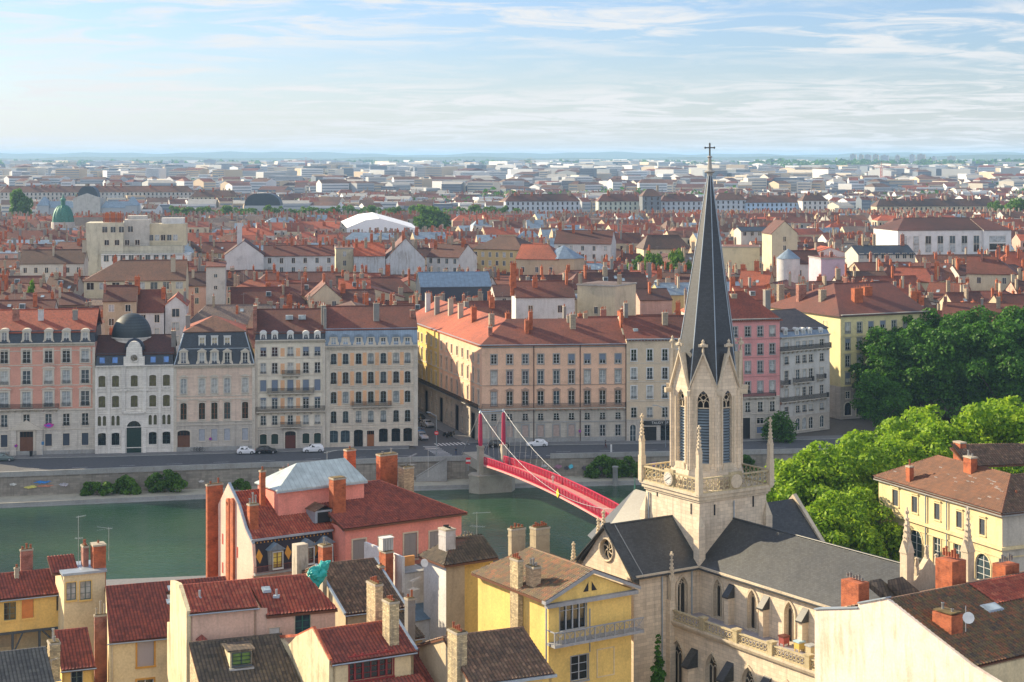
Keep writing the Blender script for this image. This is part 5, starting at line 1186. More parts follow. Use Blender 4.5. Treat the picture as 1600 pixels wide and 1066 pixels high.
# tree belts along the second river
q=random.Random(9); k=0; belt=[]
for i in range(34):
    u=275+i*16+q.uniform(-4,4); Y=1400+q.uniform(-25,25); top=60-(q.uniform(320,327)-HY)*Y/F; belt.append((u,Y,top))
ORD2=['first','second','third','fourth','fifth','sixth','seventh','eighth','ninth','tenth','eleventh','twelfth','thirteenth','fourteenth','fifteenth','sixteenth','seventeenth','eighteenth','nineteenth','twentieth']
for i,(u,Y,top) in enumerate(belt): 
    lb='green tree, %s from the left in the river tree belt before the round hall'%ORD2[i] if i<17 else 'green tree, %s from its right end in the river tree belt beyond the tent'%ORD2[33-i]
    tree('river_tree',lb,((u-CX)/F*Y,Y,0),'m%d'%(i%2),(1.15,1.15,top/14),i*.9,'trees lining the second river')
# green masses in the far city
def canopy(mb_blobs,seed,n,size,mat,name,label):
    q=random.Random(seed); me=leaf_cloud(q,mb_blobs,n,size,mat,name); o=bpy.data.objects.new(name,me); COL.objects.link(o); tag(o,label,'woodland',kind='stuff')
q=random.Random(77); bl=[]
for i in range(480):
    Y=1650*(8500/1650)**q.random(); u=q.uniform(-40,1660); s_=q.choice((5,7,10))*(1+Y/5000); n_=q.choice((1,2,4))
    for k in range(n_): bl.append(((u-CX)/F*Y+k*s_*1.4,Y+q.uniform(-10,10),q.uniform(3,9)+s_*.4,s_))
canopy(bl,5,36000,2.6,LF_dark,'far_tree_clumps','green tree clumps scattered through the far pale city')
bl=[]
for i in range(260):
    u=q.uniform(1180,1640); Y=q.uniform(4400,6500); bl.append(((u-CX)/F*Y,Y,8+(Y-4400)/90,26))
for i in range(200):
    u=q.uniform(-40,1660); Y=q.uniform(6500,9000); bl.append(((u-CX)/F*Y,Y,10,40))
canopy(bl,6,26000,9,LF_dark,'far_wood','dark green wooded belt below the distant tower blocks')
# ---------------------------------------------------------------- hills
mb=MB(); M_hill=plain('hill_green',(.05,.09,.055),.9,0,.4)
def ridge(Y,fn,m,zb=-5,dy=2500):
    us=list(range(-600,2300,10)); 
    for a,b in zip(us[:-1],us[1:]):
        za,zb_=fn(a),fn(b); A=W(a,za,Y);B=W(b,zb_,Y); C=W(a,HY+4,Y); 
        mb.faces([(A.x,Y-dy,-3),(B.x,Y-dy,-3),tuple(B),tuple(A)],[(0,1,2,3)],m,True)
        mb.faces([tuple(A),tuple(B),(B.x,Y+dy,-3),(A.x,Y+dy,-3)],[(0,1,2,3)],m,True)
def f1(u): return 240+1.6*math.sin(u*.011+1)+1.1*math.sin(u*.031)+.6*math.sin(u*.083)-(3.2*math.exp(-((u-470)/60)**2))-(2.5*math.exp(-((u-30)/130)**2))
def f2(u): return 246.5+1.2*math.sin(u*.013+2)+.8*math.sin(u*.04)-4.5*(1/(1+math.exp(-(u-1380)/60)))
ridge(17000,f1,M_hill,dy=4000); ridge(10500,f2,M_hill,dy=1500)
struct(mb.build('hills'))
# ---------------------------------------------------------------- towers and landmarks of the far city
def tower(u0,u1,vt,Y,m,label,name='tower_block',dep=18,cap_=True):
    fr=Fr(u0,Y,-22 if m in PALE[:2] else 10); e=empty(name,fr,label=label,cat='tower block',group='distant tower blocks'); x1=fr.a(u1)-dep*.25; zt=fr.z(vt,0)
    mb=MB(); mb.box(0,x1,0,dep,0,zt,m,False); mb.box(x1*.3,x1*.6,dep*.3,dep*.6,zt,zt+3,M_greyst,False); mb.build('wall',e)
    mb=MB(); k=4.2
    while k<zt: 
        mb.face([(1,-.15,k),(x1-1,-.15,k),(x1-1,-.15,k+1.7),(1,-.15,k+1.7)],M_band); k+=3.6
    o=mb.build('window',e); o['kind']='stuff'
TW_=[(1328,1339,241.5),(1342,1350,242),(1351,1362,242.5),(1364,1374,242),(1376,1390,243),(1399,1407,243),(1421,1431,242),(1433,1447,241.5),(1456,1464,245),(1480,1494,244.5)]
for i,(a,b_,v) in enumerate(TW_): tower(a,b_,v,6300,PALE[i%2],'pale tower block, %s from the left in the skyline group at the right'%ORD2[i])
tower(1047,1078,257,4600,PALE[2],'broad grey slab tower left of the spire tip',dep=14); tower(1103,1129,256,4700,PALE[5],'broad blue-grey slab tower just right of the spire tip',dep=14)
tower(1243,1277,269,3100,PALE[0],'stepped white tower block with balconies at the right'); tower(1392,1430,276,2700,PALE[5],'dark modern block with balconies left of the twin one'); tower(1436,1462,276,2700,PALE[5],'dark modern block right of its twin')
tower(1178,1232,286,2350,plaster('beige_grid',(.52,.46,.36),.1),'wide beige office block with a grid of windows','office_block'); tower(1293,1330,298,1900,PALE[5],'blue-grey mansard block with rows of windows right of the blue terrace','office_block')
tower(48,64,258,3900,PALE[0],'thin pale tower block far left'); tower(94,108,260,3800,PALE[0],'pale tower block far left beside lower ones'); tower(280,290,251,6000,PALE[2],'hazy grey tower, first of two left of centre'); tower(318,340,250,6000,PALE[2],'hazy grey wide tower, second of two left of centre'); tower(332,346,276,2600,PALE[1],'cream narrow tower above the brown roofs left of centre')
for i in range(7): tower(1340+i*33,1368+i*33,300+(i%3)*5,2200+(i%2)*120,PALE[i%2],'bright low modern block, %s from the left along the right hand river front'%ORD2[i],'office_block',20)
# domes
def bigdome(name,label,u,Y,vt,vb,wpx,long=1.,m=M_slate,cat='hall'):
    e=empty(name,Vector(((u-CX)/F*Y,Y,0)),0,label,cat); r=wpx*Y/F/2; zb=H-(vb-HY)*Y/F; zt=H-(vt-HY)*Y/F
    mb=MB(); mb.box(-r*1.02,r*1.02,-r*.6,r*.6,0,zb,PALE[2],False); mb.build('wall',e)
    n=12; prof=[(r*math.cos(t)**.7 if t<1.56 else 0,zb+(zt-zb)*math.sin(t)) for t in [math.pi/2*i/n for i in range(n+1)]]; mb=MB()
    pr=[(-x,z) for x,z in prof]+[(x,z) for x,z in prof[::-1]]
    mb.ext(pr[::-1],'y',-r*.55,r*.55,m); mb.build('dome',e); return e,r,zb,zt
bigdome('exhibition_hall','round topped dark glass hall with a pale rim above the river trees',412,1480,302,321,56)
e,r,zb,zt=bigdome('university_building','university palace with a big dark square dome and pale portico at the left',139,1500,291,311,32,cat='palace')
mb=MB(); mb.box(-r*1.3,r*1.3,-r*.9,r*.6,0,zb+1,WM['pale'],False); mb.ext([(-r*1.3,zb+1),(r*1.3,zb+1),(0,zb+5)],'y',-r*.9,-r*.4,WM['pale']); mb.build('portico',e)
for s_ in(-1,1):
    mb=MB(); xa,xb=sorted((s_*r*1.3,s_*r*4.6)); mb.box(xa,xb,-r*.5,r*.5,0,zb-7,PALE[2],False); mb.build('wing',e); gable_roof(xa,xb,-r*.5,r*.5,zb-7,zb-2,M_zinc,hip=(3,3)).build('wing_roof',e)
    mb=MB(); xc=s_*r*4.3; mb.box(xc-5,xc+5,-r*.7,r*.6,0,zb-5,PALE[2],False); mb.build('pavilion',e); gable_roof(xc-5,xc+5,-r*.7,r*.6,zb-5,zb+2,M_zinc,hip=(4,4)).build('pavilion_roof',e)
# tower cranes
def crane(u,vt,Y,jib,label,cl=(.45,.10,.07)):
    m=plain('crane_red' if cl[0]<.5 else 'crane_yellow',cl,.5); x=(u-CX)/F*Y; zt=H-(vt-HY)*Y/F; e=empty('tower_crane',Vector((x,Y,0)),0,label,'crane',group='tower cranes over the far city'); mb=MB(); w_=1.1
    for sx in(-1,1):
        for sy in(-1,1): mb.tube((sx*w_,sy*w_,0),(sx*w_,sy*w_,zt),.45,.45,4,m)
    for i in range(int(zt/5)): mb.tube((-w_,-w_,i*5),(w_,-w_,i*5+5),.3,.3,4,m)
    mb.build('mast',e); mb=MB(); L_=abs(jib); s_=1 if jib>0 else -1
    mb.tube((-s_*L_*.3,0,zt),(s_*L_,0,zt),.5,.5,4,m); mb.tube((-s_*L_*.3,0,zt+2.5),(s_*L_*.95,0,zt+2.2),.35,.35,4,m)
    for i in range(14): x0=-L_*.3+i*L_*1.25/14; mb.tube((s_*x0,0,zt),(s_*(x0+L_*.09),0,zt+2.4),.25,.25,4,m)
    mb.tube((0,0,zt),(0,0,zt+9),.6,.3,4,m); mb.tube((0,0,zt+9),(s_*L_*.7,0,zt+2.2),.2,.2,4,m); mb.tube((0,0,zt+9),(-s_*L_*.3,0,zt+2.5),.2,.2,4,m); mb.box(-s_*L_*.3-2,-s_*L_*.3+2,-1,1,zt-3,zt,M_greyst); mb.build('jib',e)
crane(478,253,3600,-55,'red tower crane with a long arm pointing left, left of centre'); crane(437,262,3900,-30,'smaller red tower crane left of the long armed one'); crane(1377,262,2600,40,'orange tower crane beside the dark modern blocks'); crane(830,252,4200,-32,'pale yellow tower crane in the middle distance',(.6,.5,.3))
# ---------------------------------------------------------------- church
CS=ashlar('church_stone',(.66,.56,.43),.75,.36,.62,.35,.12); CT=plaster('church_trim',(.60,.51,.38),.45); SG=slate('church_slate',(.040,.045,.050),.40,.28,.18)
T=Fr(1093,175.,33.); ch=empty('church',T,label='gothic stone church with a tall dark slate spire, octagonal belfry and long nave',cat='church')
S=8.9; zE=T.z(884,0,0); zP=T.z(771,0,0); zR=T.z(806,0,S/2)
def turned(name,mb,a,b,deg,parent=None):
    o=mb.build(name,parent or ch,(a,b,0)); o.rotation_euler=(0,0,R(deg)); return o
GLC=glass('church_glass',(.02,.022,.022),.2)
_gw={}
def gothic(parent,x,y,z,w,h,rz=0,lights=2):
    k=(round(w,1),round(h,1),lights)
    if k not in _gw:
        mb=MB(); ring(mb,w,h,'point',.22,-.12,.0,CT); ring(mb,w-.16,h-.08,'point',.08,.28,.42,CT); mb.box(-w/2-.3,w/2+.3,-.2,.1,-.25,0,CT)
        n=lights; hs=h-w*.95; 
        for i in range(1,n): x_=-w/2+w*i/n; mb.box(x_-.05,x_+.05,.3,.42,0,hs+.2,CT)
        lw=w/n
        for i in range(n):
            xc=-w/2+lw*(i+.5); p=[(xc+a_,hs-lw*.0+b_) for a_,b_ in arch_pts(lw,lw*.95,'point',4)[1:-1]]
            for q0,q1 in zip(p[:-1],p[1:]): mb.tube((q0[0],.36,q0[1]),(q1[0],.36,q1[1]),.045,.045,4,CT)
        r=w*.2; cz=hs+w*.62
        for i in range(10):
            t0,t1=2*math.pi*i/10,2*math.pi*(i+1)/10; mb.tube((r*math.cos(t0),.36,cz+r*math.sin(t0)),(r*math.cos(t1),.36,cz+r*math.sin(t1)),.045,.045,4,CT)
        for i in range(4):
            t=math.pi/4+math.pi/2*i; mb.tube((0,.36,cz),(r*math.cos(t),.36,cz+r*math.sin(t)),.04,.04,4,CT)
        o=mb.build('window'); COL.objects.unlink(o); pm=MB(); pm.face([(a_,.40,b_) for a_,b_ in arch_pts(w,h,'point')][::-1],GLC); p=pm.build('pane'); COL.objects.unlink(p); _gw[k]=(o,p)
    o=inst(_gw[k][0],parent,(x,y,z),rz); inst(_gw[k][1],o); return o
def px_w(px,Y): return px*Y/F
# nave: left wall (faces left), long axis towards -b
Nf=T.sub(0,0,-90); Ln=Nf.a(1442,4.4)   # nave length from ridge end
zT=T.z(957,0,0)   # terrace level
nw=[]; 
for u,vt,vb in ((1122.5,905,965),(1176,924,987),(1234,944,1007.5),(1297,964,1030),(1365,985,1055)):
    a=Nf.a(u); nw.append((a,Nf.z(vb,a),1.45 if True else 0,Nf.z(vt,a)-Nf.z(vb,a)))
zb0=nw[0][1]; h0=nw[0][3]
mb=MB(); cut_wall(mb,0,Ln,zT-.5,zE,[(round(a,3),round(zb0,3),1.35,round(h0,3),'point') for a,_,_,_ in nw],CS,0,.4)
nwall=turned('nave_wall',mb,0,0,-90)
for a,_,_,_ in nw: gothic(nwall,a,0,zb0,1.35,h0)
for u in (1143.5,1198,1259,1325,1390):
    a=Nf.a(u); zt=zE-1.6; mb=MB(); mb.box(a-.32,a+.32,-.75,0,zT-.3,zt-.4,CS); mb.ext([(-.95,zt-.5),(-.95,zt-.35),(0,zt+.75),(0,zt-.5)],'x',a-.42,a+.42,SG); turned('buttress',mb,0,0,-90)
mb=MB(); mb.ext([(0,zE-.5),(-.35,zE-.25),(-.5,zE-.05),(-.5,zE+.12),(0,zE+.12)],'x',-.2,Ln,CT); turned('nave_cornice',mb,0,0,-90)
# nave roof + end walls
mb=MB(); o_=.55; zr=zR; k=(zr-zE)/(S/2); e=zE-k*.1
slab(mb,[(-o_,-Ln-.3,e),(-o_,-.0,e),(S/2,0,zr),(S/2,-Ln-.3,zr)],SG,.15); slab(mb,[(S+o_,0,e),(S+o_,-Ln-.3,e),(S/2,-Ln-.3,zr),(S/2,0,zr)],SG,.15); mb.tube((S/2,-Ln-.3,zr+.02),(S/2,0,zr+.02),.12,.12,6,SG)
mb.build('nave_roof',ch)
mb=MB(); mb.box(0,S,-Ln-.3,-Ln,0,zE,CS); mb.ext([(-.5,zE-.6),(-.5,zE+.2),(S/2,zr+1.2),(S+.5,zE+.2),(S+.5,zE-.6)],'y',-Ln-.7,-Ln-.1,CT); mb.face([(S,-Ln,0),(S,0,0),(S,0,zE),(S,-Ln,zE)],CS); mb.build('nave_end_wall',ch)
def pinnacle(x,y,z,h=5.,w=.55,name='pinnacle',parent=None):
    key='pin%.1f%.1f'%(h,w)
    if key not in _gw:
        mb=MB(); hb=h*.42
        mb.box(-w/2,w/2,-w/2,w/2,0,hb,CT)
        for r_ in (0,90,180,270):
            c,s_=math.cos(R(r_)),math.sin(R(r_)); 
            P_=lambda a,b,z: (a*c-b*s_,a*s_+b*c,z)
            mb.face([P_(-w*.55,-w*.6,hb),P_(w*.55,-w*.6,hb),P_(0,-w*.6,hb+w*1.3)],CT); mb.face([P_(-w*.55,-w*.6,hb),P_(0,-w*.6,hb+w*1.3),P_(0,0,hb+w*1.3)],CT); mb.face([P_(w*.55,-w*.6,hb),P_(0,0,hb+w*1.3),P_(0,-w*.6,hb+w*1.3)],CT)
        mb.lathe((0,0,hb+w*.4),[(w*.5,0),(w*.36,h*.2),(w*.1,h*.5)],4,CT,False,.5)
        for i in range(5):
            z_=hb+w*.9+i*h*.085; r_=w*(.52-.08*i)
            for q_ in range(4): t=q_*math.pi/2; mb.box(r_*math.cos(t)-.07,r_*math.cos(t)+.07,r_*math.sin(t)-.07,r_*math.sin(t)+.07,z_,z_+.15,CT)
        mb.box(-.07,.07,-.07,.07,h*.92,h*1.06,CT); mb.box(-.22,.22,-.07,.07,h*.97,h*1.01,CT); mb.box(-.07,.07,-.22,.22,h*.97,h*1.01,CT)
        o=mb.build(name); COL.objects.unlink(o); _gw[key]=o
    return inst(_gw[key],parent or ch,(x,y,z))
for u in (1417,1512):
    a=T.a(u,-Ln-.4); zt=T.z(798,a,-Ln); mb=MB(); mb.box(a-.5,a+.5,-Ln-.9,-Ln+.1,0,zt-6.2,CT); mb.build('turret',ch); pinnacle(a,-Ln-.4,zt-6.3,6.3,.85)
for k_ in range(7): pinnacle(S*.5+(k_-3)*1.25,-Ln-.4,zr+.6-abs(k_-3)*.95,1.6,.3)
# aisle below the terrace
aB=T.a(1047,0); Af=T.sub(aB,0,-90)
zb1=0.; aw=[]
for u,vt in ((1058.8,1000.6),(1114.8,1022.7),(1170,1045.7)): a=Af.a(u); aw.append((a,Af.z(vt,a)))
zt1=aw[0][1]; pitch=(aw[2][0]-aw[0][0])/2
al=[aw[0][0]+i*pitch for i in range(int((Ln-1)/pitch)+1)]
mb=MB(); cut_wall(mb,0,Ln,0,zT-.35,[(round(a,3),round(zt1-6,3),1.9,6.,'point') for a in al if a+1<Ln],CS,0,.45); awall=turned('aisle_wall',mb,aB,0,-90)
for a in al: 
    if a+1<Ln: gothic(awall,a,0,zt1-6,1.9,6.,0,3)
for a in al:
    mb=MB(); a2=a+pitch/2; mb.box(a2-.4,a2+.4,-1.1,0,0,zt1-1.6,CS); mb.ext([(-1.35,zt1-1.9),(-1.35,zt1-1.7),(0,zt1-.2),(0,zt1-1.9)],'x',a2-.5,a2+.5,SG); turned('aisle_buttress',mb,aB,0,-90)
mb=MB(); mb.ext([(0,zT-.7),(-.3,zT-.5),(-.45,zT-.2),(-.45,zT-.02),(0,zT-.02)],'x',0,Ln,CT); turned('terrace_cornice',mb,aB,0,-90)
mb=MB(); mb.box(aB,0,-Ln,0,zT-.35,zT,plaster('terrace_lead',(.33,.31,.34),.4)); mb.build('terrace_floor',ch)
mb=MB()
def pierced(mb,x0,x1,y,z0,z1,m,step=.42):
    mb.box(x0,x1,y-.12,y+.12,z0,z0+.12,m); mb.box(x0,x1,y-.14,y+.14,z1-.14,z1,m); n=max(1,int((x1-x0)/step)); st=(x1-x0)/n; hh=(z1-z0-.26)/2; cz=(z0+z1)/2-.01
    for i in range(n):
        xc=x0+(i+.5)*st; r=min(st,hh*2)*.42
        for j in range(6):
            t0,t1=j*math.pi/3,(j+1)*math.pi/3; mb.tube((xc+r*math.cos(t0),y,cz+r*math.sin(t0)),(xc+r*math.cos(t1),y,cz+r*math.sin(t1)),.05,.05,4,m,False)
        mb.tube((xc-st/2,y,z0+.1),(xc-r*.5,y,cz-r*.5),.04,.04,4,m,False); mb.tube((xc+st/2,y,z1-.1),(xc+r*.5,y,cz+r*.5),.04,.04,4,m,False)
        mb.tube((xc-st/2,y,z1-.1),(xc-r*.5,y,cz+r*.5),.04,.04,4,m,False); mb.tube((xc+st/2,y,z0+.1),(xc+r*.5,y,cz-r*.5),.04,.04,4,m,False)
BAL=plaster('balustrade_ochre',(.50,.42,.26),.6,(.16,.14,.08))
pierced(mb,0,Ln,-.1,zT,zT+1.0,BAL,.5)
for i in range(9):
    x=.3+i*pitch*.93; 
    if x<Ln: mb.box(x-.3,x+.3,-.35,.25,zT-.1,zT+1.15,BAL); mb.box(x-.38,x+.38,-.42,.32,zT+1.15,zT+1.28,BAL)
turned('balustrade',mb,aB,0,-90)
# left transept arm
a0=T.a(990,0); 
tw=T.a(1066,0); zb=T.z(959.6,tw,0); ht=T.z(900.7,tw,0)-zb
mb=MB(); cut_wall(mb,a0,0,0,zE,[(round(tw,3),round(zb,3),1.3,round(ht,3),'point')],CS,0,.4); mb.face([(a0,S,0),(0,S,0),(0,S,zE),(a0,S,zE)],CS); mb.build('transept_wall',ch); gothic(ch,tw,0,zb,1.3,ht)
mb=MB(); xb=T.a(1044.5,0); mb.box(xb-.35,xb+.35,-.7,0,0,T.z(935,xb,0),CS); mb.build('transept_buttress',ch); pinnacle(xb,-.5,T.z(935,xb,0)-.1,4.6,.5)
mb=MB(); mb.ext([(0,zE-.5),(-.35,zE-.25),(-.5,zE-.05),(-.5,zE+.12),(0,zE+.12)],'x',a0,-.2,CT); mb.tube((-1.1,-.14,4),(-1.1,-.14,zE-.3),.08,.08,6,M_zincs); mb.tube((xb-.9,-.14,4),(xb-.9,-.14,zE-.3),.08,.08,6,M_zincs); mb.build('transept_cornice',ch)
mb=MB(); slab(mb,[(a0-.5,-o_,e),(0,-o_,e),(0,S/2,zr),(a0-.5,S/2,zr)],SG,.15); slab(mb,[(0,S+o_,e),(a0-.5,S+o_,e),(a0-.5,S/2,zr),(0,S/2,zr)],SG,.15)
mb.box(a0+.75,a0+.85,-.5,-.45,e,e+.1,M_zincs); mb.tube((a0+.9,-o_,e+.03),(a0+.9,S/2,zr+.03),.05,.05,5,M_greyst); mb.tube((a0-.5,S/2,zr),(0,S/2,zr),.12,.12,6,SG)
mb.build('transept_roof',ch)
for (x,y,dx,dy) in ((-1.2,-.0,0,1),):
    mb=MB(); kx=.75; P0=(x-.6,.3,e+k*.9); 
    mb.tube((x-.7,.35,zE+k*.42+.12),(x-.1,.35,zE+k*.42+.12),.05,.05,4,M_zincs); mb.tube((x-.7,1.1,zE+k*1.15+.12),(x-.1,1.1,zE+k*1.15+.12),.05,.05,4,M_zincs); mb.tube((x-.7,.35,zE+k*.42+.12),(x-.7,1.1,zE+k*1.15+.12),.05,.05,4,M_zincs); mb.tube((x-.1,.35,zE+k*.42+.12),(x-.1,1.1,zE+k*1.15+.12),.05,.05,4,M_zincs); mb.build('roof_hatch',ch)
mb=MB(); mb.tube((.35,-1.6,zE+k*.42+.12),(.35,-1.,zE+k*.42+.12),.05,.05,4,M_zincs); mb.tube((1.1,-1.6,zE+k*1.15+.12),(1.1,-1.,zE+k*1.15+.12),.05,.05,4,M_zincs); mb.tube((.35,-1.6,zE+k*.42+.12),(1.1,-1.6,zE+k*1.15+.12),.05,.05,4,M_zincs); mb.tube((.35,-1.,zE+k*.42+.12),(1.1,-1.,zE+k*1.15+.12),.05,.05,4,M_zincs); mb.build('roof_hatch',ch)
# gable facing left, with rose window
mb=MB(); n=24; rr=1.05; zc=zE+(zr-zE)*.42
pts=[(-S-.3,zE-.9),(-S/2,zr+.15),(.3,zE-.9)]
def tri_edge(t):    # boundary point of the gable seen from the rose centre in direction t
    dx,dz=math.cos(t),math.sin(t); best=1e9; cx=-S/2
    for (x1,z1),(x2,z2) in zip(pts,pts[1:]+pts[:1]):
        ex,ez=x2-x1,z2-z1; den=dx*ez-dz*ex
        if abs(den)<1e-9: continue
        s_=((x1-cx)*ez-(z1-zc)*ex)/den; q_=((x1-cx)*dz-(z1-zc)*dx)/den
        if s_>0 and -1e-6<=q_<=1+1e-6: best=min(best,s_)
    return (cx+dx*best,zc+dz*best)
angs=sorted([2*math.pi*i/n for i in range(n)]+[math.atan2(z-zc,x+S/2)%(2*math.pi) for x,z in pts])
for t0,t1 in zip(angs,angs[1:]+[angs[0]+2*math.pi]):
    if t1-t0<1e-4: continue
    A,B=tri_edge(t0),tri_edge(t1); c0=(-S/2+rr*math.cos(t0),zc+rr*math.sin(t0)); c1=(-S/2+rr*math.cos(t1),zc+rr*math.sin(t1))
    mb.face([(c0[0],0,c0[1]),(A[0],0,A[1]),(B[0],0,B[1]),(c1[0],0,c1[1])],CS); mb.face([(c0[0],0,c0[1]),(c1[0],0,c1[1]),(c1[0],.45,c1[1]),(c0[0],.45,c0[1])],CT)
mb.face([(-S,0,0),(0,0,0),(0,0,zE-.9),(-S,0,zE-.9)],CS); mb.box(-S-.5,.5,-.25,0,zE-1.2,zE-.9,CT)
g=turned('gable_wall',mb,a0,0,-90)
mb=MB()
for j in range(20):
    t0,t1=2*math.pi*j/20,2*math.pi*(j+1)/20; mb.tube((-S/2+1.15*math.cos(t0),-.05,zc+1.15*math.sin(t0)),(-S/2+1.15*math.cos(t1),-.05,zc+1.15*math.sin(t1)),.12,.12,5,CT,False)
for j in range(6):
    t=2*math.pi*j/6; 
    for k_ in range(5):
        r0,r1=.15+k_*.18,.15+(k_+1)*.18; t0,t1=t+k_*.16,t+(k_+1)*.16; mb.tube((-S/2+r0*math.cos(t0),.25,zc+r0*math.sin(t0)),(-S/2+r1*math.cos(t1),.25,zc+r1*math.sin(t1)),.07,.07,5,CT,False)
mb.face([(-S/2+rr*math.cos(2*math.pi*j/20),.4,zc+rr*math.sin(2*math.pi*j/20)) for j in range(20)][::-1],GLC); mb.build('rose_window',g)
mb=MB()
for s_ in (0,1):
    x0,x1=(-S-.5,-S/2) if s_ else (-S/2,.5); z0,z1=(zE-.35,zr+.25) if s_ else (zr+.25,zE-.35)
    mb.ext([(x0,z0),(x1,z1),(x1,z1-.35),(x0,z0-.35)][::-1],'y',-.35,.35,SG)
mb.build('gable_coping',g)
# right transept arm, choir behind
a1=T.a(1240,S/2); mb=MB(); z2=T.z(779,a1,S/2)
slab(mb,[(S,-.4,z2-4.4),(a1,-.4,z2-4.4),(a1,S/2,z2),(S,S/2,z2)],SG,.15); slab(mb,[(a1,S+.4,z2-4.4),(S,S+.4,z2-4.4),(S,S/2,z2),(a1,S/2,z2)],SG,.15); mb.build('far_transept_roof',ch)
mb=MB(); mb.box(S,a1,0,S,0,z2-4.6,CS); mb.ext([(-.5,z2-4.9),(-.5,z2-4.3),(S/2,z2+.5),(S+.5,z2-4.3),(S+.5,z2-4.9)],'x',a1-.1,a1+.4,CT); mb.build('far_transept_wall',ch)
b2=T.b(992,S/2); z3=T.z(764,S/2,b2); mb=MB(); zk=z3-5.6
mb.face([(-.4,S,zk),(S/2,S,z3),(S/2,b2,z3),(-.4,b2+.5,zk)],SG); mb.face([(S+.4,S,zk),(S+.4,b2,zk),(S/2,b2,z3),(S/2,S,z3)],SG)
ap=[(-.4,b2+.5),(1.2,b2+4.5),(S/2,b2+6),(S-1.2,b2+4.5),(S+.4,b2)]
for p,q_ in zip(ap[:-1],ap[1:]): mb.face([(p[0],p[1],zk),(S/2,b2,z3),(q_[0],q_[1],zk)],SG)
mb.tube((S/2,b2,z3-.2),(S/2,b2,z3+1.3),.12,.03,6,plain('copper_green',(0,0,0))); mb.build('choir_roof',ch)
mb=MB(); mb.prism([(0,S),(0,b2+.5),(1.5,b2+4),(S/2,b2+5.4),(S-1.5,b2+4),(S,b2),(S,S)][::-1],0,zk,CS); mb.build('choir_wall',ch)
for u,v in ((935,812),(943,800),(896,850)): 
    b_=T.b(u,-3); mb=MB(); mb.box(-3.4,-2.6,b_-.4,b_+.4,0,T.z(v,-3,b_)-3.8,CT); mb.build('buttress',ch); pinnacle(-3,b_,T.z(v,-3,b_)-4.,4.,.55)
# tower base
mb=MB(); mb.box(.0,S,.0,S,0,zP-.9,CS,False)
for (x,y) in ((0,0),(S,0),(0,S)):
    dx=-.45 if x==0 else .45; dy=-.45 if y==0 else .45
    x0,x1=sorted((x-dx*.9,x+dx)); y0,y1=sorted((y-dy*.9,y+dy)); zt=zP-3.2 if (x,y)!=(0,0) else zP-3.4; zl=0 if (x,y)!=(0,0) else zE-.2
    mb.box(x0,x1,y0,y1,zl,zt,CS); mb.faces([(x0,y0,zt),(x1,y0,zt),(x1,y1,zt),(x0,y1,zt),(x,y,zt+1.6)],[(0,1,4),(1,2,4),(2,3,4),(3,0,4)],CT)
mb.build('tower_base',ch)
mb=MB()
for z_,x_ in ((zR+.6,S*.22),(zR+.9,S*.80)): mb.box(x_-.1,x_+.1,-.03,.3,z_,z_+1.1,M_dark)
for z_,y_ in ((zR+.7,S*.15),(zR+1.6,S*.78)): mb.box(-.03,.3,y_-.1,y_+.1,z_,z_+1.1,M_dark)
mb.tube((S*.5,-.12,zR),(S*.5,-.12,zP-1.2),.07,.07,6,M_zincs); mb.tube((-.12,S*.93,zE+2),(-.12,S*.93,zP-1.2),.08,.08,6,M_zincs)
mb.build('slit_window',ch)
mb=MB(); 
for z0,z1,p in ((zP-.95,zP-.7,.15),(zP-.7,zP-.3,.32),(zP-.3,zP,.5)): mb.box(-p,S+p,-p,S+p,z0,z1,CT)
mb.build('platform',ch)
q0,q1=-.3,S+.3; hB=1.55
for (x,y,rz,nm) in ((q0,q0,0,'front'),(q0,q1,-90,'left')):
    mb=MB(); LB=q1-q0; pierced(mb,.35,LB*.42,0,zP,zP+hB,BAL,.62); pierced(mb,LB*.58,LB-.35,0,zP,zP+hB,BAL,.62); mb.box(LB*.42,LB*.58,-.16,.16,zP,zP+hB+.25,BAL)
    o=mb.build('balustrade',ch,(x,y,0)); o.rotation_euler=(0,0,R(rz))
    mb=MB(); mb.lathe((0,0,0),[(.72,0),(.72,.08),(.6,.1)],24,CT,False)
    if rz:
        mb.lathe((0,0,.1),[(.6,0),(.6,.01)],24,plain('clock_face',(.55,.54,.5),.4),False)
        for k_ in range(12): t=k_*math.pi/6; mb.box(.5*math.cos(t)-.03,.5*math.cos(t)+.03,.5*math.sin(t)-.03,.5*math.sin(t)+.03,.11,.13,M_iron)
        mb.tube((0,0,.13),(.34,.2,.13),.03,.02,4,M_iron); mb.tube((0,0,.13),(-.40,-.28,.13),.025,.015,4,M_iron)
    c=mb.build('clock' if rz else 'medallion',o,(LB*.5,-.17,zP+hB*.55)); c.rotation_euler=(R(90),0,0)
mb=MB(); pierced(mb,0,LB,0,zP,zP+hB,BAL,.62); o=mb.build('balustrade',ch,(q1,q0,0)); o.rotation_euler=(0,0,R(90)); mb=MB(); pierced(mb,0,LB,0,zP,zP+hB,BAL,.62); o=mb.build('balustrade',ch,(q0,q1,0))
for x,y in ((q0,q0),(q1,q0),(q0,q1),(q1,q1)):
    mb=MB(); mb.box(x-.29,x+.29,y-.29,y+.29,zP-.1,zP+2.6,CT); mb.build('pier',ch); pinnacle(x,y,zP+2.2,4.5,.46)
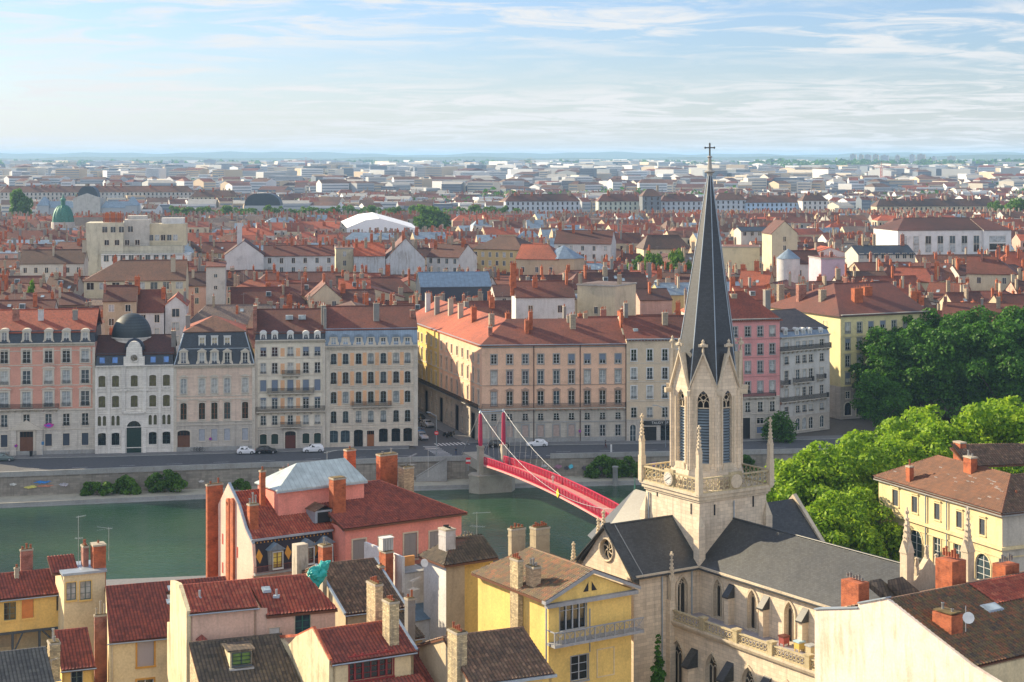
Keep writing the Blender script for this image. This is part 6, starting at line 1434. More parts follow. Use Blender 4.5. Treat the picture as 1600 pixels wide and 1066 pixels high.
# belfry octagon
cx=S/2+.12; cy=S/2; Ro=3.72; apo=Ro*math.cos(math.pi/8); sd_=2*Ro*math.sin(math.pi/8)
Yc=T.P(cx,cy,0).y; Z=lambda v:H-(v-HY)/F*Yc
zS=Z(604); zA=Z(548); zw0=Z(716); zw1=Z(596)
be=empty('belfry',Vector((cx,cy,0))); be.parent=ch
mb0=MB(); mb0.lathe((0,0,0),[(Ro*1.1,zP),(Ro*1.1,zP+.9),(Ro*1.0,zP+2.0)],8,CS,False,.5); mb0.build('belfry_plinth',be)
LV=plain('louvre_blue_grey',(.17,.22,.26),.5,.1)
for i in range(8):
    mb=MB(); w_=1.22; wh=zw1-zw0
    cut_wall(mb,-sd_/2,sd_/2,zP,zS,[(0,round(zw0,3),w_,round(min(wh,zS-zw0-.02),3),'point')],CS,0,.5)
    mb.face([(-sd_/2,0,zS),(sd_/2,0,zS),(0,0,zA)],CS); 
    for s_ in(-1,1):
        mb.ext([(s_*sd_*.56,zS-.25),(s_*sd_*.56,zS+.1),(0,zA+.35),(0,zA-.02)],'y',-.3,.0,CT)
        mb.box(s_*sd_/2-.2,s_*sd_/2+.2,-.16,.25,zP+1.8,zS-.1,CS)
        mb.box(s_*.82-.07,s_*.82+.07,-.1,.05,zw0-.1,zw1-1.2,CT)
    # little roof behind the gable, finial, gargoyle
    mb.face([(-sd_/2,0,zS),(0,0,zA),(0,1.8,zA)],CT); mb.face([(0,0,zA),(sd_/2,0,zS),(0,1.8,zA)],CT)
    mb.lathe((0,-.15,zA+.2),[(.12,0),(.10,.5),(.34,.62),(.30,.85),(.12,.95),(.16,1.15),(.02,1.35)],6,CT,False)
    for s_ in (1,-1): mb.box(s_*.35-.14,s_*.35+.14,-.3,0,zA+.75,zA+1.0,CT)
    mb.ext([(-sd_/2-.12,zS-.45),(-sd_/2+.12,zS-.45),(-sd_/2+.16,zS+.05),(-sd_/2-.16,zS+.05)],'y',-.95,.1,CT)
    mb.ext([(-w_/2-.15,zw0-.7),(w_/2+.15,zw0-.7),(w_/2,zw0),(-w_/2,zw0)],'y',-.12,.1,CT)
    ang=-22.5*0+45*i; t=R(45*i-90); o=mb.build('belfry_face',be,(apo*math.cos(t),apo*math.sin(t),0)); o.rotation_euler=(0,0,R(45*i))
    mb=MB(); ring(mb,w_,wh,'point',.14,-.08,0,CT)
    nl=19; zl1=zw0+wh*.70
    for j in range(nl): z_=zw0+(zl1-zw0)*j/nl; mb.face([(-w_/2,.28,z_),(w_/2,.28,z_),(w_/2,.46,z_+.2),(-w_/2,.46,z_+.2)],LV)
    mb.face([(-w_/2,.49,zw0),(w_/2,.49,zw0),(w_/2,.49,zw1-1.),(0,.49,zw1),(-w_/2,.49,zw1-1.)],M_dark)
    mb.box(-w_/2,w_/2,.2,.34,zl1,zl1+.1,CT)
    zc_=zl1+.5
    for s_ in(-1,1):
        for q_ in range(6):
            t0,t1=q_*math.pi/6,(q_+1)*math.pi/6; mb.tube((s_*w_/4+w_/4*math.cos(t0),.26,zl1+.35+w_/4*1.6*math.sin(t0)),(s_*w_/4+w_/4*math.cos(t1),.26,zl1+.35+w_/4*1.6*math.sin(t1)),.05,.05,4,CT,False)
    mb.box(-.05,.05,.2,.32,zl1,zl1+.45,CT)
    for zc_,r_ in ((zl1+1.1,.30),(zl1+1.65,.26)):
        for q_ in range(8): t0,t1=q_*math.pi/4,(q_+1)*math.pi/4; mb.tube((r_*math.cos(t0),.26,zc_+r_*math.sin(t0)),(r_*math.cos(t1),.26,zc_+r_*math.sin(t1)),.045,.045,4,CT,False)
    for s_ in (-1,1): mb.tube((0,.26,zl1+.8),(s_*w_*.45,.26,zl1+1.3),.045,.045,4,CT,False)
    mb.build('louvre_window',o)
# spire
zt=Z(268); sh=.0; lean=(T.ex*0); tx=.34*math.cos(R(-33)); ty=.34*math.sin(R(-33))
mb=MB(); n=8; base=[(Ro*1.0*math.cos(2*math.pi*(i+.5)/8),Ro*1.0*math.sin(2*math.pi*(i+.5)/8),zS-.3) for i in range(8)]; top=[(tx+.16*math.cos(2*math.pi*(i+.5)/8),ty+.16*math.sin(2*math.pi*(i+.5)/8),zt) for i in range(8)]
SP=slate('spire_slate',(.026,.031,.038),.42,.26,.17)
mb.faces(base+top,[(i,(i+1)%8,(i+1)%8+8,i+8) for i in range(8)],SP)
for i in range(8): mb.tube(base[i],top[i],.06,.04,4,M_zincs,False)
mb.build('spire',be)
mb=MB(); mb.lathe((tx,ty,zt-.5),[(.26,0),(.30,.3),(.55,.42),(.55,.52),(.24,.7),(.16,1.9),(.28,2.0),(.16,2.15)],10,M_greyst,False)
zc=Z(231); mb.box(tx-.06,tx+.06,ty-.06,ty+.06,zt+1.3,Z(225),M_iron); 
c,s_=math.cos(R(-33)),math.sin(R(-33)); mb.tube((tx-.46*c,ty-.46*s_,zc),(tx+.46*c,ty+.46*s_,zc),.06,.06,6,M_iron)
for k_ in (-1,1): mb.lathe((tx+k_*.48*c,ty+k_*.48*s_,zc-.12),[(.03,0),(.12,.12),(.03,.24)],6,M_iron)
mb.lathe((tx,ty,Z(225)-.12),[(.03,0),(.12,.12),(.03,.24)],6,M_iron); mb.build('cross',be)
# things on the terrace
for (u,v,m,lb,roofm) in ((1225,1013,plain('hive_red',(.30,.06,.05),.6),'dark red wooden beehive on the church terrace',M_woodr),(1249,1019,plain('hive_yellow',(.60,.42,.10),.6),'yellow beehive with a pale blue lid on the church terrace',plain('hive_blue',(.35,.50,.58),.5)),(1267,1022,plain('hive_ochre',(.50,.42,.25),.6),'tall ochre beehive nearest the blank wall on the church terrace',plain('hive_grey',(.35,.37,.38),.5))):
    b_=0; a_=-.9
    bb=T.b(u,a_); e=empty('beehive',T.P(a_,bb,zT),33,lb,'beehive'); mb=MB(); mb.box(-.35,.35,-.35,.35,.25,.85,m); 
    for sx in(-.3,.3):
        for sy in(-.3,.3): mb.box(sx-.04,sx+.04,sy-.04,sy+.04,0,.25,m)
    mb.build('hive_body',e); mb=MB(); mb.box(-.42,.42,-.42,.42,.85,1.0,roofm); mb.build('lid',e)
# cypress between yellow house and aisle
e=empty('cypress',T.P(T.a(1028,-4.),-4.,0),0,'slim dark cypress against the church wall beside the yellow house','tree'); q=random.Random(3)
x=T.P(T.a(1028,-4.),-4.,0); zc=H-(990-HY)/F*x.y; me=leaf_cloud(q,[(q.uniform(-.2,.2),q.uniform(-.2,.2),z_,max(.25,.95*(1-(z_/zc)**3))) for z_ in np.linspace(.8,zc-.4,26)],7000,.16,LF_dark); o=bpy.data.objects.new('crown',me); COL.objects.link(o); o.parent=e
mb=MB(); mb.tube((0,0,0),(0,0,zc*.8),.16,.05,6,M_bark); mb.build('trunk',e)
# ---------------------------------------------------------------- footbridge
MR=plain('bridge_magenta',(.50,.025,.075),.45,.1,.1); MRf=plain('bridge_column_red',(.42,.02,.07),.45)
p0=Vector(((756.5-CX)/F*331,331,0)); dB=Vector((19.4,-55,0)).normalized(); nB=Vector((-dB.y,dB.x,0))   # nB: across, to the far rail
ang=math.degrees(math.atan2(dB.y,dB.x)); br=empty('footbridge',p0,ang,'magenta suspension footbridge crossing the green river','bridge'); LB=86.; wB=4.0
def zd(t): return 1.15+1.5*(1-((t-LB/2)/(LB/2))**2)
mb=MB(); ns=58
for i in range(ns):
    x0,x1=LB*i/ns,LB*(i+1)/ns; z0,z1=zd(x0),zd(x1)
    mb.faces([(x0,0,z0),(x1,0,z1),(x1,wB,z1),(x0,wB,z0),(x0,0,z0-.16),(x1,0,z1-.16),(x1,wB,z1-.16),(x0,wB,z0-.16)],[(0,1,2,3),(4,7,6,5)],plain('deck_pinkish',(.42,.20,.18),.7)); 
mb.build('deck',br)
def girder(y,sgn):
    mb=MB()
    for i in range(ns):
        x0,x1=LB*i/ns,LB*(i+1)/ns; z0,z1=zd(x0),zd(x1)
        for (h0,h1,t,m_) in ((-.45,-.12,.10,plain('bridge_edge_pale',(.62,.30,.28),.5)),(-.12,.0,.06,MR),(1.25,1.38,.08,MR)): mb.faces([(x0,y-t,z0+h0),(x1,y-t,z1+h0),(x1,y-t,z1+h1),(x0,y-t,z0+h1),(x0,y+t,z0+h0),(x1,y+t,z1+h0),(x1,y+t,z1+h1),(x0,y+t,z0+h1)],[(0,1,2,3),(5,4,7,6),(3,2,6,7),(4,5,1,0)],m_)
        mb.box(x0-.07,x0+.07,y-.09,y+.09,z0-.1,z0+1.3,MR,False)
        for k_ in range(10): xx=x0+(x1-x0)*(k_+.5)/10; zz_=zd(xx); mb.box(xx-.018,xx+.018,y-.012,y+.012,zz_,zz_+1.25,MR,False)
        mb.tube((x0,y,z0+.1),(x1,y,z1+1.2),.02,.02,3,MR,False)
        mb.face([(x0,y+.02,z0+.0),(x1,y+.02,z1+.0),(x1,y+.02,z1+.42),(x0,y+.02,z0+.42)],MR)
    return mb
girder(0,1).build('railing',br); girder(wB,-1).build('railing',br)
M_pier=plaster('pier_stone',(.40,.36,.29),.6); CAB=plain('cable_white',(.42,.43,.45),.4,.3)
for end,xx in (('far',-1.2),('near',LB+1.2)):
    mb=MB(); d=1 if end=='near' else -1
    pl=[(-2.4,-1.2),(2.4,-1.2),(2.4,wB+1.2),(1.2,wB+2.6),(-1.2,wB+2.6),(-2.4,wB+1.2)]; pl=[(xx+x*.9,y) for x,y in pl]+[]
    pl=[(xx+2.1,-1.3),(xx+2.1,wB+1.3),(xx,wB+2.7),(xx-2.1,wB+1.3),(xx-2.1,-1.3),(xx,-2.7)]
    mb.prism(pl,-7,-1.2,M_pier); mb.prism([(xx+(x-xx)*1.06,wB/2+(y-wB/2)*1.04) for x,y in pl],-1.2,-.95,M_pier); mb.prism([(xx+(x-xx)*1.08,wB/2+(y-wB/2)*1.05) for x,y in pl],-7,-4.9,M_pier); mb.build('pier',br)
    tops=[]
    for y in (-.35,wB+.35):
        mb=MB(); mb.box(xx-.65,xx+.65,y-.5,y+.5,-.95,4.1,M_pier); mb.box(xx-.75,xx+.75,y-.6,y+.6,4.1,4.45,M_pier); mb.build('post',br)
        mb=MB(); prof=[(.34,0),(.42,.5),(.40,3.),(.34,5.6),(.24,6.3)]
        mb.lathe((xx,y,4.45),prof,12,MRf); mb.build('column',br); mb=MB(); mb.lathe((xx,y,10.7),[(.3,0),(.3,.25),(.18,.3),(.18,.6)],8,M_zincs); mb.build('column_cap',br)
    mb=MB(); mb.tube((xx,-.35,10.95),(xx,wB+.35,10.95),.12,.12,8,M_zincs); mb.tube((xx,-.35,10.5),(xx,wB+.35,10.5),.05,.05,6,M_zincs); mb.build('cross_beam',br)
for y in (-.35,wB+.35):
    mb=MB(); pts=[]; 
    for i in range(41): x=-1.2+(LB+2.4)*i/40; pts.append((x,y,3.0+8.1*((x-LB/2)/(LB/2+1.2))**2))
    for a,b_ in zip(pts[:-1],pts[1:]): mb.tube(a,b_,.04,.04,5,CAB,False)
    for a in ((-1.2,y,11.1),): mb.tube(a,(-13,y-0,1.0),.07,.07,6,CAB)
    mb.tube((LB+1.2,y,11.1),(LB+13,y,1.),.07,.07,6,CAB)
    mb.build('cable',br)
    mb=MB()
    for i in range(1,ns):
        x=LB*i/ns; zc=3.0+8.1*((x-LB/2)/(LB/2+1.2))**2; 
        if zc>zd(x)+1.4 and i%2==0: mb.tube((x,y,zc),(x,y+(.35 if y<0 else -.35),zd(x)+1.3),.022,.022,3,CAB,False)
    mb.build('hanger',br)
mb=MB(); mb.box(-14,-.6,.2,wB-.2,-.9,1.1,M_pier); mb.build('abutment_deck',br)
# navigation signs on and beside the bridge
def disc_sign(name,label,loc,w_,h_,m,cat='sign',rz=0.,bar=None,post=0.):
    e=empty(name,loc,rz,label,cat); mb=MB(); mb.box(-w_/2,w_/2,-.04,.04,-h_/2,h_/2,m); mb.build('sign_plate',e)
    if bar: mb=MB(); mb.box(-w_/2*.98,w_/2*.98,-.06,-.045,-h_*.16,h_*.16,bar); mb.build('sign_bar',e)
    if post: mb=MB(); mb.tube((0,.06,-post),(0,.06,h_/2),.05,.05,6,M_zincs); mb.build('post',e)
    return e
pt=p0+dB*40-nB*.2; e=empty('navigation_sign',pt+Vector((0,0,zd(40)+.25)),ang,'yellow diamond navigation sign on the side of the magenta bridge','sign'); mb=MB(); mb.ext([(-.65,0),(0,-.8),(.65,0),(0,.8)],'y',-.08,-.02,plain('sign_yellow',(.80,.66,.02),.4)); mb.build('sign_plate',e)
pw=lineW(731.5); disc_sign('navigation_sign','red and white square river sign on the quay wall left of the bridge pier',Vector(((731.5-CX)/F*337,337,H-(720-HY)/F*337)),.9,1.2,plain('sign_red',(.6,.02,.03),.4),bar=M_white,post=2)
# ---------------------------------------------------------------- vehicles, people, street furniture
M_tyre=plain('tyre',(.015,.015,.016),.8); M_rim=plain('wheel_rim',(.45,.46,.48),.35,.6); M_cg=glass('car_glass',(.015,.02,.025),.05); M_lamp=plain('head_lamp',(.7,.7,.7),.2); M_tail=plain('tail_lamp',(.5,.01,.01),.3)
def car(name,label,loc,rz,L_=4.3,W_=1.78,h=1.5,paint=None,suv=False,cat='car',rear=.0):
    e=empty(name,loc,rz,label,cat,'cars parked along the far quay and the side street'); hw=W_/2
    # side profile stations: (x, z_bottom, z_belt, z_roof, half width belt, half width roof)
    st=[(-.50,.42,.72,.72,.80,.70),(-.485,.26,.86,.90,.92,.72),(-.44,.22,.95,1.02 if not suv else 1.25,.97,.74),(-.33,.20,.98,1.42 if not suv else 1.5,1.,.76),(-.10,.20,.98,1.5,1.,.78),(.08,.20,.96,1.46,1.,.77),(.24,.20,.93,.98,1.,.80),(.40,.22,.84,.86,.97,.78),(.475,.26,.70,.72,.92,.75),(.50,.36,.58,.60,.82,.70)]
    k=h/1.5; vs=[]; 
    for x,zb,zbelt,zr,wb,wr in st:
        vs+=[(x*L_,-hw*wb*.94,zb*k),(x*L_,-hw*wb,(zb+.25)*k),(x*L_,-hw*wb,zbelt*k),(x*L_,-hw*wr*(1 if zr>zbelt+.15 else 1.05),zr*k),(x*L_,hw*wr*(1 if zr>zbelt+.15 else 1.05),zr*k),(x*L_,hw*wb,zbelt*k),(x*L_,hw*wb,(zb+.25)*k),(x*L_,hw*wb*.94,zb*k)]
    mb=MB(); n=len(st)
    for i in range(n-1):
        for j in range(7):
            gl=j in(2,4) and 1<i<6 
            ws=j==3 and i in(2,5) and False
            mb.faces([vs[i*8+j],vs[i*8+j+1],vs[(i+1)*8+j+1],vs[(i+1)*8+j]],[(3,2,1,0)],paint,not gl and True)
    mb.face(vs[:8],paint); mb.face(vs[-8:][::-1],paint)
    b=mb.build('body',e)
    bm=bmesh.new(); bm.from_mesh(b.data); bmesh.ops.remove_doubles(bm,verts=bm.verts,dist=.001); bmesh.ops.recalc_face_normals(bm,faces=bm.faces); bm.to_mesh(b.data); bm.free()
    g=MB()
    for s_ in(-1,1):
        y=s_*hw*1.005
        for xa,xb in ((-.30,-.115),(-.095,.085)): g.face([(xa*L_,y*.99,1.0*k),(xb*L_,y*.99,1.0*k),((xb-.01)*L_,s_*hw*.80*1.02,1.38*k),((xa+.03)*L_,s_*hw*.80*1.02,1.36*k)],M_cg)
    g.face([(.235*L_,-hw*.82,.99*k),(.235*L_,hw*.82,.99*k),(.095*L_,hw*.74,1.43*k),(.095*L_,-hw*.74,1.43*k)],M_cg); g.face([(-.455*L_,-hw*.78,1.0*k),(-.455*L_,hw*.78,1.0*k),(-.35*L_,hw*.72,1.40*k),(-.35*L_,-hw*.72,1.40*k)],M_cg)
    g.build('glass',e)
    wr=.31*k*1.05
    for x in(-.31,.31):
        for s_ in(-1,1):
            w=MB(); w.tube((0,-.1,0),(0,.1,0),wr,wr,16,M_tyre); o=w.build('wheel',e,(x*L_,s_*hw*.95,wr)); w=MB(); w.tube((0,s_*.09,0),(0,s_*.115,0),wr*.62,wr*.55,12,M_rim); w.build('rim',o)
    for s_ in(-1,1):
        w=MB(); w.box(.455*L_,.492*L_,s_*hw*.68-.16,s_*hw*.68+.16,.60*k,.72*k,M_lamp); w.build('headlight',e); w=MB(); w.box(-.496*L_,-.46*L_,s_*hw*.72-.12,s_*hw*.72+.12,.72*k,.92*k,M_tail); w.build('tail_light',e)
        w=MB(); w.box(.12*L_,.15*L_,s_*hw*1.0-.02*s_,s_*hw*1.13,.98*k,1.1*k,paint) if s_>0 else w.box(.12*L_,.15*L_,-hw*1.13,-hw*1.0,.98*k,1.1*k,paint); w.build('wing_mirror',e)
    return e
PW=plain('paint_white',(.70,.71,.73),.25,0,.03); PB=plain('paint_black',(.012,.013,.016),.2,0,.03); PS=plain('paint_silver',(.42,.44,.47),.3,.5,.04); PG=plain('paint_grey_green',(.12,.16,.16),.3,.3,.04); PBL=plain('paint_blue',(.05,.18,.36),.3,.2,.04)
def road_at(u,off,lab,name,paint,rzx=0,**k):
    p=lineF(u)+Vector((0,-3.4-off,0)); return car(name,lab,Vector((( u-CX)/F*p.y,p.y,0.01)),8.5+rzx,paint=paint,**k)
road_at(384.5,1.1,'small white hatchback parked first in the row of three on the quay','parked_car',PW,L_=3.7,h=1.52)
road_at(416,1.1,'black hatchback parked behind the small white car on the quay','parked_car',PB,L_=4.4,h=1.45)
road_at(489.5,1.2,'white crossover car parked below the peach panelled corner house','parked_car',PW,180,L_=4.3,h=1.62,suv=True)
road_at(839,1.3,'white hatchback parked below the long apricot corner block','parked_car',PW,180,L_=4.4,h=1.48)
road_at(779,1.6,'black car standing behind the red bridge columns','parked_car',PB,L_=4.5,h=1.45)
road_at(5,2.0,'grey-green car cut by the left picture edge on the quay road','parked_car',PG,L_=4.2,h=1.5)
for (u,v,pt,lb,rz) in ((667.5,667,PS,'silver car parked upper right in the side street',-62),(658,686.5,PS,'silver hatchback waiting at the mouth of the side street',-62),(656,658,PB,'dark car at the left edge high up the side street',-62),(653.5,679,PBL,'blue car half hidden by the corner house in the side street',-62)):
    p=G(u,v); car('street_car',lb,Vector((p.x,p.y,.02)),rz,paint=pt,L_=4.1)
def person(name,label,loc,rz,coat,legs,hair=(.05,.03,.02),h=1.72,carry=None):
    """one continuous skinned figure in mid stride"""
    J={'pel':(0,0,.95),'che':(0.0,.02,1.25),'nk':(0,.02,1.46),'hd':(0,.04,1.58),'ht':(0,.03,1.70),'hipL':(.10,0,.90),'hipR':(-.10,0,.90),'knL':(.11,.18,.50),'anL':(.11,.14,.09),'toL':(.11,.30,.04),'knR':(-.11,.02,.48),'anR':(-.11,-.26,.14),'toR':(-.11,-.14,.04),
       'shL':(.19,.0,1.40),'shR':(-.19,.0,1.40),'elL':(.25,-.10,1.14),'elR':(-.25,.08,1.14),'haL':(.24,.0,.90),'haR':(-.24,.26,.98)}
    rad={'pel':(.16,.12),'che':(.17,.115),'nk':(.055,.06),'hd':(.085,.10),'ht':(.05,.06),'hipL':(.10,.10),'hipR':(.10,.10),'knL':(.062,.065),'knR':(.062,.065),'anL':(.042,.045),'anR':(.042,.045),'toL':(.04,.03),'toR':(.04,.03),'shL':(.07,.065),'shR':(.07,.065),'elL':(.045,.045),'elR':(.045,.045),'haL':(.035,.03),'haR':(.035,.03)}
    E=[('pel','che'),('che','nk'),('nk','hd'),('hd','ht'),('pel','hipL'),('pel','hipR'),('hipL','knL'),('knL','anL'),('anL','toL'),('hipR','knR'),('knR','anR'),('anR','toR'),('che','shL'),('che','shR'),('shL','elL'),('shR','elR'),('elL','haL'),('elR','haR')]
    ks=list(J); me=bpy.data.meshes.new('body'); s_=h/1.72; me.from_pydata([tuple(c*s_ for c in J[k]) for k in ks],[(ks.index(a),ks.index(b)) for a,b in E],[])
    o=bpy.data.objects.new(name,me); COL.objects.link(o); md=o.modifiers.new('s','SKIN'); 
    if not me.skin_vertices: 
        bm=bmesh.new(); bm.from_mesh(me); bm.verts.layers.skin.verify(); bm.to_mesh(me); bm.free()
    for i,k in enumerate(ks): sv=me.skin_vertices[0].data[i]; sv.radius=rad[k]; sv.use_root=(k=='pel')
    o.modifiers.new('u','SUBSURF').levels=1
    dg=bpy.context.evaluated_depsgraph_get(); m2=bpy.data.meshes.new_from_object(o.evaluated_get(dg)); o.modifiers.clear(); o.data=m2
    mt=[plain('coat_'+name+str(coat),coat,.8),plain('legs_'+str(legs),legs,.8),plain('skin_tone',(.50,.30,.22),.6)]
    for m in mt: m2.materials.append(m)
    for p in m2.polygons:
        c=sum((m2.vertices[v].co for v in p.vertices),Vector())/len(p.vertices)/s_
        p.material_index=2 if (c.z>1.47 or (c.z<1.02 and abs(c.x)>.19 and c.z>.8)) else (1 if c.z<.93 else 0); p.use_smooth=True
    o.location=loc; o.rotation_euler=(0,0,R(rz)); tag(o,label,'person')
    mb=MB(); mb.lathe((0,.0,1.58*s_),[(.10,-.04),(.115,.05),(.10,.12),(.04,.165)],10,plain('hair'+str(hair),hair,.8)); mb.build('hair',o)
    return o
p=G(712.5,712); person('person','person in dark clothes walking by the crossing left of the bridge columns',Vector((p.x,p.y,.0)),160,(.02,.025,.04),(.03,.05,.12))
p=lineF(946)+Vector((0,-8.2,0)); person('person','person in a dark jacket walking along the quay road near the white post',Vector(((946-CX)/F*p.y,p.y,0)),-80,(.03,.03,.035),(.10,.02,.02))
t=26.; pp=p0+dB*(t+4)+nB*2.7; person('person','person in pale clothes crossing the magenta footbridge',Vector((pp.x,pp.y,zd(t+4))),200,(.70,.60,.52),(.45,.40,.36),(.25,.15,.08))
# street lamp with no entry sign
def lamp(u,v,h,lb,arm=2.0,rz=180):
    p=G(u,v); e=empty('street_lamp',p,rz,lb,'street lamp','street lamps on the far quay'); mb=MB(); mb.tube((0,0,0),(0,0,h),.09,.06,8,plain('lamp_grey',(.30,.33,.35),.4,.5)); mb.tube((0,0,h),(arm,0,h+.7),.05,.05,6,M_zincs); mb.build('post',e); mb=MB(); mb.box(arm-.1,arm+.7,-.14,.14,h+.62,h+.75,M_zincs); mb.build('lamp_head',e); return e
e=lamp(682,715,8.2,'tall bent street lamp with a round red sign at the street corner',1.6,150); mb=MB(); mb.tube((0,-.12,0),(0,-.09,0),.42,.42,20,plain('sign_red',(0,0,0))); s1=mb.build('no_entry_sign',e,(0,0,4.9)); s1.rotation_euler=(0,0,R(-150)); mb=MB(); mb.box(-.28,.28,-.14,-.125,-.07,.07,M_white); mb.build('sign_bar',s1)
lamp(1040,699,8.,'grey street lamp on the quay hidden partly behind the tower pinnacle')
p=G(955,706); mb=MB(); mb.box(-.18,.18,-.12,.12,0,1.5,M_white); mb.box(-.2,.2,-.14,.14,1.5,1.58,M_greyst); o=mb.build('white_post',None,(p.x,p.y,0)); o.name='roadside_cabinet'; tag(o,'white roadside cabinet on the quay parapet below the tan house','cabinet')
# motor scooters and bins by the side street, bicycles by the left houses
def scooter(loc,rz,lb,m):
    e=empty('motor_scooter',loc,rz,lb,'scooter','scooters parked at the side street')
    mb=MB(); mb.ext([(-.75,.35),(-.6,.72),(-.1,.78),(0,.4),(.25,.33),(.42,.5),(.5,.95),(.58,.95),(.55,.3),(.1,.22),(-.5,.25)][::-1],'y',-.16,.16,m); mb.build('body',e)
    mb=MB(); mb.box(-.65,.0,-.15,.15,.76,.86,M_tyre); mb.build('seat',e); mb=MB(); mb.tube((.5,-.32,1.02),(.5,.32,1.02),.025,.025,6,M_iron); mb.tube((.52,0,.9),(.5,0,1.02),.03,.03,6,M_iron); mb.build('handlebar',e)
    for x in(-.55,.62): mb=MB(); mb.tube((x,-.07,.24),(x,.07,.24),.24,.24,14,M_tyre); mb.build('wheel',e)
for i,(u,v) in enumerate(((697,682),(702,683.5),(706,681))): p=G(u,v); scooter(Vector((p.x,p.y,.02)),20+i*14,['black scooter, leftmost of three beside the side street wall','black scooter, middle one of three beside the side street wall','black scooter, rightmost of three beside the side street wall'][i],PB)
def bicycle(loc,rz,lb):
    e=empty('bicycle',loc,rz,lb,'bicycle','bicycles by the mansion wall'); m=M_iron
    for x in(-.52,.52):
        mb=MB()
        for i in range(14): t0,t1=2*math.pi*i/14,2*math.pi*(i+1)/14; mb.tube((x+.34*math.cos(t0),0,.36+.34*math.sin(t0)),(x+.34*math.cos(t1),0,.36+.34*math.sin(t1)),.025,.025,4,M_tyre,False)
        for i in range(6): t0=math.pi*i/6; mb.tube((x+.33*math.cos(t0),0,.36+.33*math.sin(t0)),(x-.33*math.cos(t0),0,.36-.33*math.sin(t0)),.006,.006,3,M_rim,False)
        mb.build('wheel',e)
    mb=MB(); P_=[(-.52,.36),(-.05,.34),(-.2,.82),(.38,.80),(.52,.36)]
    for a,b_ in ((0,1),(1,2),(0,2),(2,3),(1,3),(3,4)): mb.tube((P_[a][0],0,P_[a][1]),(P_[b_][0],0,P_[b_][1]),.022,.022,5,m)
    mb.tube((.36,0,.8),(.34,0,.98),.018,.018,5,m); mb.tube((.34,-.25,1.0),(.34,.25,1.0),.016,.016,5,m); mb.build('frame',e); mb=MB(); mb.box(-.33,-.1,-.07,.07,.90,.96,M_tyre); mb.tube((-.2,0,.8),(-.21,0,.92),.015,.015,5,m); mb.build('saddle',e)
for i,u in enumerate((305,309.5,314)): p=lineF(u)+Vector((0,-.8,0)); bicycle(Vector(((u-CX)/F*p.y,p.y,.13)),8+i*6,['bicycle leaning by the mansion wall, nearest the brown double door','bicycle leaning by the mansion wall, middle of three','bicycle leaning by the mansion wall, farthest from the brown door'][i])
p=lineF(52)+Vector((0,-1.6,0)); mb=MB(); mb.lathe((0,0,0),[(.28,0),(.33,.9),(.36,.92),(.36,1.0),(.1,1.1)],12,M_iron); o=mb.build('litter_bin',None,(p.x,p.y,.13)); tag(o,'black litter bin on the pavement right of the brown carriage door','bin')
p=lineF(67)+Vector((0,-1.2,0)); e=empty('parking_sign',Vector(((67-CX)/F*p.y,p.y,.13)),0,'thin grey post with a small blue box sign at the salmon house','sign'); mb=MB(); mb.tube((0,0,0),(0,0,2.9),.04,.04,6,M_zincs); mb.build('post',e); mb=MB(); mb.box(-.25,.25,-.09,-.05,2.2,2.85,PBL); mb.build('sign_plate',e)
for u,v,lb in ((328.5,686,'purple round no parking sign on the pinkish mansion wall'),(906,674,'round no parking sign on the apricot corner block wall'),(24.5,697,'small round pink sign on the salmon house wall')):
    p=lineF(u)+Vector((0,-.6,0)); e=empty('wall_sign',Vector(((u-CX)/F*p.y,p.y,H-(v-HY)/F*p.y)),0,lb,'sign'); mb=MB(); mb.tube((0,-.02,0),(0,.5,0),.27,.27,18,plain('sign_magenta',(.45,.02,.22),.4)); mb.build('sign_plate',e); mb=MB(); mb.tube((0,-.04,0),(0,-.01,0),.18,.18,18,plain('sign_violet',(.12,.05,.40),.4)); mb.build('sign_disc',e)
p=lineF(76)+Vector((0,-1.,0)); mb=MB(); 
pts=[(.95*math.cos(t)*(1+.12*math.sin(5*t)),.42*math.sin(t)*(1+.15*math.cos(4*t))) for t in [2*math.pi*i/24 for i in range(24)]]
mb.ext(pts,'y',-.05,.35,plain('banner_magenta',(.45,.03,.30),.5)); mb.ext([(x*.55,z*.5) for x,z in pts],'y',-.08,-.04,plain('banner_blue',(.10,.10,.50),.5)); o=mb.build('banner',None,((76-CX)/F*p.y,p.y,H-(665-HY)/F*p.y)); tag(o,'magenta and blue cloth banner hung on the salmon house balcony','banner')
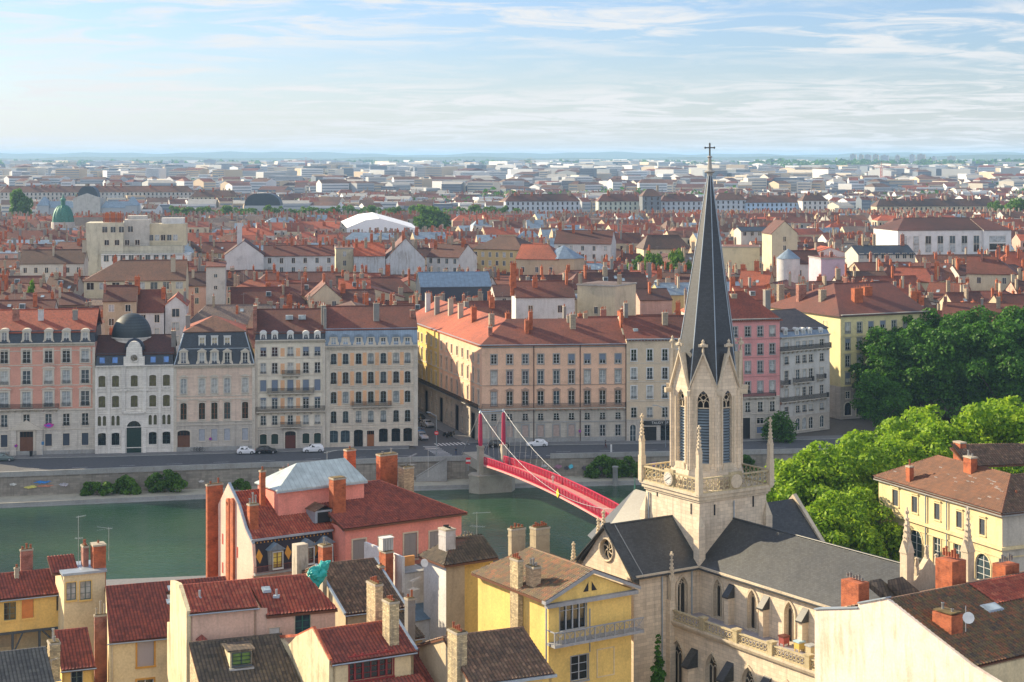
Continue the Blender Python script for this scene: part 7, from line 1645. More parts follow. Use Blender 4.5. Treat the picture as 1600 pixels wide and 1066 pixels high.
# shrubs and things on the riverside path
q=random.Random(4)
for i,(u,vt,w_,lb) in enumerate(((152,748,46,'low green shrub against the quay wall, leftmost of three'),(197,742,34,'rounded green shrub in the middle of three at the quay wall'),(257,732,52,'large dark green shrub at the quay wall, rightmost of three'),(942,710,44,'dark shrub on the river path left of the other near the church pinnacle'),(982,713,54,'wide dark shrub on the river path nearest the church pinnacle'),(376,748,24,'small shrub on the river path behind the brick chimney'),(1165,712,30,'dark shrub on the river path right of the bell tower'),(1216,672,34,'dark bushy tree at the quay road right of the pink house'))):
    pw=lineW(u)-Vector((0,2.2,0)); Y=pw.y; s_=Y/F; hgt=(H+3.6)-(vt-HY)*s_; hgt=max(1.5,hgt); rw=w_*s_/2; bl=[(x_*rw,q.uniform(-1,.8),q.uniform(.1,.85)*hgt*(1-.5*x_*x_),q.uniform(.14,.26)*max(hgt,rw)) for x_ in [q.uniform(-1.1,1.1) for _ in range(30)]]
    if i==7: Y=lineF(u).y-5; 
    me=leaf_cloud(q,bl,4200,.24,LF_mid if i<6 else LF_dark); e=empty('shrub',Vector(((u-CX)/F*Y,Y,-3.6 if i<7 else 0)),0,lb,'shrub'); o=bpy.data.objects.new('foliage',me); COL.objects.link(o); o.parent=e; mb=MB()
    for k in range(5): mb.tube((0,0,0),(q.uniform(-.6,.6)*rw,q.uniform(-.5,.5),hgt*.6),.06,.02,4,M_bark)
    mb.build('stem',e)
    if i==7: e.scale=(1,1,.8)
pw=lineP(961)+Vector((0,.6,0)); mb=MB(); mb.lathe((0,0,0),[(.5,-1),(.5,2.6),(.62,2.7),(.62,3.)],12,M_greyst); o=mb.build('mooring_bollard',None,(pw.x,pw.y-1.3,-3.6)); tag(o,'dark round mooring post at the river edge left of the tower','mooring post')
# graffiti patches on the quay wall (parts of the wall)
wallo=bpy.data.objects['quay_wall']
for (u,v,w_,h_,c) in ((67,753,26,5,(.03,.20,.55)),(48,761,20,6,(.55,.50,.12)),(70,759,28,3.5,(.50,.20,.12)),(892,729,8,9,(.10,.50,.65)),(914,731,12,8,(.10,.09,.12)),(872,729,14,7,(.32,.16,.24)),(885,731,10,6,(.08,.08,.1)),(1022,725,16,8,(.35,.22,.40)),(315,752,12,4,(.5,.48,.46)),(20,757,12,5,(.5,.5,.48)),(100,757,16,6,(.40,.38,.42)),(850,728,12,6,(.42,.40,.42))):
    p=lineW(u); Y=p.y-.06; s_=Y/F; mb=MB(); n=26; rr_=random.Random(int(u)); pts=[((u-CX)*s_+w_*s_/2*math.cos(t)*rr_.uniform(.6,1.1),H-(v-HY)*s_+h_*s_/2*math.sin(t)*rr_.uniform(.5,1.2)) for t in [2*math.pi*i/n for i in range(n)]]
    sl=.13*0; mb.face([(x,Y-.05+(x-(u-CX)*s_)*.2-.12,z) for x,z in pts],plain('graffiti_%d'%u,c,.7,0,.4)); g=mb.build('graffiti',wallo)
# stairs from the quay down to the river path, left of the pier
a=lineW(651); b_=lineW(699); mb=MB(); n=16; aY=a.y-1.6; bY=b_.y-1.6
for i in range(n):
    x0=a.x+(b_.x-a.x)*i/n; x1=a.x+(b_.x-a.x)*(i+1)/n; y0=aY+(bY-aY)*i/n; mb.box(x0,x1,y0,y0+1.6,-3.6,-3.6+3.6*(i+1)/n,M_quay)
mb.box(a.x,b_.x,aY-.25,aY,-3.6,-3.5,M_quay)
o=mb.build('stone_stairs'); tag(o,'long stone stairway climbing from the river path to the quay road','stairs')
mb=MB(); mb.faces([(a.x,aY-.3,-3.6),(b_.x,aY-.3+.4,-3.6),(b_.x,bY-.3,.9),(b_.x,bY-.3,0),(a.x,aY-.3,-2.7)],[(0,1,3,2,4)],M_greyst); mb.tube((a.x,aY-.3,-2.6),(b_.x,bY-.3,1.0),.12,.12,6,M_greyst); mb.build('side_wall',o)
# ---------------------------------------------------------------- foreground houses of the near bank
Fr.ab=lambda s,u,v,z:(lambda d:(d.dot(s.ex),d.dot(s.ey)))(G(u,v,z)-s.O)
def vec(p): return Vector(p)
FT={}
def ftile(name,cols,**k): FT[name]=tiles('front_'+name,cols,.34,.48,.15,patch=.75,**k); return FT[name]
ftile('red',[(.36,.065,.035),(.44,.10,.05),(.27,.045,.028),(.48,.14,.075)]); ftile('maroon',[(.27,.055,.035),(.35,.08,.045),(.19,.04,.028),(.31,.075,.05)])
ftile('orange',[(.42,.09,.03),(.50,.13,.05),(.34,.06,.03)]); ftile('brown',[(.14,.08,.05),(.22,.12,.075),(.09,.055,.038),(.30,.18,.11),(.12,.075,.055)],moss=.35,mossc=(.10,.08,.03))
ftile('dark',[(.09,.07,.05),(.14,.105,.075),(.055,.045,.037),(.19,.14,.09)],moss=.3,mossc=(.07,.065,.03)); ftile('mixed',[(.16,.07,.035),(.30,.11,.045),(.10,.06,.04),(.20,.13,.06),(.07,.05,.04)],moss=.55,mossc=(.17,.13,.03))
ftile('warm',[(.17,.065,.028),(.22,.085,.036),(.13,.05,.025),(.20,.085,.045)]); ftile('grey',[(.10,.10,.095),(.14,.14,.13),(.08,.08,.08)])
def tile_sheet(name,poly,mat,parent,org,cw=.34,rh=.48,h=.10,step=.07,lift=.03):
    """roof polygon (world points, first edge is the eave) covered by rolled tiles, as real relief"""
    P=[Vector(p) for p in poly]; ex=(P[1]-P[0]); ex.normalize(); n=None
    c=sum(P,Vector())/len(P); n=(P[1]-P[0]).cross(P[2]-P[0]).normalized()
    if n.z<0: n=-n
    ey=n.cross(ex).normalized()
    if ey.z<0: ey=-ey; 
    st=[((p-P[0]).dot(ex),(p-P[0]).dot(ey)) for p in P]
    s0=min(a for a,b in st)-.02; s1=max(a for a,b in st)+.02; t0=min(b for a,b in st)-.02; t1=max(b for a,b in st)+.02
    k0=math.floor(s0/cw); k1=math.ceil(s1/cw); sub=5
    S_=np.array([ (k+j/sub)*cw for k in range(k0,k1) for j in range(sub)]+[k1*cw]); fr=np.mod(S_/cw+1e-6,1); 
    prof=h*np.maximum(np.sin(fr*math.pi),0)**.8
    rows=range(math.floor(t0/rh),math.ceil(t1/rh)); vs=[];fs=[];uv=[]; ns=len(S_)
    p0=np.array(P[0]-org); EX=np.array(ex);EY=np.array(ey);NN=np.array(n)
    for r in rows:
        for t,hh in ((r*rh,step),((r+1)*rh,0.)):
            vs.append(p0[None]+S_[:,None]*EX+t*EY+(prof+hh+lift)[:,None]*NN); uv.append(np.stack([S_,np.full(ns,t if hh else t-1e-3)],1))
    V=np.concatenate(vs); U=np.concatenate(uv); nr=len(vs)
    i=np.arange(ns-1)
    F_=[]
    for r in range(nr-1):
        b=r*ns; F_.append(np.stack([b+i,b+i+1,b+ns+i+1,b+ns+i],1))
    F_=np.concatenate(F_)
    me=bpy.data.meshes.new(name); me.from_pydata(V.tolist(),[],F_.tolist()); me.materials.append(mat)
    l=me.uv_layers.new(name='UVMap'); vi=F_.ravel(); l.data.foreach_set('uv',U[vi].astype('f').ravel())
    bm=bmesh.new(); bm.from_mesh(me); cen=c-org; m=len(P)
    for q_ in range(m):
        a=P[q_]-org; b=P[(q_+1)%m]-org; no=(b-a).cross(n).normalized()
        if (cen-a).dot(no)>0: no=-no
        bmesh.ops.bisect_plane(bm,geom=bm.verts[:]+bm.edges[:]+bm.faces[:],plane_co=a,plane_no=no,clear_outer=True)
    for f in bm.faces: f.smooth=True
    bm.to_mesh(me); bm.free(); o=bpy.data.objects.new(name,me); COL.objects.link(o); o.parent=parent; return o
class Hs:
    def __init__(s,name,label,u,v,z,deg,cat='house'):
        g=G(u,v,z); s.fr=Fr(u,g.y,deg); s.base=Vector((g.x,g.y,0)); s.e=empty(name,s.base,0,label,cat); s.deg=deg
    def P(s,u,v,z): return G(u,v,z)
    def F(s,a,b,z): return s.fr.P(a,b,z)
    def roof(s,pts,mat='maroon',under=M_wood,th=.2,name='roof',tile=True,ridge=None,rk=None):
        mb=MB(); L_=[tuple(Vector(p)-s.base) for p in pts]; 
        if tile: slab(mb,L_,under,th); 
        else: slab(mb,L_,mat,th)
        if ridge:
            for a,b in ridge: mb.tube(Vector(pts[a])-s.base+Vector((0,0,.06)),Vector(pts[b])-s.base+Vector((0,0,.06)),.13,.13,7,FT[rk or mat])
        o=mb.build(name,s.e)
        if tile: tile_sheet('roof_tiles',[Vector(p)-Vector((0,0,0)) for p in pts],FT[mat],o,s.base)
        return o
    def wall(s,A,B,zt,mat,wins=(),zb=0.,name='wall',top=None,depth=.22,trim=None):
        """vertical wall from A to B (left to right from outside); wins: (u0,u1,vt,vb,kind,style kwargs)"""
        A=Vector((A[0],A[1],0)); B=Vector((B[0],B[1],0)); d=B-A; deg=math.degrees(math.atan2(d.y,d.x)); Lw=d.length
        f=Fr.__new__(Fr); f.O=A; f.deg=deg; f.ex=d.normalized(); f.ey=Vector((-f.ex.y,f.ex.x,0)); f.z0=0
        ops=[];pl=[]
        for w_ in wins:
            u0,u1,vt,vb=w_[:4]; kind=w_[4] if len(w_)>4 else 'rect'; kw=w_[5] if len(w_)>5 else {}
            a0,a1=f.a(u0),f.a(u1); am=(a0+a1)/2; z0,z1=f.z(vb,am),f.z(vt,am); w2=round(abs(a1-a0),2); h2=round(z1-z0,2)
            ops.append((round(am,3),round(z0,3),w2,h2,kind)); pl.append((am,z0,w2,h2,kind,kw))
        mb=MB(); cut_wall(mb,0,Lw,zb,zt,ops,mat,0,depth)
        if top:   # extra outline above zt: list of (u,v) in pixels on this wall plane
            pts=[(0,0,zt)]+[(f.a(u),0,f.z(v,f.a(u))) for u,v in top]+[(Lw,0,zt)]; mb.face(pts[::-1],mat)
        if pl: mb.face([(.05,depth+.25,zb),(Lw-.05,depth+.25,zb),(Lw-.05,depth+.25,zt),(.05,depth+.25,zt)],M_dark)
        o=mb.build(name,s.e,A-s.base); o.rotation_euler=(0,0,R(deg))
        for am,z0,w2,h2,kind,kw in pl:
            kk=dict(sur=.12,surm=CT); kk.update(kw); put_window(o,window_src(w2,h2,kind,**kk),(am,0,z0))
        return o,f
    def chim(s,u0,u1,vt,zb,Y,fl=.35,m=None,pots=3,deg=None,potm=None,cap=True,name='chimney',flaunch=True,label=None,poth=.45):
        deg=s.deg if deg is None else deg; T_=(u1-u0)*Y/F; th=R(deg); d=T_*fl/abs(math.sin(th)); w_=T_*(1-fl)/math.cos(th); um=(u0+u1)/2
        c=Vector(((um-CX)/F*Y,Y,0)); zt=H-(vt-HY)/F*Y; m=m or M_brick; mb=MB()
        mb.box(-w_/2,w_/2,-d/2,d/2,zb,zt-.12,m); 
        for k_,(dz,p_) in enumerate(((.12,.06),(.75,.04))): 
            if cap: mb.box(-w_/2-p_,w_/2+p_,-d/2-p_,d/2+p_,zt-dz-.06,zt-dz+.06+(.06 if k_==0 else 0),m if k_ else M_chcr)
        if flaunch: mb.box(-w_/2+.05,w_/2-.05,-d/2+.05,d/2-.05,zt-.02,zt+.08,plain('moss_top',(.12,.085,.03),.9,0,.4))
        mb.box(-w_/2-.12,w_/2+.12,-d/2-.12,d/2+.12,zb,zb+.05,M_zincs)
        o=mb.build(name,s.e,c-s.base); o.rotation_euler=(0,0,th); pm=potm or M_pot
        if label: o['label']=label
        for i in range(pots):
            L2=max(w_,d); t=(i-(pots-1)/2)*L2/max(pots,1); x,y=(t,0) if w_>=d else (0,t); hh=poth*(1+.35*((i*5)%3-1)); q=MB(); q.lathe((0,0,0),[(.11,0),(.10,hh*.8),(.13,hh*.86),(.12,hh)],8,pm); q.lathe((0,0,hh-.05),[(.085,0),(.08,.06)],8,M_dark); q.build('chimney_pot',o,(x,y,zt+.05))
        return o
    def skylight(s,poly):
        """poly: world points on the roof plane"""
        P=[Vector(p)-s.base for p in poly]; n=(P[1]-P[0]).cross(P[2]-P[0]).normalized(); n=-n if n.z<0 else n
        mb=MB(); c=sum(P,Vector())/4; slab(mb,[tuple(p+n*.2) for p in P],M_zincs,.2); mb.face([tuple(c+(p-c)*.8+n*.22) for p in P],glass('skylight_glass',(0,0,0))); return mb.build('skylight',s.e)
def antenna(label,u,v0,v1,Y,kind='yagi',arm=1.2,rz=20):
    x=(u-CX)/F*Y; z1=H-(v0-HY)/F*Y; z0=H-(v1-HY)/F*Y; e=empty('aerial',Vector((x,Y,z0)),rz,label,'aerial'); m=M_rim; h=z1-z0
    mb=MB(); mb.tube((0,0,-.3),(0,0,h),.028,.022,5,m); mb.build('mast',e); mb=MB()
    mb.tube((-arm*.3,0,h-.15),(arm,0,h+.05),.018,.018,4,m); 
    for i in range(9): x_=-arm*.25+i*arm*.15; l=.36-.02*i; mb.tube((x_,-l,h-.15+x_*.14),(x_,l,h-.15+x_*.14),.010,.010,3,m)
    if kind=='two':
        mb.tube((-arm*.5,0,h*.55),(arm*.6,0,h*.55),.018,.018,4,m)
        for i in range(6): x_=-arm*.4+i*arm*.18; mb.tube((x_,-.5,h*.55),(x_,.5,h*.55),.010,.010,3,m)
    mb.build('antenna_rods',e); return e
def dpt(P,z): return (P[0],P[1],z)
def lin(a,b,t): return a+(b-a)*t
YW=plaster('front_yellow',(.78,.52,.16),.22); YC=plaster('front_cream_yellow',(.74,.60,.36),.2); PKW=plaster('front_pink',(.84,.31,.24),.12); PKL=plaster('front_pale_pink',(.78,.52,.42),.18); PKP=plaster('front_dusty_pink',(.68,.46,.36),.3)
WHT=plaster('front_white',(.72,.72,.72),.2); WEA=plaster('weathered_render',(.68,.57,.36),.9,(.20,.17,.11)); TAN_=plaster('front_tan',(.52,.42,.28),.5); BLK=plaster('blank_cream_pink',(.84,.70,.57),.7,(.50,.28,.15)); STF=plaster('front_stone_cream',(.74,.60,.34),.3)
YB=plaster('front_bright_yellow',(.82,.58,.18),.3,(.30,.22,.08)); RUB=ashlar('rubble_stone',(.52,.42,.25),.32,.15,.5,.7,.35)
shg=dict(style='shut',frame=slats('shutter_warm_grey',(.30,.28,.27)),surm=plaster('window_stone',(.66,.56,.42),.2),sur=.16)
# ---- large pink house
h=Hs('pink_house','large salmon pink riverside house with red tiled roofs, zinc roof lantern and tall brick chimneys',536,825,18.1,33.)
f=h.fr; zE=18.1; A=f.P(0,0,zE); a2=f.a(721); zR=20.9; ra,rb=f.ab(593,752,zR); dp=rb*2
C1=f.P(a2,0,zE); C2=f.P(a2,dp,zE); C3=f.P(-.2,dp,zE); RA=f.P(ra,rb,zR); RB=f.P(-.2,rb,zR)
A_=f.P(-.2,-.5,zE-.1)
h.roof([A_,f.P(a2+.5,-.5,zE-.1),RA,RB],'maroon',ridge=[(1,2),(2,3)],rk='maroon'); h.roof([f.P(a2+.5,-.5,zE-.1),f.P(a2+.5,dp+.5,zE-.1),RA],'red'); h.roof([f.P(a2+.5,dp+.5,zE-.1),f.P(-.2,dp+.5,zE-.1),RB,RA],'red')
W0,W1=f.P(.3,0,0),f.P(a2,0,0)
wo,wf=h.wall(W0,W1,zE-.1,PKW,[(551,571,843,886,'rect',shg),(592,611,838,872,'rect',shg),(631,651.5,833,874,'rect',shg),(671,688,830,858,'rect',shg)])
h.wall(W1,C2,zE-.1,PKW); h.wall(f.P(.3,dp,0),W0,zE-.1,PKW,name='side_wall')
mb=MB(); rl=wf; z_=wf.z(889,wf.a(600)); mb.box(.3,wf.a(714),-1.2,0,z_-.15,z_,M_greyst); bo=mb.build('balcony',h.e,Vector((W0.x,W0.y,0))-h.base); bo.rotation_euler=(0,0,R(33)); mb=MB(); rail(mb,.3,wf.a(714),-1.15,z_,z_+1.1,M_iron,.13,.014); mb.build('railing',bo)
mb=MB(); mb.box(-.2,a2+.4,-.42,-.28,zE-.32,zE-.14,M_zincs); g=mb.build('gutter',h.e,Vector((A.x,A.y,0))-h.base); g.rotation_euler=(0,0,R(33))
for u0,u1,v0,v1 in ((581,590,763,769),(630,641,774,783)):
    h.skylight([h.P(u0,v1,zE+1.4 if v0<770 else zE+1.0),h.P(u1,v1-.6,zE+1.4 if v0<770 else zE+1.0),h.P(u1-2,v0-.6,zE+1.9 if v0<770 else zE+1.5),h.P(u0-2,v0,zE+1.9 if v0<770 else zE+1.5)])
# left block
b0=2.; aL=f.a(396,b0); bB=f.b(341,aL); zm0=13.9; zm1=17.4; zt1=21.3
h.roof([f.P(aL+.2,b0+.6,zm1),f.P(0.2,b0+.6,zm1),f.P(0.2,b0+8.6,zt1),f.P(aL+.2,b0+8.6,zt1)],'red')
h.roof([f.P(.2,bB,zm1+.5),f.P(aL+.2,bB,zm1+.5),f.P(aL+.2,b0+8.6,zt1),f.P(.2,b0+8.6,zt1)],'red')
mb=MB(); o0=f.P(aL,b0,0); 
w_=-aL
mb.faces([(0,0,zm0),(w_,0,zm0),(w_,.7,zm1),(0,.7,zm1)],[(0,1,2,3)],plaster('mansard_black',(.035,.03,.04),.1)); mb.box(0,w_,-.5,0,zm0-.25,zm0,M_greyst); mb.box(0,w_,0,.3,0,zm0-.25,PKL); mb.box(-.05,w_,.35,.75,zm1-.1,zm1+.12,M_zincs)
GO=plain('gilt_diamond',(.62,.28,.03),.6)
ux=[f2-f.a(396,b0) for f2 in (f.a(407,b0),f.a(452,b0),f.a(494,b0))]
for x_ in ux:
    zc=15.6; q_=.35; mb.face([(x_,-.03+.7*(zc-.8-zm0)/(zm1-zm0),zc-.8),(x_+.42,-.03+.7*(zc-zm0)/(zm1-zm0),zc),(x_,-.03+.7*(zc+.8-zm0)/(zm1-zm0),zc+.8),(x_-.42,-.03+.7*(zc-zm0)/(zm1-zm0),zc)],GO)
for i in range(22): x_=.3+i*w_/23; mb.face([(x_-.09,.60,zm1-.42),(x_+.09,.60,zm1-.42),(x_,.62,zm1-.2)],GO)
rail(mb,0,w_,-.45,zm0,zm0+.75,plain('rail_red_brown',(.22,.07,.05),.6),.16,.012)
mo=mb.build('mansard_front',h.e,Vector((o0.x,o0.y,0))-h.base); mo.rotation_euler=(0,0,R(33))
for u,pn in ((431,glass('lit_curtain',(.85,.62,.12),.4)),(480,M_gl[0]),(509,M_gl[1])):
    x_=f.a(u,b0)-aL; mb=MB(); mb.box(-.85,.85,-.25,1.2,zm0,16.2,M_greyst); mb.ext([(-1.1,16.2),(1.1,16.2),(0,16.95)],'y',-.45,1.6,M_zinc); d_=mb.build('dormer',mo,(x_,0,0)); put_window(d_,window_src(1.15,1.75,'rect',sur=.06,frame=plain('frame_brown',(.15,.08,.05),.5),pane=pn,surm=M_white),(0,-.50,zm0+.35))
# left gable wall with its parapet, in the plane a=aL
G0=f.P(aL,bB,0); G1=f.P(aL,b0,0); Lg=(G1-G0).length
mb=MB(); ff=f.sub(aL,bB,-90); prof=[(0,0),(Lg,0),(Lg,zm0+1)]+[(ff.a(u),ff.z(v,ff.a(u))) for u,v in ((394,851),(383,827),(372,790),(356,756))]+[(0,zt1-1.4)]
mb.ext([(x,z) for x,z in prof],'y',0,.35,PKL)
pz=[(ff.a(u),ff.z(v,ff.a(u))) for u,v in ((394,851),(383,827),(372,790),(356,756))]
for (x0,z0),(x1,z1) in zip(pz[:-1],pz[1:]): mb.tube((x0,.17,z0+.05),(x1,.17,z1+.05),.2,.2,4,M_zincs,True,False)
go=mb.build('gable_wall',h.e,G0-h.base); go.rotation_euler=(0,0,R(-57))
for uu in (358.5,365):
    mb=MB(); x_=ff.a(uu); zt_=ff.z(784,x_); mb.box(x_-.42,x_+.42,-.28,0,0,zt_,M_brick); mb.tube((x_,-.28,zt_),(x_,0,zt_),.42,.42,12,M_brick); mb.build('brick_flue',go)
for u,v in ((348,842),(348,887),(371,863)): mb=MB(); x_=ff.a(u); z_=ff.z(v,x_); mb.box(x_-.14,x_+.14,-.05,.02,z_-.6,z_+.6,plain('vent_red',(.45,.08,.05),.7)); mb.build('vent_slot',go)
h.chim(322.5,347.5,756,0,f.P(aL,bB+1.2,0).y,.13,M_brick,2,33,name='chimney_stack'); h.chim(386,404,787,zm1-1,f.P(aL+.8,4.5,0).y,.3,M_brick,3,33,potm=M_rim,poth=.9)
# zinc roof lantern
ze=22.0; L0=f.ab(435,766,ze); L1=f.ab(590,756,ze); LL=f.ab(417,751.5,ze); wb=LL[1]-L0[1]; wb=max(wb,5.5); aa0,bb0=L0; aa1=aa0+ (L1[0]-aa0)
zl=min([22.6+.1*i for i in range(40)],key=lambda z:abs(f.ab(465,724,z)[1]-bb0-wb/2)); r0=f.ab(465,724,zl); r1=f.ab(545,717.5,zl); print('lantern',wb,zl); wb/=2
GLZ=zinc('pale_zinc',(.46,.53,.52),.62,.4,.2)
cor=[f.P(aa0-.3,bb0-.3,ze),f.P(aa1,bb0-.3,ze),f.P(aa1,bb0+wb*2,ze),f.P(aa0-.3,bb0+wb*2,ze)]; rA=f.P(r0[0],bb0+wb,zl); rB=f.P(r1[0],bb0+wb,zl)
for pl in ([cor[0],cor[1],rB,rA],[cor[1],cor[2],rB],[cor[2],cor[3],rA,rB],[cor[3],cor[0],rA]):
    o=h.roof(pl,GLZ,tile=False,th=.12,name='lantern_roof')
mb=MB(); mb.box(0,aa1-aa0-.3,0,wb*2-.3,17.5,ze-.1,PKW); mb.box(-.35,aa1-aa0,-.4,-.28,ze-.3,ze-.12,M_zincs); lo=mb.build('lantern_wall',h.e,f.P(aa0,bb0,0)-h.base); lo.rotation_euler=(0,0,R(33))
mb=MB(); mb.box(-1.1,1.1,-1.6,2.,18.2,19.6,M_zincs); mb.faces([(-1.3,-1.9,19.55),(0,-1.9,20.2),(0,2,20.2),(-1.3,2,19.55),(1.3,-1.9,19.55),(1.3,2,19.55)],[(0,1,2,3),(1,4,5,2)],FT['brown']); mb.face([(-.8,-1.62,18.2),(.8,-1.62,18.2),(.8,-1.62,19.4),(-.8,-1.62,19.4)],M_dark); p=f.P(f.a(496,5.),5.,0); do=mb.build('dormer',h.e,p-h.base); do.rotation_euler=(0,0,R(33))
h.chim(514,540.5,746,17.5,f.P(.2,4.2,0).y,.32,M_brick,0,33); h.chim(405,415,735,19,f.P(aL+2.,9,0).y,.3,M_brick,1,33,poth=.6); h.chim(437,456,733,19,212,.3,M_brick,2,33,potm=M_rim)
h.chim(537,556,702,19,214,.3,M_brick,1,33,poth=.5); h.chim(588,621,709,17,f.P(ra+2,rb+4,0).y,.22,M_brick,2,33,potm=M_rim); h.chim(622,647,729,17,f.P(ra+4,rb+1,0).y,.40,ashlar('chimney_mixed',(.50,.36,.22),.3,.12,.6,.4,.3),1,33,potm=M_rim)
antenna('tall thin aerial rising behind the zinc roof lantern of the pink house',511,705,760,206); antenna('aerial with white rods beside the brick stack above the pink house',641,712,745,214,'two',1.4,60); antenna('forked aerial above the road at the pink house chimneys',669,700,742,216,'yagi',1.5,-30)
# ---- far left yellow house
def house2(name,label,E0,E1,ze,vr,s_,deg,mat,wallm,wins=(),back=True,lr=None,rk=None,ovl=.35,side=True,hipl=0,ri=None,drop=0.,sidemat=None,zb=0.):
    """front eave through pixels E0,E1 at height ze, ridge seen at row vr (at the left end)"""
    h=Hs(name,label,E0[0],E0[1],ze,deg); f=h.fr; a1=f.a(E1[0]); ke=(E0[1]-HY)/F; kr=(vr-HY)/F; d=(ke-kr)*f.O.y/(s_+kr)/math.cos(R(deg)); d=max(1.5,d*1.0); zr=ze+s_*d
    h.d=d; h.zr=zr; h.a1=a1; h.ze=ze; al=-ovl if lr is None else f.a(lr,d)
    h.roof([f.P(-ovl,-.35,ze-.35*s_),f.P(a1+ovl,-.35,ze-.35*s_),f.P(a1+ovl,d,zr),f.P(al,d,zr)],mat,ridge=[(2,3)],rk=rk or mat)
    if back: h.roof([f.P(a1+ovl,2*d+.35,ze-.35*s_),f.P(-ovl if lr is None else 2*al,2*d+.35,ze-.35*s_),f.P(al,d,zr),f.P(a1+ovl,d,zr)],mat)
    h.wall(f.P(0,0,0),f.P(a1,0,0),ze,wallm,wins,zb)
    D=2*d if back else d
    if side:
        mb=MB(); mb.ext([(0,0),(D,0),(D,ze if back else zr-.1),(d,zr-.05),(0,ze)],'x',0,.25,sidemat or wallm) if lr is None else mb.faces([(0,0,0),(0,0,ze),(al,d,zr-.05),(al,d,0)],[(0,1,2,3)],wallm); mb.ext([(0,0),(D,0),(D,ze if back else zr-.1),(d,zr-.05),(0,ze)],'x',a1-.25,a1,sidemat or wallm); o=mb.build('side_wall',h.e,f.O-h.base); o.rotation_euler=(0,0,R(deg))
    mb=MB(); mb.tube((-.2,-.42,ze-.22),(a1+.2,-.42,ze-.22),.07,.07,6,M_zincs); o=mb.build('gutter',h.e,f.O-h.base); o.rotation_euler=(0,0,R(deg))
    return h
h=house2('yellow_house','yellow house at the bottom left edge with an orange shutter above dark timber brackets',(-30,938.5),(101,925),13.,904,.3,25,'maroon',YW,[(6,25,941,969,'rect',dict(sur=.08,surm=YW,frame=plain('frame_green_grey',(.10,.14,.13),.5))),(34,52.5,937,966,'rect',dict(style='shut',frame=plain('shutter_orange',(.58,.20,.05),.6),sur=.05,surm=YW)),(88,97.5,931,954,'rect',dict(sur=.06,surm=YW,frame=plain('frame_dark_blue',(.05,.07,.10),.5)))],zb=9.3)
f=h.fr; mb=MB(); DB=plain('timber_blue_black',(.05,.065,.08),.6); Wd=h.a1
mb.box(0,Wd,.0,.25,9.05,9.35,DB)
for x in (f.a(20),f.a(62),f.a(98)): mb.box(x-.12,x+.12,.0,.25,0,9.1,DB)
for x0,x1 in ((f.a(98),f.a(80)),(f.a(98),f.a(66)),(f.a(20),f.a(36))): mb.tube((x0,.1,6.8),(x1,.1,9.1),.11,.11,4,DB)
mb.box(0,Wd,2.2,2.4,0,9.2,YC); mb.box(f.a(4),f.a(31),2.1,2.2,7.2,8.8,TAN_); mb.box(0,Wd,0,2.2,6.6,6.75,M_dark); o=mb.build('timber_bracket',h.e,f.O-h.base); o.rotation_euler=(0,0,R(25))
h.chim(32,51,858,12.5,191,.12,M_brickr,3,25); h.chim(22,30,887,13,188,.3,M_chcr,1,25,poth=.5)
h=Hs('yellow_tower_house','taller yellow house with two curtained windows and a pair of brick chimneys at the left',100,899,15.6,25); f=h.fr; a1=f.a(164.5)
h.wall(f.P(0,0,0),f.P(a1,0,0),15.6,YC,[(103.5,119,910,938,'rect',dict(sur=.08,surm=YW,pane=M_gl[2],frame=plain('frame_green_grey',(0,0,0)))),(125,142.5,908,937,'rect',dict(sur=.08,surm=YW,pane=M_gl[2],frame=plain('frame_green_grey',(0,0,0))))])
h.wall(f.P(a1,0,0),f.P(a1,5,0),15.6,YC,name='side_wall'); h.wall(f.P(0,5,0),f.P(0,0,0),15.6,YC,name='side_wall')
mb=MB(); mb.box(-.2,a1+.15,-.25,5,15.55,15.8,M_zincs); o=mb.build('flat_roof',h.e,f.O-h.base); o.rotation_euler=(0,0,R(25)); h.roof([f.P(-1.,1.4,15.5),f.P(1.8,1.4,15.5),f.P(1.8,4.4,16.7),f.P(-1.,4.4,16.7)],'maroon')
h.chim(125,140,852,12,f.O.y+3.5,.5,M_brickr,3,25); h.chim(140,167,849,8,f.O.y+3.0,.35,M_brick,1,25,cap=True,flaunch=False)
antenna('tall aerial mast left of the paired brick chimneys',122.5,806,884,187,'two',.8,10); antenna('yellowish aerial pointing left beside the paired brick chimneys',170,824,872,188,'yagi',-1.3,0)
h=house2('low_yellow_house','low yellow house with a dark red lean-to roof under the tower house',(97,1045),(147,1040),9.6,990,.45,22,'maroon',YW,[(111,129,1048,1080,'rect',dict(frame=plain('frame_green_grey',(0,0,0)),sur=.06))],back=False,ovl=.1)
h.chim(147,167,960,0,f.O.y-6,.12,M_brickr,3,20,potm=M_chcr,poth=1.0,name='chimney_stack')
# bottom left grey roof
h=house2('grey_roof_house','grey tiled roof at the bottom left corner with a stone chimney',(-40,1104),(84,1082),12.,1031,.4,24,'grey',TAN_,back=True)
h.chim(72,96,1002,11,162,.4,RUB,2,24,potm=M_rim,poth=.8); antenna('white dish aerial on the stone chimney at the bottom left',80,1030,1066,160,'yagi',.7,40)
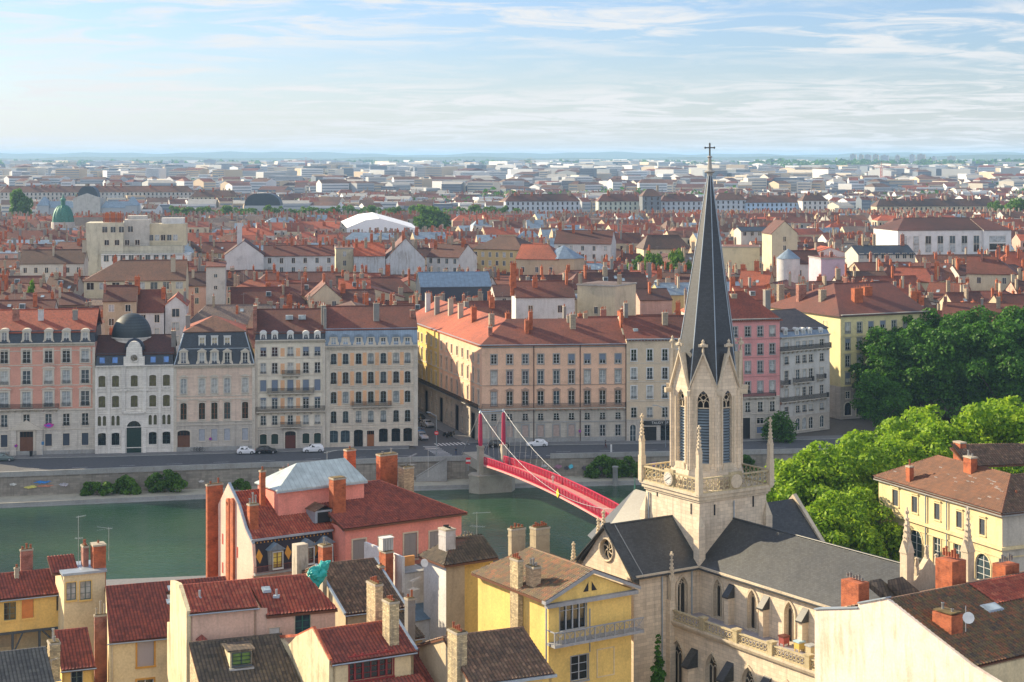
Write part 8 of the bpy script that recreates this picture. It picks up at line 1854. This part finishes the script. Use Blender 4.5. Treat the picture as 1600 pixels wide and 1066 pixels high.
# red roofed cream house
h=house2('cream_house','cream house with a wide red roof and an orange framed shuttered window',(170,1002),(278,989),11.8,922,.3,20,'maroon',YC,[(214.5,240.5,1001,1041,'rect',dict(style='shut',frame=slats('shutter_lilac',(.40,.36,.38)),sur=.17,surm=plain('frame_ochre',(.55,.28,.05),.7))),(214,240,1062,1100,'rect',dict(sur=.17,surm=plain('frame_ochre',(0,0,0))))],ovl=.0,lr=165)
f=h.fr; h.roof([f.P(h.a1,h.d-2.,h.zr-.6),f.P(f.a(352,h.d),h.d-2.,h.zr-.6),f.P(f.a(352,h.d),h.d,h.zr),f.P(h.a1,h.d,h.zr)],'maroon',ridge=[(2,3)])
for (a,b) in ((f.a(268,h.d*.86),h.d*.86),(f.a(266,h.d*.60),h.d*.60)): z=h.ze+.3*b; h.skylight([f.P(a-.4,b-.45,z-.13),f.P(a+.4,b-.45,z-.13),f.P(a+.4,b+.45,z+.13),f.P(a-.4,b+.45,z+.13)])
mb=MB(); mb.tube((.35,-.15,4),(.35,-.15,h.ze-.3),.07,.07,6,plain('downpipe_cream',(.55,.45,.3),.5)); o=mb.build('downpipe',h.e,f.O-h.base); o.rotation_euler=(0,0,R(20))
# pink wall house with the weathered gable
h=house2('long_red_roof_house','dusty pink house under a long red tiled roof with a weathered stepped gable',(297,956),(401,945),17.87,918,.3,21,'red',PKP,[],sidemat=WEA,ovl=.05)
f=h.fr; d0=h.d
mb=MB(); mb.ext([(-.0,0),(2*d0+1.5,0),(2*d0+1.5,h.ze-3.5),(2*d0,h.ze-3.2),(2*d0-.3,h.ze+1.),(d0+.4,h.zr+.25),(d0-.3,h.zr+.25),(-.1,h.ze+.1)],'x',-.35,.05,WEA); o=mb.build('gable_wall',h.e,f.O-h.base); o.rotation_euler=(0,0,R(21))
zx=h.ze-.9; A2=f.ab(416,962,zx); a3=f.a(527,A2[1]); bx=A2[1]
h.roof([f.P(A2[0],bx-.2,zx-.05),f.P(a3,bx-.2,zx-.05),f.P(f.a(478,d0),d0,h.zr),f.P(h.a1,d0,h.zr)],'red',ridge=[(2,3)]); 
wo,wf=h.wall(f.P(A2[0]+.1,bx,0),f.P(a3-.2,bx,0),zx,PKP,[(461,485,960,992,'rect',dict(frame=plain('frame_green',(.03,.16,.12),.5),pane=M_gl[1],sur=.06)),(421,437,981,1000,'rect',dict(style='shut',frame=M_white,sur=.04))])
h.wall(f.P(h.a1,0,0),f.P(A2[0]+.1,bx,0),zx+.7,PKP,name='side_wall'); h.wall(f.P(a3-.2,bx,0),f.P(a3-.2,bx+8,0),zx,PKP,name='side_wall')
mb=MB(); mb.box(-.3,.1,-.25,.3,0,.5,PKP); 
for a,b,w_ in ((f.a(312,2.2),2.2,.25),(f.a(432,1.2),1.2,.3)):
    z=h.ze+.3*b; mb=MB(); mb.box(-w_,w_,-w_,w_,-.1,.12,M_zincs); mb.tube((0,0,0),(0,0,.7),.12,.12,8,M_rim); o=mb.build('roof_vent',h.e,f.P(a,b,z)-h.base)
z=h.ze+.3*2.4; a=f.a(416,2.4); h.skylight([f.P(a-.4,2.0,z-.12),f.P(a+.4,2.0,z-.12),f.P(a+.4,2.8,z+.12),f.P(a-.4,2.8,z+.12)])
e=empty('wall_shrine',f.P(f.a(314),-.3,f.z(1004,f.a(314))),21,'small red roofed niche shrine fixed to the dusty pink wall','lantern'); mb=MB(); mb.box(-.4,.4,-.3,.3,-.3,.35,M_woodr); mb.faces([(-.5,-.4,.35),(.5,-.4,.35),(.5,.3,.35),(-.5,.3,.35),(0,-.05,.85)],[(0,1,4),(1,2,4),(2,3,4),(3,0,4)],FT['maroon']); mb.build('shrine_case',e); mb=MB(); mb.box(-.22,.22,-.32,-.3,-.2,.25,M_gl[1]); mb.build('pane',e)  # small niche shrine, a red box on the wall
# dark mossy roof in front of it
h=house2('mossy_roof_house','dark mossy tiled roof with a green glazed dormer in front of the dusty pink wall',(322,1100),(470,1086),12.2,1010,.42,21,'dark',RUB,back=False,ovl=.1)
f=h.fr; b=h.d*.62; z=h.ze+.42*b; a=f.a(373,b); mb=MB(); mb.box(-1.,1.,-1.,1.4,-.4,1.25,WEA); mb.box(-1.25,1.25,-1.2,1.5,1.25,1.4,FT['dark']); mb.box(-1.1,1.1,-1.5,-1.,-.35,-.2,M_rim); o=mb.build('dormer',h.e,f.P(a,b,z)-h.base); o.rotation_euler=(0,0,R(21)); put_window(o,window_src(1.7,1.1,'rect',frame=plain('frame_dark_green',(.02,.04,.04),.4),pane=glass('glass_green',(.12,.22,.04),.1),sur=.05,surm=DB),(0,-1.28,.05))
# grey brown roof with tarp
h=house2('grey_brown_roof_house','grey brown tiled roof between zinc edges below the pink house balcony',(540,958),(631,941),14.6,888,.36,26,'brown',TAN_,ovl=.1)
f=h.fr; mb=MB()
for x in(-.15,h.a1+.15): mb.tube((x,-.3,h.ze-.02),(x,h.d,h.zr+.1),.16,.16,4,M_zincs,True,False)
o=mb.build('edge_flashing',h.e,f.O-h.base); o.rotation_euler=(0,0,R(26))
h.chim(589,601,884,14,f.P(f.a(595,6.5),6.5,0).y,.4,M_brick,1,26,poth=.35); h.chim(501,511,889,13,f.P(f.a(506,5),5,0).y,.4,M_chcr,0,26)
h.chim(497,519,851,12,186,.4,M_brick,2,33,potm=M_rim,poth=.5); h.chim(456,482,848,8,184,.36,plaster('chimney_speckled',(.56,.50,.40),1.2),0,33,flaunch=False,cap=False); h.chim(592,615,860,13,187,.5,M_brick,0,33)
mb=MB(); 
for i in range(7): mb.box(-.7+i*.2,-.62+i*.2,-.45,.45,0,1.3,M_white)
mb.box(-.75,.7,-.5,.5,1.3,1.38,M_white); p=Vector(((604-CX)/F*187,187,H-(859-HY)/F*187)); o=mb.build('louvred_cowl',h.e,p-h.base); o.rotation_euler=(0,0,R(33))
p=Vector(((499-CX)/F*172,172,H-(915-HY)/F*172)); n_=900; me=bpy.data.meshes.new('tarpaulin'); bm=bmesh.new(); bmesh.ops.create_icosphere(bm,subdivisions=5,radius=1)
for v in bm.verts:
    c=v.co.copy(); k=mnoise.noise(c*1.6)*.5+abs(mnoise.noise(c*3.5))*.3; v.co=Vector((c.x*1.15+c.z*.35,c.y*.7,c.z*1.2))*(.8+k)
    if v.co.x>.1: v.co.z+=.25
bm.to_mesh(me); bm.free(); me.materials.append(plain('tarp_turquoise',(.02,.40,.36),.45,0,.15)); o=bpy.data.objects.new('tarpaulin',me); COL.objects.link(o); o.location=p+Vector((0,0,1.1)); tag(o,'crumpled turquoise tarpaulin heaped on the roof corner','tarpaulin')
# centre bottom house with maroon roof and red window band
h=house2('gabled_house','house with a maroon roof, a streaked pale gable and a band of dark red windows',(520,1034),(646,1011),16.2,990,.42,28,'maroon',YC,[(546,614,1023,1060,'rect',dict(style='case',frame=plain('frame_dark_red',(.22,.02,.02),.5),surm=plain('frame_dark_red',(0,0,0)),sur=.12,bars=3))],rk='orange',sidemat=WEA,ovl=.25)
f=h.fr; mb=MB()
for i in (-2,-1,1,2): mb.box(-.09+i*.75,.09+i*.75,.06,.2,0,2.3,plain('frame_dark_red',(0,0,0)))
zw=f.z(1060,f.a(580)); o=mb.build('window_posts',h.e,f.P(f.a(580),0,zw)-h.base); o.rotation_euler=(0,0,R(28))
mb=MB(); q0=h.d; ffx=[(0,h.ze+.1),(-0.,0),(2*q0+4.5,0),(2*q0+4.5,h.ze-.9),(2*q0+2.2,h.ze-1.1),(2*q0,h.ze+.3),(q0,h.zr+.3)]; mb.ext(ffx[::-1],'x',-.35,.0,WEA); 
mb.tube((-.17,0,h.ze+.15),(-.17,q0,h.zr+.35),.17,.17,4,FT['orange'],True,False); mb.tube((-.17,q0,h.zr+.35),(-.17,2*q0,h.ze+.35),.17,.17,4,FT['orange'],True,False); mb.tube((-.17,2*q0,h.ze+.35),(-.17,2*q0+4.5,h.ze-.85),.17,.17,4,FT['orange'],True,False)
o=mb.build('gable_wall',h.e,f.O-h.base); o.rotation_euler=(0,0,R(28))
mb=MB(); mb.tube((h.a1+.2,-.3,h.ze),(h.a1+.2,h.d,h.zr+.08),.18,.18,4,M_zincs,True,False); o=mb.build('edge_flashing',h.e,f.O-h.base); o.rotation_euler=(0,0,R(28))
h.roof([f.P(-.2,-4.2,h.ze-3.7),f.P(h.a1+1,-4.2,h.ze-3.7),f.P(h.a1+.4,-.15,h.ze-2.2),f.P(0,-.15,h.ze-2.2)],'maroon',name='lower_roof')
h.chim(572,599,910,14,160,.58,RUB,4,30,poth=.45); h.chim(597,624,938,15,154,.47,RUB,4,30,poth=.35); h.chim(632,649,934,10,163,.35,M_chgy,2,30,poth=.5)
antenna('double white aerial above the grey brick chimney',645,905,940,164,'two',1.0,50)
# white terrace houses in the middle
h=Hs('white_house','white house with a bright blank wall and a dark mossy hipped roof',697,881,17.2,33); f=h.fr
zt=17.2; K=f.P(0,0,zt); aR=f.a(775,0); bL=f.b(662,0)
h.wall(f.P(0,bL,0),f.P(0,0,0),zt,WHT,name='side_wall'); h.wall(f.P(0,0,0),f.P(f.a(726),0,0),zt,TAN_); h.wall(f.P(f.a(726),.6,0),f.P(aR,.6,0),zt,YB)
pk=f.P(2.4,bL*.55,zt+1.9); h.roof([f.P(-.5,-.5,zt-.1),f.P(aR,-.5,zt-.1),f.P(aR,bL*.55,zt+1.6),pk],'dark',ridge=[(2,3)]); h.roof([f.P(-.5,bL+.4,zt-.1),f.P(-.5,-.5,zt-.1),pk],'dark'); h.roof([f.P(aR,bL+.4,zt-.1),f.P(-.5,bL+.4,zt-.1),pk,f.P(aR,bL*.55,zt+1.6)],'dark')
h.chim(685,712,825,15,f.O.y+2.5,.45,plaster('chimney_grey_white',(.52,.50,.50),1.),4,33,potm=M_dark,poth=.25,flaunch=False); h.chim(714,745,838,14,f.O.y+9,.3,M_brick,4,33,potm=M_chgy,poth=.4)
antenna('bristly silver aerial standing over the river left of the paired chimneys',745,800,850,f.O.y+8,'two',1.6,-20)
h=Hs('terrace_house','small white house with a walled roof terrace and a blue metal lean-to',631,897,15.,33); f=h.fr
h.wall(f.P(0,0,0),f.P(f.a(671),0,0),15.,plaster('front_white_grey',(.60,.61,.62),.3)); h.wall(f.P(0,6,0),f.P(0,0,0),15.,WHT,name='side_wall'); mb=MB(); mb.box(0,f.a(671),0,6,14.9,15.05,M_greyst); mb.box(.1,f.a(668),2.8,3.1,15,16.1,plain('parapet_orange',(.62,.30,.10),.8)); mb.box(-.3,.0,-.2,8.5,13,16.9,WHT); o=mb.build('roof_terrace',h.e,f.O-h.base); o.rotation_euler=(0,0,R(33))
mb=MB(); a0,a1=f.a(648,-3),f.a(682,-3); mb.box(a0,a1,-3.,0,0,10.6,plaster('front_white_grey',(0,0,0))); mb.faces([(a0-.2,-3.3,10.7),(a1+.1,-3.3,10.7),(a1+.1,0,11.6),(a0-.2,0,11.6)],[(0,1,2,3)],zinc('lean_to_blue',(.14,.22,.30),.45)); o=mb.build('lean_to',h.e,f.O-h.base); o.rotation_euler=(0,0,R(33))
e=empty('satellite_dish',Vector(((661-CX)/F*174,174,H-(884-HY)/F*174)),30,'white satellite dish on the orange terrace parapet','satellite dish'); mb=MB(); mb.lathe((0,0,0),[(.02,.0),(.25,.03),(.42,.12)],14,M_white); o=mb.build('dish',e,(0,-.2,.3)); o.rotation_euler=(R(70),0,0); mb=MB(); mb.tube((0,0,-.5),(0,0,.3),.03,.03,5,M_rim); mb.build('post',e)
h=house2('lean_roof_house','small dark tiled roof tucked between chimneys beside the blue lean-to',(622,1000),(660,984),12.5,965,.35,33,'dark',TAN_,back=False,ovl=.1)
# yellow house with pediment
h=Hs('yellow_pediment_house','yellow house with a triangular pediment, grey balcony and mossy tiled roof beside the church',852,939,19.4,32); f=h.fr; zE=19.4
PR=h.P(991,916,zE); PL=f.O; d=(Vector((PR.x,PR.y,0))-Vector((PL.x,PL.y,0))); f.deg=math.degrees(math.atan2(d.y,d.x)); f.ex=d.normalized(); f.ey=Vector((-f.ex.y,f.ex.x,0)); Wf=d.length; far=f.b(742); h.deg=f.deg; zr=21.6; hp=2.
h.roof([f.P(-.3,far+.2,zE),f.P(-.3,-.5,zE),f.P(Wf/2,-.5,zr),f.P(Wf/2,far-hp,zr)],'mixed',ridge=[(2,3)]); h.roof([f.P(Wf+.3,-.5,zE),f.P(Wf+.3,far+.2,zE),f.P(Wf/2,far-hp,zr),f.P(Wf/2,-.5,zr)],'mixed'); h.roof([f.P(Wf+.3,far+.2,zE),f.P(-.3,far+.2,zE),f.P(Wf/2,far-hp,zr)],'mixed')
GRY=plaster('trim_blue_grey',(.33,.34,.36),.3); FG=plain('frame_grey_white',(.42,.45,.48),.5)
wo,wf=h.wall(f.P(.35,0,0),f.P(Wf-.35,0,0),zE-.5,YB,[(874.5,916,938,984,'rect',dict(frame=FG,surm=GRY,sur=.06,bars=1,pane=M_gl[0])),(892,919,1024,1063,'rect',dict(frame=FG,surm=GRY,sur=.08))])
h.wall(f.P(.35,far,0),f.P(.35,0,0),zE-.1,YB,name='side_wall'); h.wall(f.P(Wf-.35,0,0),f.P(Wf-.35,far,0),zE-.1,YB,name='side_wall')
mb=MB(); mb.ext([(.2,zE-.3),(Wf-.2,zE-.3),(Wf/2,zr-.35)],'y',-.05,.2,YB); mb.box(-.1,Wf+.1,-.55,0,zE-.62,zE-.28,GRY)
for s_ in(0,1):
    x0=-.35 if s_==0 else Wf+.35; mb.ext([(x0,zE-.25),(x0,zE+.05),(Wf/2,zr+.1),(Wf/2,zr-.22)][::(1 if s_ else -1)],'y',-.6,.05,GRY)
for s_ in(-1,1): x0=Wf/2-.1+s_*.18; mb.face([(x0,-.07,zE+.25),(x0+s_*.6,-.07,zE+.25+.15*0),(x0,-.07,zE+1.15)],M_dark)
mb.box(f.a(916,-.03)-.0+.35,f.a(916)+.45,-.05,0,14,18,GRY)
xa,xb=f.a(932),f.a(960); za,zb_=f.z(1057,f.a(946)),f.z(1012,f.a(946))
for x0,x1,z0,z1 in ((xa,xb,za,za+.12),(xa,xb,zb_-.12,zb_),(xa,xa+.12,za,zb_),(xb-.12,xb,za,zb_)): mb.box(x0,x1,-.05,0,z0,z1,YC)
for i in (1,2,3): x=lin(f.a(874.5),f.a(916),i/4); mb.box(x-.05,x+.05,.05,.16,f.z(984,f.a(895)),f.z(938,f.a(895)),FG)
o=mb.build('pediment',h.e,f.O-h.base); o.rotation_euler=(0,0,R(f.deg))
zb_=f.z(1010,0,-1.2); mb=MB(); x0,x1=.2,Wf+.2; mb.box(x0,x1,-1.3,0,zb_-.25,zb_,GRY); 
n=9
for i in range(n):
    xa,xb=lin(x0,x1,i/n),lin(x0,x1,(i+1)/n); mb.tube((xa,-1.25,zb_),(xb,-1.25,zb_+1.15),.03,.03,4,GRY); mb.tube((xb,-1.25,zb_),(xa,-1.25,zb_+1.15),.03,.03,4,GRY); mb.tube(((xa+xb)/2,-1.25,zb_),((xa+xb)/2,-1.25,zb_+1.15),.02,.02,4,GRY); mb.box(xa-.05,xa+.05,-1.3,-1.2,zb_,zb_+1.2,GRY)
    for k in range(8): xx=lin(xa,xb,(k+.5)/8); mb.box(xx-.012,xx+.012,-1.24,-1.22,zb_,zb_+1.1,GRY,False)
mb.box(x0,x1,-1.32,-1.18,zb_+1.1,zb_+1.2,GRY); mb.box(x0-.05,x0+.05,-1.25,0,zb_+1.1,zb_+1.2,GRY); o=mb.build('balcony',h.e,f.O-h.base); o.rotation_euler=(0,0,R(f.deg))
mb=MB(); mb.tube((0.,-.15,2),(0.,-.15,zE-.6),.08,.08,6,M_zincs); o=mb.build('downpipe',h.e,f.O-h.base); o.rotation_euler=(0,0,R(f.deg))
bc=f.b(806); h.chim(797,817,873,8,f.P(-.1,bc,0).y,.62,RUB,4,32,potm=M_pot,poth=.4); h.chim(822,845,884,17,f.P(1.8,bc-2,0).y,.5,ashlar('chimney_mixed',(0,0,0)),3,32,potm=M_rim,poth=.5)
h.chim(794,821,825,17,f.P(Wf/2,far,0).y+2,.2,plaster('chimney_tan_dark',(.42,.34,.22),.6),4,32,poth=.35); h.chim(828,859,823,17,f.P(Wf/2+2,far,0).y+2.5,.3,plaster('chimney_tan_dark',(0,0,0)),7,32,poth=.35)
# brown roof in front of it
h=house2('brown_roof_house','brown tiled roof with a zinc edge in front of the yellow house',(737,1067),(862,1048),15.3,1000,.36,24,'brown',YB,[(808,846,1068,1095,'rect',dict(sur=.05))],sidemat=TAN_,ovl=.15,back=True)
f=h.fr; h.chim(699,730,985,8,f.P(-.3,3.,0).y,.5,RUB,5,30,poth=.4); mb=MB(); mb.box(-.3,h.a1+.3,-.5,-.3,h.ze-.35,h.ze-.1,M_zincs); o=mb.build('edge_flashing',h.e,f.O-h.base); o.rotation_euler=(0,0,R(24))
h=house2('low_tan_house','low tan walled house with a dark red roof at the bottom centre',(640,1120),(735,1100),11.5,1030,.35,26,'maroon',TAN_,back=False)
# right: blank cream wall house
h=Hs('blank_wall_house','house with a huge blank cream-pink gable and a mottled tiled roof at the bottom right',1385,939,24.,33); f=h.fr; zr=24.
tN=9.3; tF=8.4; Lr=34
gp=[(-tF-0.,0),(tN+14,0),(tN+14,17.),(tN,20.9),(0,zr),(-tF,21.)]
def along(t): return f.P(0,-t,0)
g0=along(-tF); deg=f.deg-90
mb=MB(); mb.ext([(t+tF,z) for t,z in [(-tF,0),(tN+16,0),(tN+16,17.2),(tN,20.9),(0,zr+.15),(-3.2,zr-.9),(-3.2,23.2-.55),(-tF,21.4)]],'y',0,.4,BLK)
o=mb.build('gable_wall',h.e,g0-h.base); o.rotation_euler=(0,0,R(deg))
mb=MB()
for (t0,z0),(t1,z1) in (((-tF,21.45),(-3.2,22.7)),((-3.2,23.1),(0,zr+.2))): mb.ext([(t0+tF,z0),(t1+tF,z1),(t1+tF,z1+.12),(t0+tF,z0+.12)],'y',-.1,.55,M_zincs)
o=mb.build('coping',h.e,g0-h.base); o.rotation_euler=(0,0,R(deg))
h.roof([f.P(.3,-tN,20.9),f.P(Lr,-tN,20.9),f.P(Lr,0,zr),f.P(.3,0,zr)],'mixed',ridge=[(2,3)],rk='brown'); h.roof([f.P(Lr,tF,21.1),f.P(.3,tF,21.1),f.P(.3,0,zr),f.P(Lr,0,zr)],'brown')
h.roof([f.P(f.a(1515,-.2),-3.2,zr-.95),f.P(Lr,-3.2,zr-.95),f.P(Lr,-.1,zr+.06),f.P(f.a(1515,-.2),-.1,zr+.06)],'red',th=.08,name='new_roof')
h.wall(f.P(.3,-tN,0),f.P(Lr,-tN,0),20.8,YC); h.wall(f.P(Lr,tF,0),f.P(.3,tF,0),20.8,YC)
for q_ in (((1385,933),(1408,930),(1376,904),(1356,908)),((1409.5,930.6),(1439,926),(1410,901),(1387,906.5))): h.roof([h.P(*p_,z_) for p_,z_ in zip(q_,(23.1,23.1,24.5,24.5))],FT['dark'],tile=False,th=.5,name='dormer_roof')
h.chim(1316,1356,905,20,f.P(0,5.5,0).y,.52,M_brick,6,33,potm=M_chgy,poth=.3,flaunch=False,cap=False); h.chim(1463,1508,871,20,f.P(7,3.5,0).y,.42,M_brick,6,33,poth=.6,flaunch=False,cap=False); h.chim(1551,1592,878,20,f.P(13,3,0).y,.35,M_brick,6,33,potm=M_chgy,poth=.45,flaunch=False,cap=False); h.chim(1459,1502,955,20,f.P(4.6,-6.2,0).y,.5,M_brick,2,33,potm=M_rim,poth=.4,cap=False)
a=f.a(1549,-3.4); z=lin(zr,20.9,3.4/tN); h.skylight([f.P(a-.9,-3.9,z-.16),f.P(a+.9,-3.9,z-.16),f.P(a+.9,-2.9,z+.17),f.P(a-.9,-2.9,z+.17)])
e=empty('satellite_dish',Vector(((1509-CX)/F*134,134,H-(975-HY)/F*134)),20,'grey satellite dish right of the lower brick chimney at the bottom right','satellite dish'); mb=MB(); mb.lathe((0,0,0),[(.02,.0),(.25,.03),(.45,.12)],14,M_white); o=mb.build('dish',e,(.1,-.2,.5)); o.rotation_euler=(R(70),0,R(-30)); mb=MB(); mb.tube((0,0,-.6),(0,0,1.4),.035,.035,5,M_rim); mb.build('post',e)
h=Hs('metal_roof_annex','blue grey ribbed metal roof at the bottom right corner',1540,1036,18.5,33); f=h.fr; h.roof([f.P(.5,-4,16.6),f.P(14,-4,16.6),f.P(14,0,18.),f.P(.5,0,18.)],zinc('ribbed_metal',(.20,.28,.34),.4),tile=False); h.wall(f.P(.7,-3.8,0),f.P(14,-3.8,0),16.5,YC); h.wall(f.P(.7,0,0),f.P(.7,-3.8,0),16.5,YC,name='side_wall')
# cream stone building on the right
h=Hs('stone_building','cream stone building with brown tiled hipped roof and arched windows at the right edge',1373,747,18.,22.,cat='building'); PN=G(1566,803,18.); PLf=h.fr.O; d=Vector((PN.x-PLf.x,PN.y-PLf.y,0)); f=h.fr; 
f.O=Vector((PN.x,PN.y,0)); n_=d.normalized(); f.ey=-n_; f.ex=Vector((-f.ey.y*-1,f.ey.x*-1,0)); f.ex=Vector((f.ey.y,-f.ey.x,0)); f.deg=math.degrees(math.atan2(f.ex.y,f.ex.x)); Lf=d.length; zE=18.; Wd=11.; zr=21.3; hp=5.2
wn=[]
for u,vt in ((1399.3,765.5),(1429.4,776),(1464.5,787),(1499,799.5),(1535,811)): wn.append((u-4.5,u+4.5,vt,vt+25,'rect',dict(frame=M_shutd,style='shut',sur=.16,surm=STF,head='flat')))
for u,vt,w_ in ((1400,818,20),(1431,827,20),(1464,840,12),(1497,850,14),(1536,865,24)): wn.append((u-w_/2,u+w_/2,vt,vt+44,'round' if w_>16 else 'rect',dict(sur=.16,surm=STF,pane=M_gl[1],bars=3)))
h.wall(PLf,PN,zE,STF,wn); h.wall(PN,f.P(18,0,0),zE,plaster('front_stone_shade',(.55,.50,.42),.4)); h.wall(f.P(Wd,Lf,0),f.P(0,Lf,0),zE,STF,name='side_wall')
mb=MB(); zc=f.z(857,0,0)
for z0,z1,p_ in ((zc-.2,zc+.15,.35),(zE-.25,zE+.15,.5),(zc-1.2,zc-1.05,.1)):
    mb.box(-p_,0,-p_,Lf+p_,z0,z1,STF if p_<.5 else M_greyst); mb.box(0,20,-p_,0,z0,z1,STF if p_<.5 else M_greyst)
for u in (1448,1481,1512): b_=f.b(u); mb.tube((-.18,b_,2),(-.18,b_,zE-.3),.09,.09,6,M_zincs)
o=mb.build('cornice',h.e,f.O-h.base); o.rotation_euler=(0,0,R(f.deg))
h.roof([f.P(-.5,Lf+.5,zE+.1),f.P(-.5,-.5,zE+.1),f.P(5.5,hp,zr),f.P(5.5,Lf-hp,zr)],'warm',ridge=[(0,3),(1,2),(2,3)]); h.roof([f.P(-.5,-.5,zE+.1),f.P(22,-.5,zE+.1),f.P(22,hp,zr),f.P(5.5,hp,zr)],'brown'); h.roof([f.P(Wd+.5,Lf+.5,zE+.1),f.P(-.5,Lf+.5,zE+.1),f.P(5.5,Lf-hp,zr)],'warm'); h.roof([f.P(Wd+.5,hp+5.5,zE+.1),f.P(Wd+.5,Lf+.5,zE+.1),f.P(5.5,Lf-hp,zr),f.P(5.5,hp,zr)],'brown'); 
h.roof([f.P(6,14,zr-.5),f.P(26,10,zr-.5),f.P(26,14,zr+1.1),f.P(7,19,zr+1.1)],'brown')
h.chim(1416,1427,728,17,f.P(1.6,f.b(1421),0).y,.35,M_brick,1,22,poth=1.2,flaunch=False); h.chim(1507,1525,713,17,f.P(4.4,f.b(1517,4.4),0).y,.4,M_brick,2,22,flaunch=False,potm=M_rim,poth=.5); h.chim(1491,1508,690,18,f.P(8,f.b(1500,8),0).y,.4,M_brick,0,22,flaunch=False); h.chim(1583,1593,778,17,f.P(4.,2.2,0).y,.4,M_brick,1,22,poth=1.3,flaunch=False)
q=random.Random(8)
for k_ in range(26):
    b_=q.uniform(2,Lf-2); t=q.uniform(.12,.75); a=5.5*t-.2; zz_=lin(zE+.1,zr,(a+.5)/6.)
    if a+.5<(b_+.5)*1.05 and a<(Lf-b_): mb=MB(); mb.box(-.10,.10,-.28,.28,.06,.16,M_rim); o=mb.build('roof_vent',h.e,f.P(a,b_,zz_)-h.base); o.rotation_euler=(0,0,R(f.deg))
e=empty('cctv_cluster',Vector(((1372-CX)/F*227,226,H-(812-HY)/F*227)),0,'small dark floodlight fixed to the left corner of the cream stone building','floodlight'); mb=MB(); mb.box(-.5,.5,-.3,.1,-.25,.25,M_greyst); mb.box(-.8,-.5,-.5,-.1,-.3,.1,M_rim); mb.build('lamp_body',e)
# ---------------------------------------------------------------- labels of the generated houses: look first, then what they stand near
LANDM=[('the big dark dome',206,500),('the peach panelled house',580,500),('the apricot corner block',865,520),('the spire',1105,400),('the long blue hall',712,452),('the white tent',598,352),('the big round tree',673,345),('the pale yellow corner building',1370,480),('the copper dome',98,330),('the terraced cream block',214,372),('the slot windowed white building',1470,375),('the yellow theatre',776,405),('the salmon quay house',75,490),('the long school roof',210,440),('the big stained gable',633,410),('the row of small trees',1025,410),('the narrow yellow gabled house',1226,380),('the dark trees',1520,490),('the cream blank wall',1158,400),('the red roofed mansard house',332,500),('the white windowed gable building',467,412),('the orange roofed chapel',850,415),('the pale pink house',1180,480)]
WN={'white':'white','cream':'cream','grey':'grey','tan':'tan','ochre':'ochre','pink':'pink','pale':'off-white'}
NUM=['no','one','two','three','four','five']
from collections import defaultdict
gr=defaultdict(list)
for nm,(u,v,wl,rf,typ,nc,fl,wid,hp) in META.items():
    o=bpy.data.objects[nm]
    k=min(LANDM,key=lambda l:math.hypot(u-l[1],(v-l[2])*2)); du=u-k[1]; dv=v-k[2]
    rel=('above' if dv<-7 else 'below' if dv>9 else '')
    if abs(du)>25 or not rel: rel=(rel+' ' if rel else '')+('right of' if du>0 else 'left of')
    rt='flat zinc roof' if fl else ('hipped ' if hp else '')+ROOFN[rf]+' roof'
    s='narrow ' if wid<=11 else 'wide ' if wid>=20 else ''
    lab=f"{s}{'gabled ' if typ=='y' else ''}{WN[wl]} house, {rt}, {NUM[nc]} chimneys, {rel} {k[0]}"
    if len(lab.split())>12: lab=lab.replace(', '+NUM[nc]+' chimneys','')
    gr[lab].append((u,v,o))
ORD=['first','second','third','fourth','fifth','sixth','seventh','eighth','ninth','tenth','eleventh','twelfth']
for lab,l in gr.items():
    l.sort(key=lambda t:t[0])
    for i,(u,v,o) in enumerate(l):
        t=lab if len(l)==1 else lab.replace(' house,',' house ('+ORD[i]+' from left),',1)
        if len(t.split())>16: t=t.replace('wide ','').replace('narrow ','').replace(' from left','')
        o['label']=t
# ---------------------------------------------------------------- air
mb=MB(); mb.box(-16500,16500,-30,41000,-9,230,None) if False else None
hz=MB(); mhz=bpy.data.materials.new('haze_air'); mhz.use_nodes=True; nt_h=mhz.node_tree; nt_h.nodes.clear()
ho=nn(nt_h,'ShaderNodeOutputMaterial'); pv=nn(nt_h,'ShaderNodeVolumePrincipled'); nt_h.links.new(pv.outputs[0],ho.inputs['Volume'])
pv.inputs['Color'].default_value=(.42,.68,1,1); pv.inputs['Density'].default_value=.00007; pv.inputs['Anisotropy'].default_value=.0
hz.box(-17000,17000,-250,41000,-9,118,mhz); o=hz.build('haze'); tag(o,'pale blue morning haze over the whole city','haze',kind='stuff')
SC.cycles.volume_bounces=2
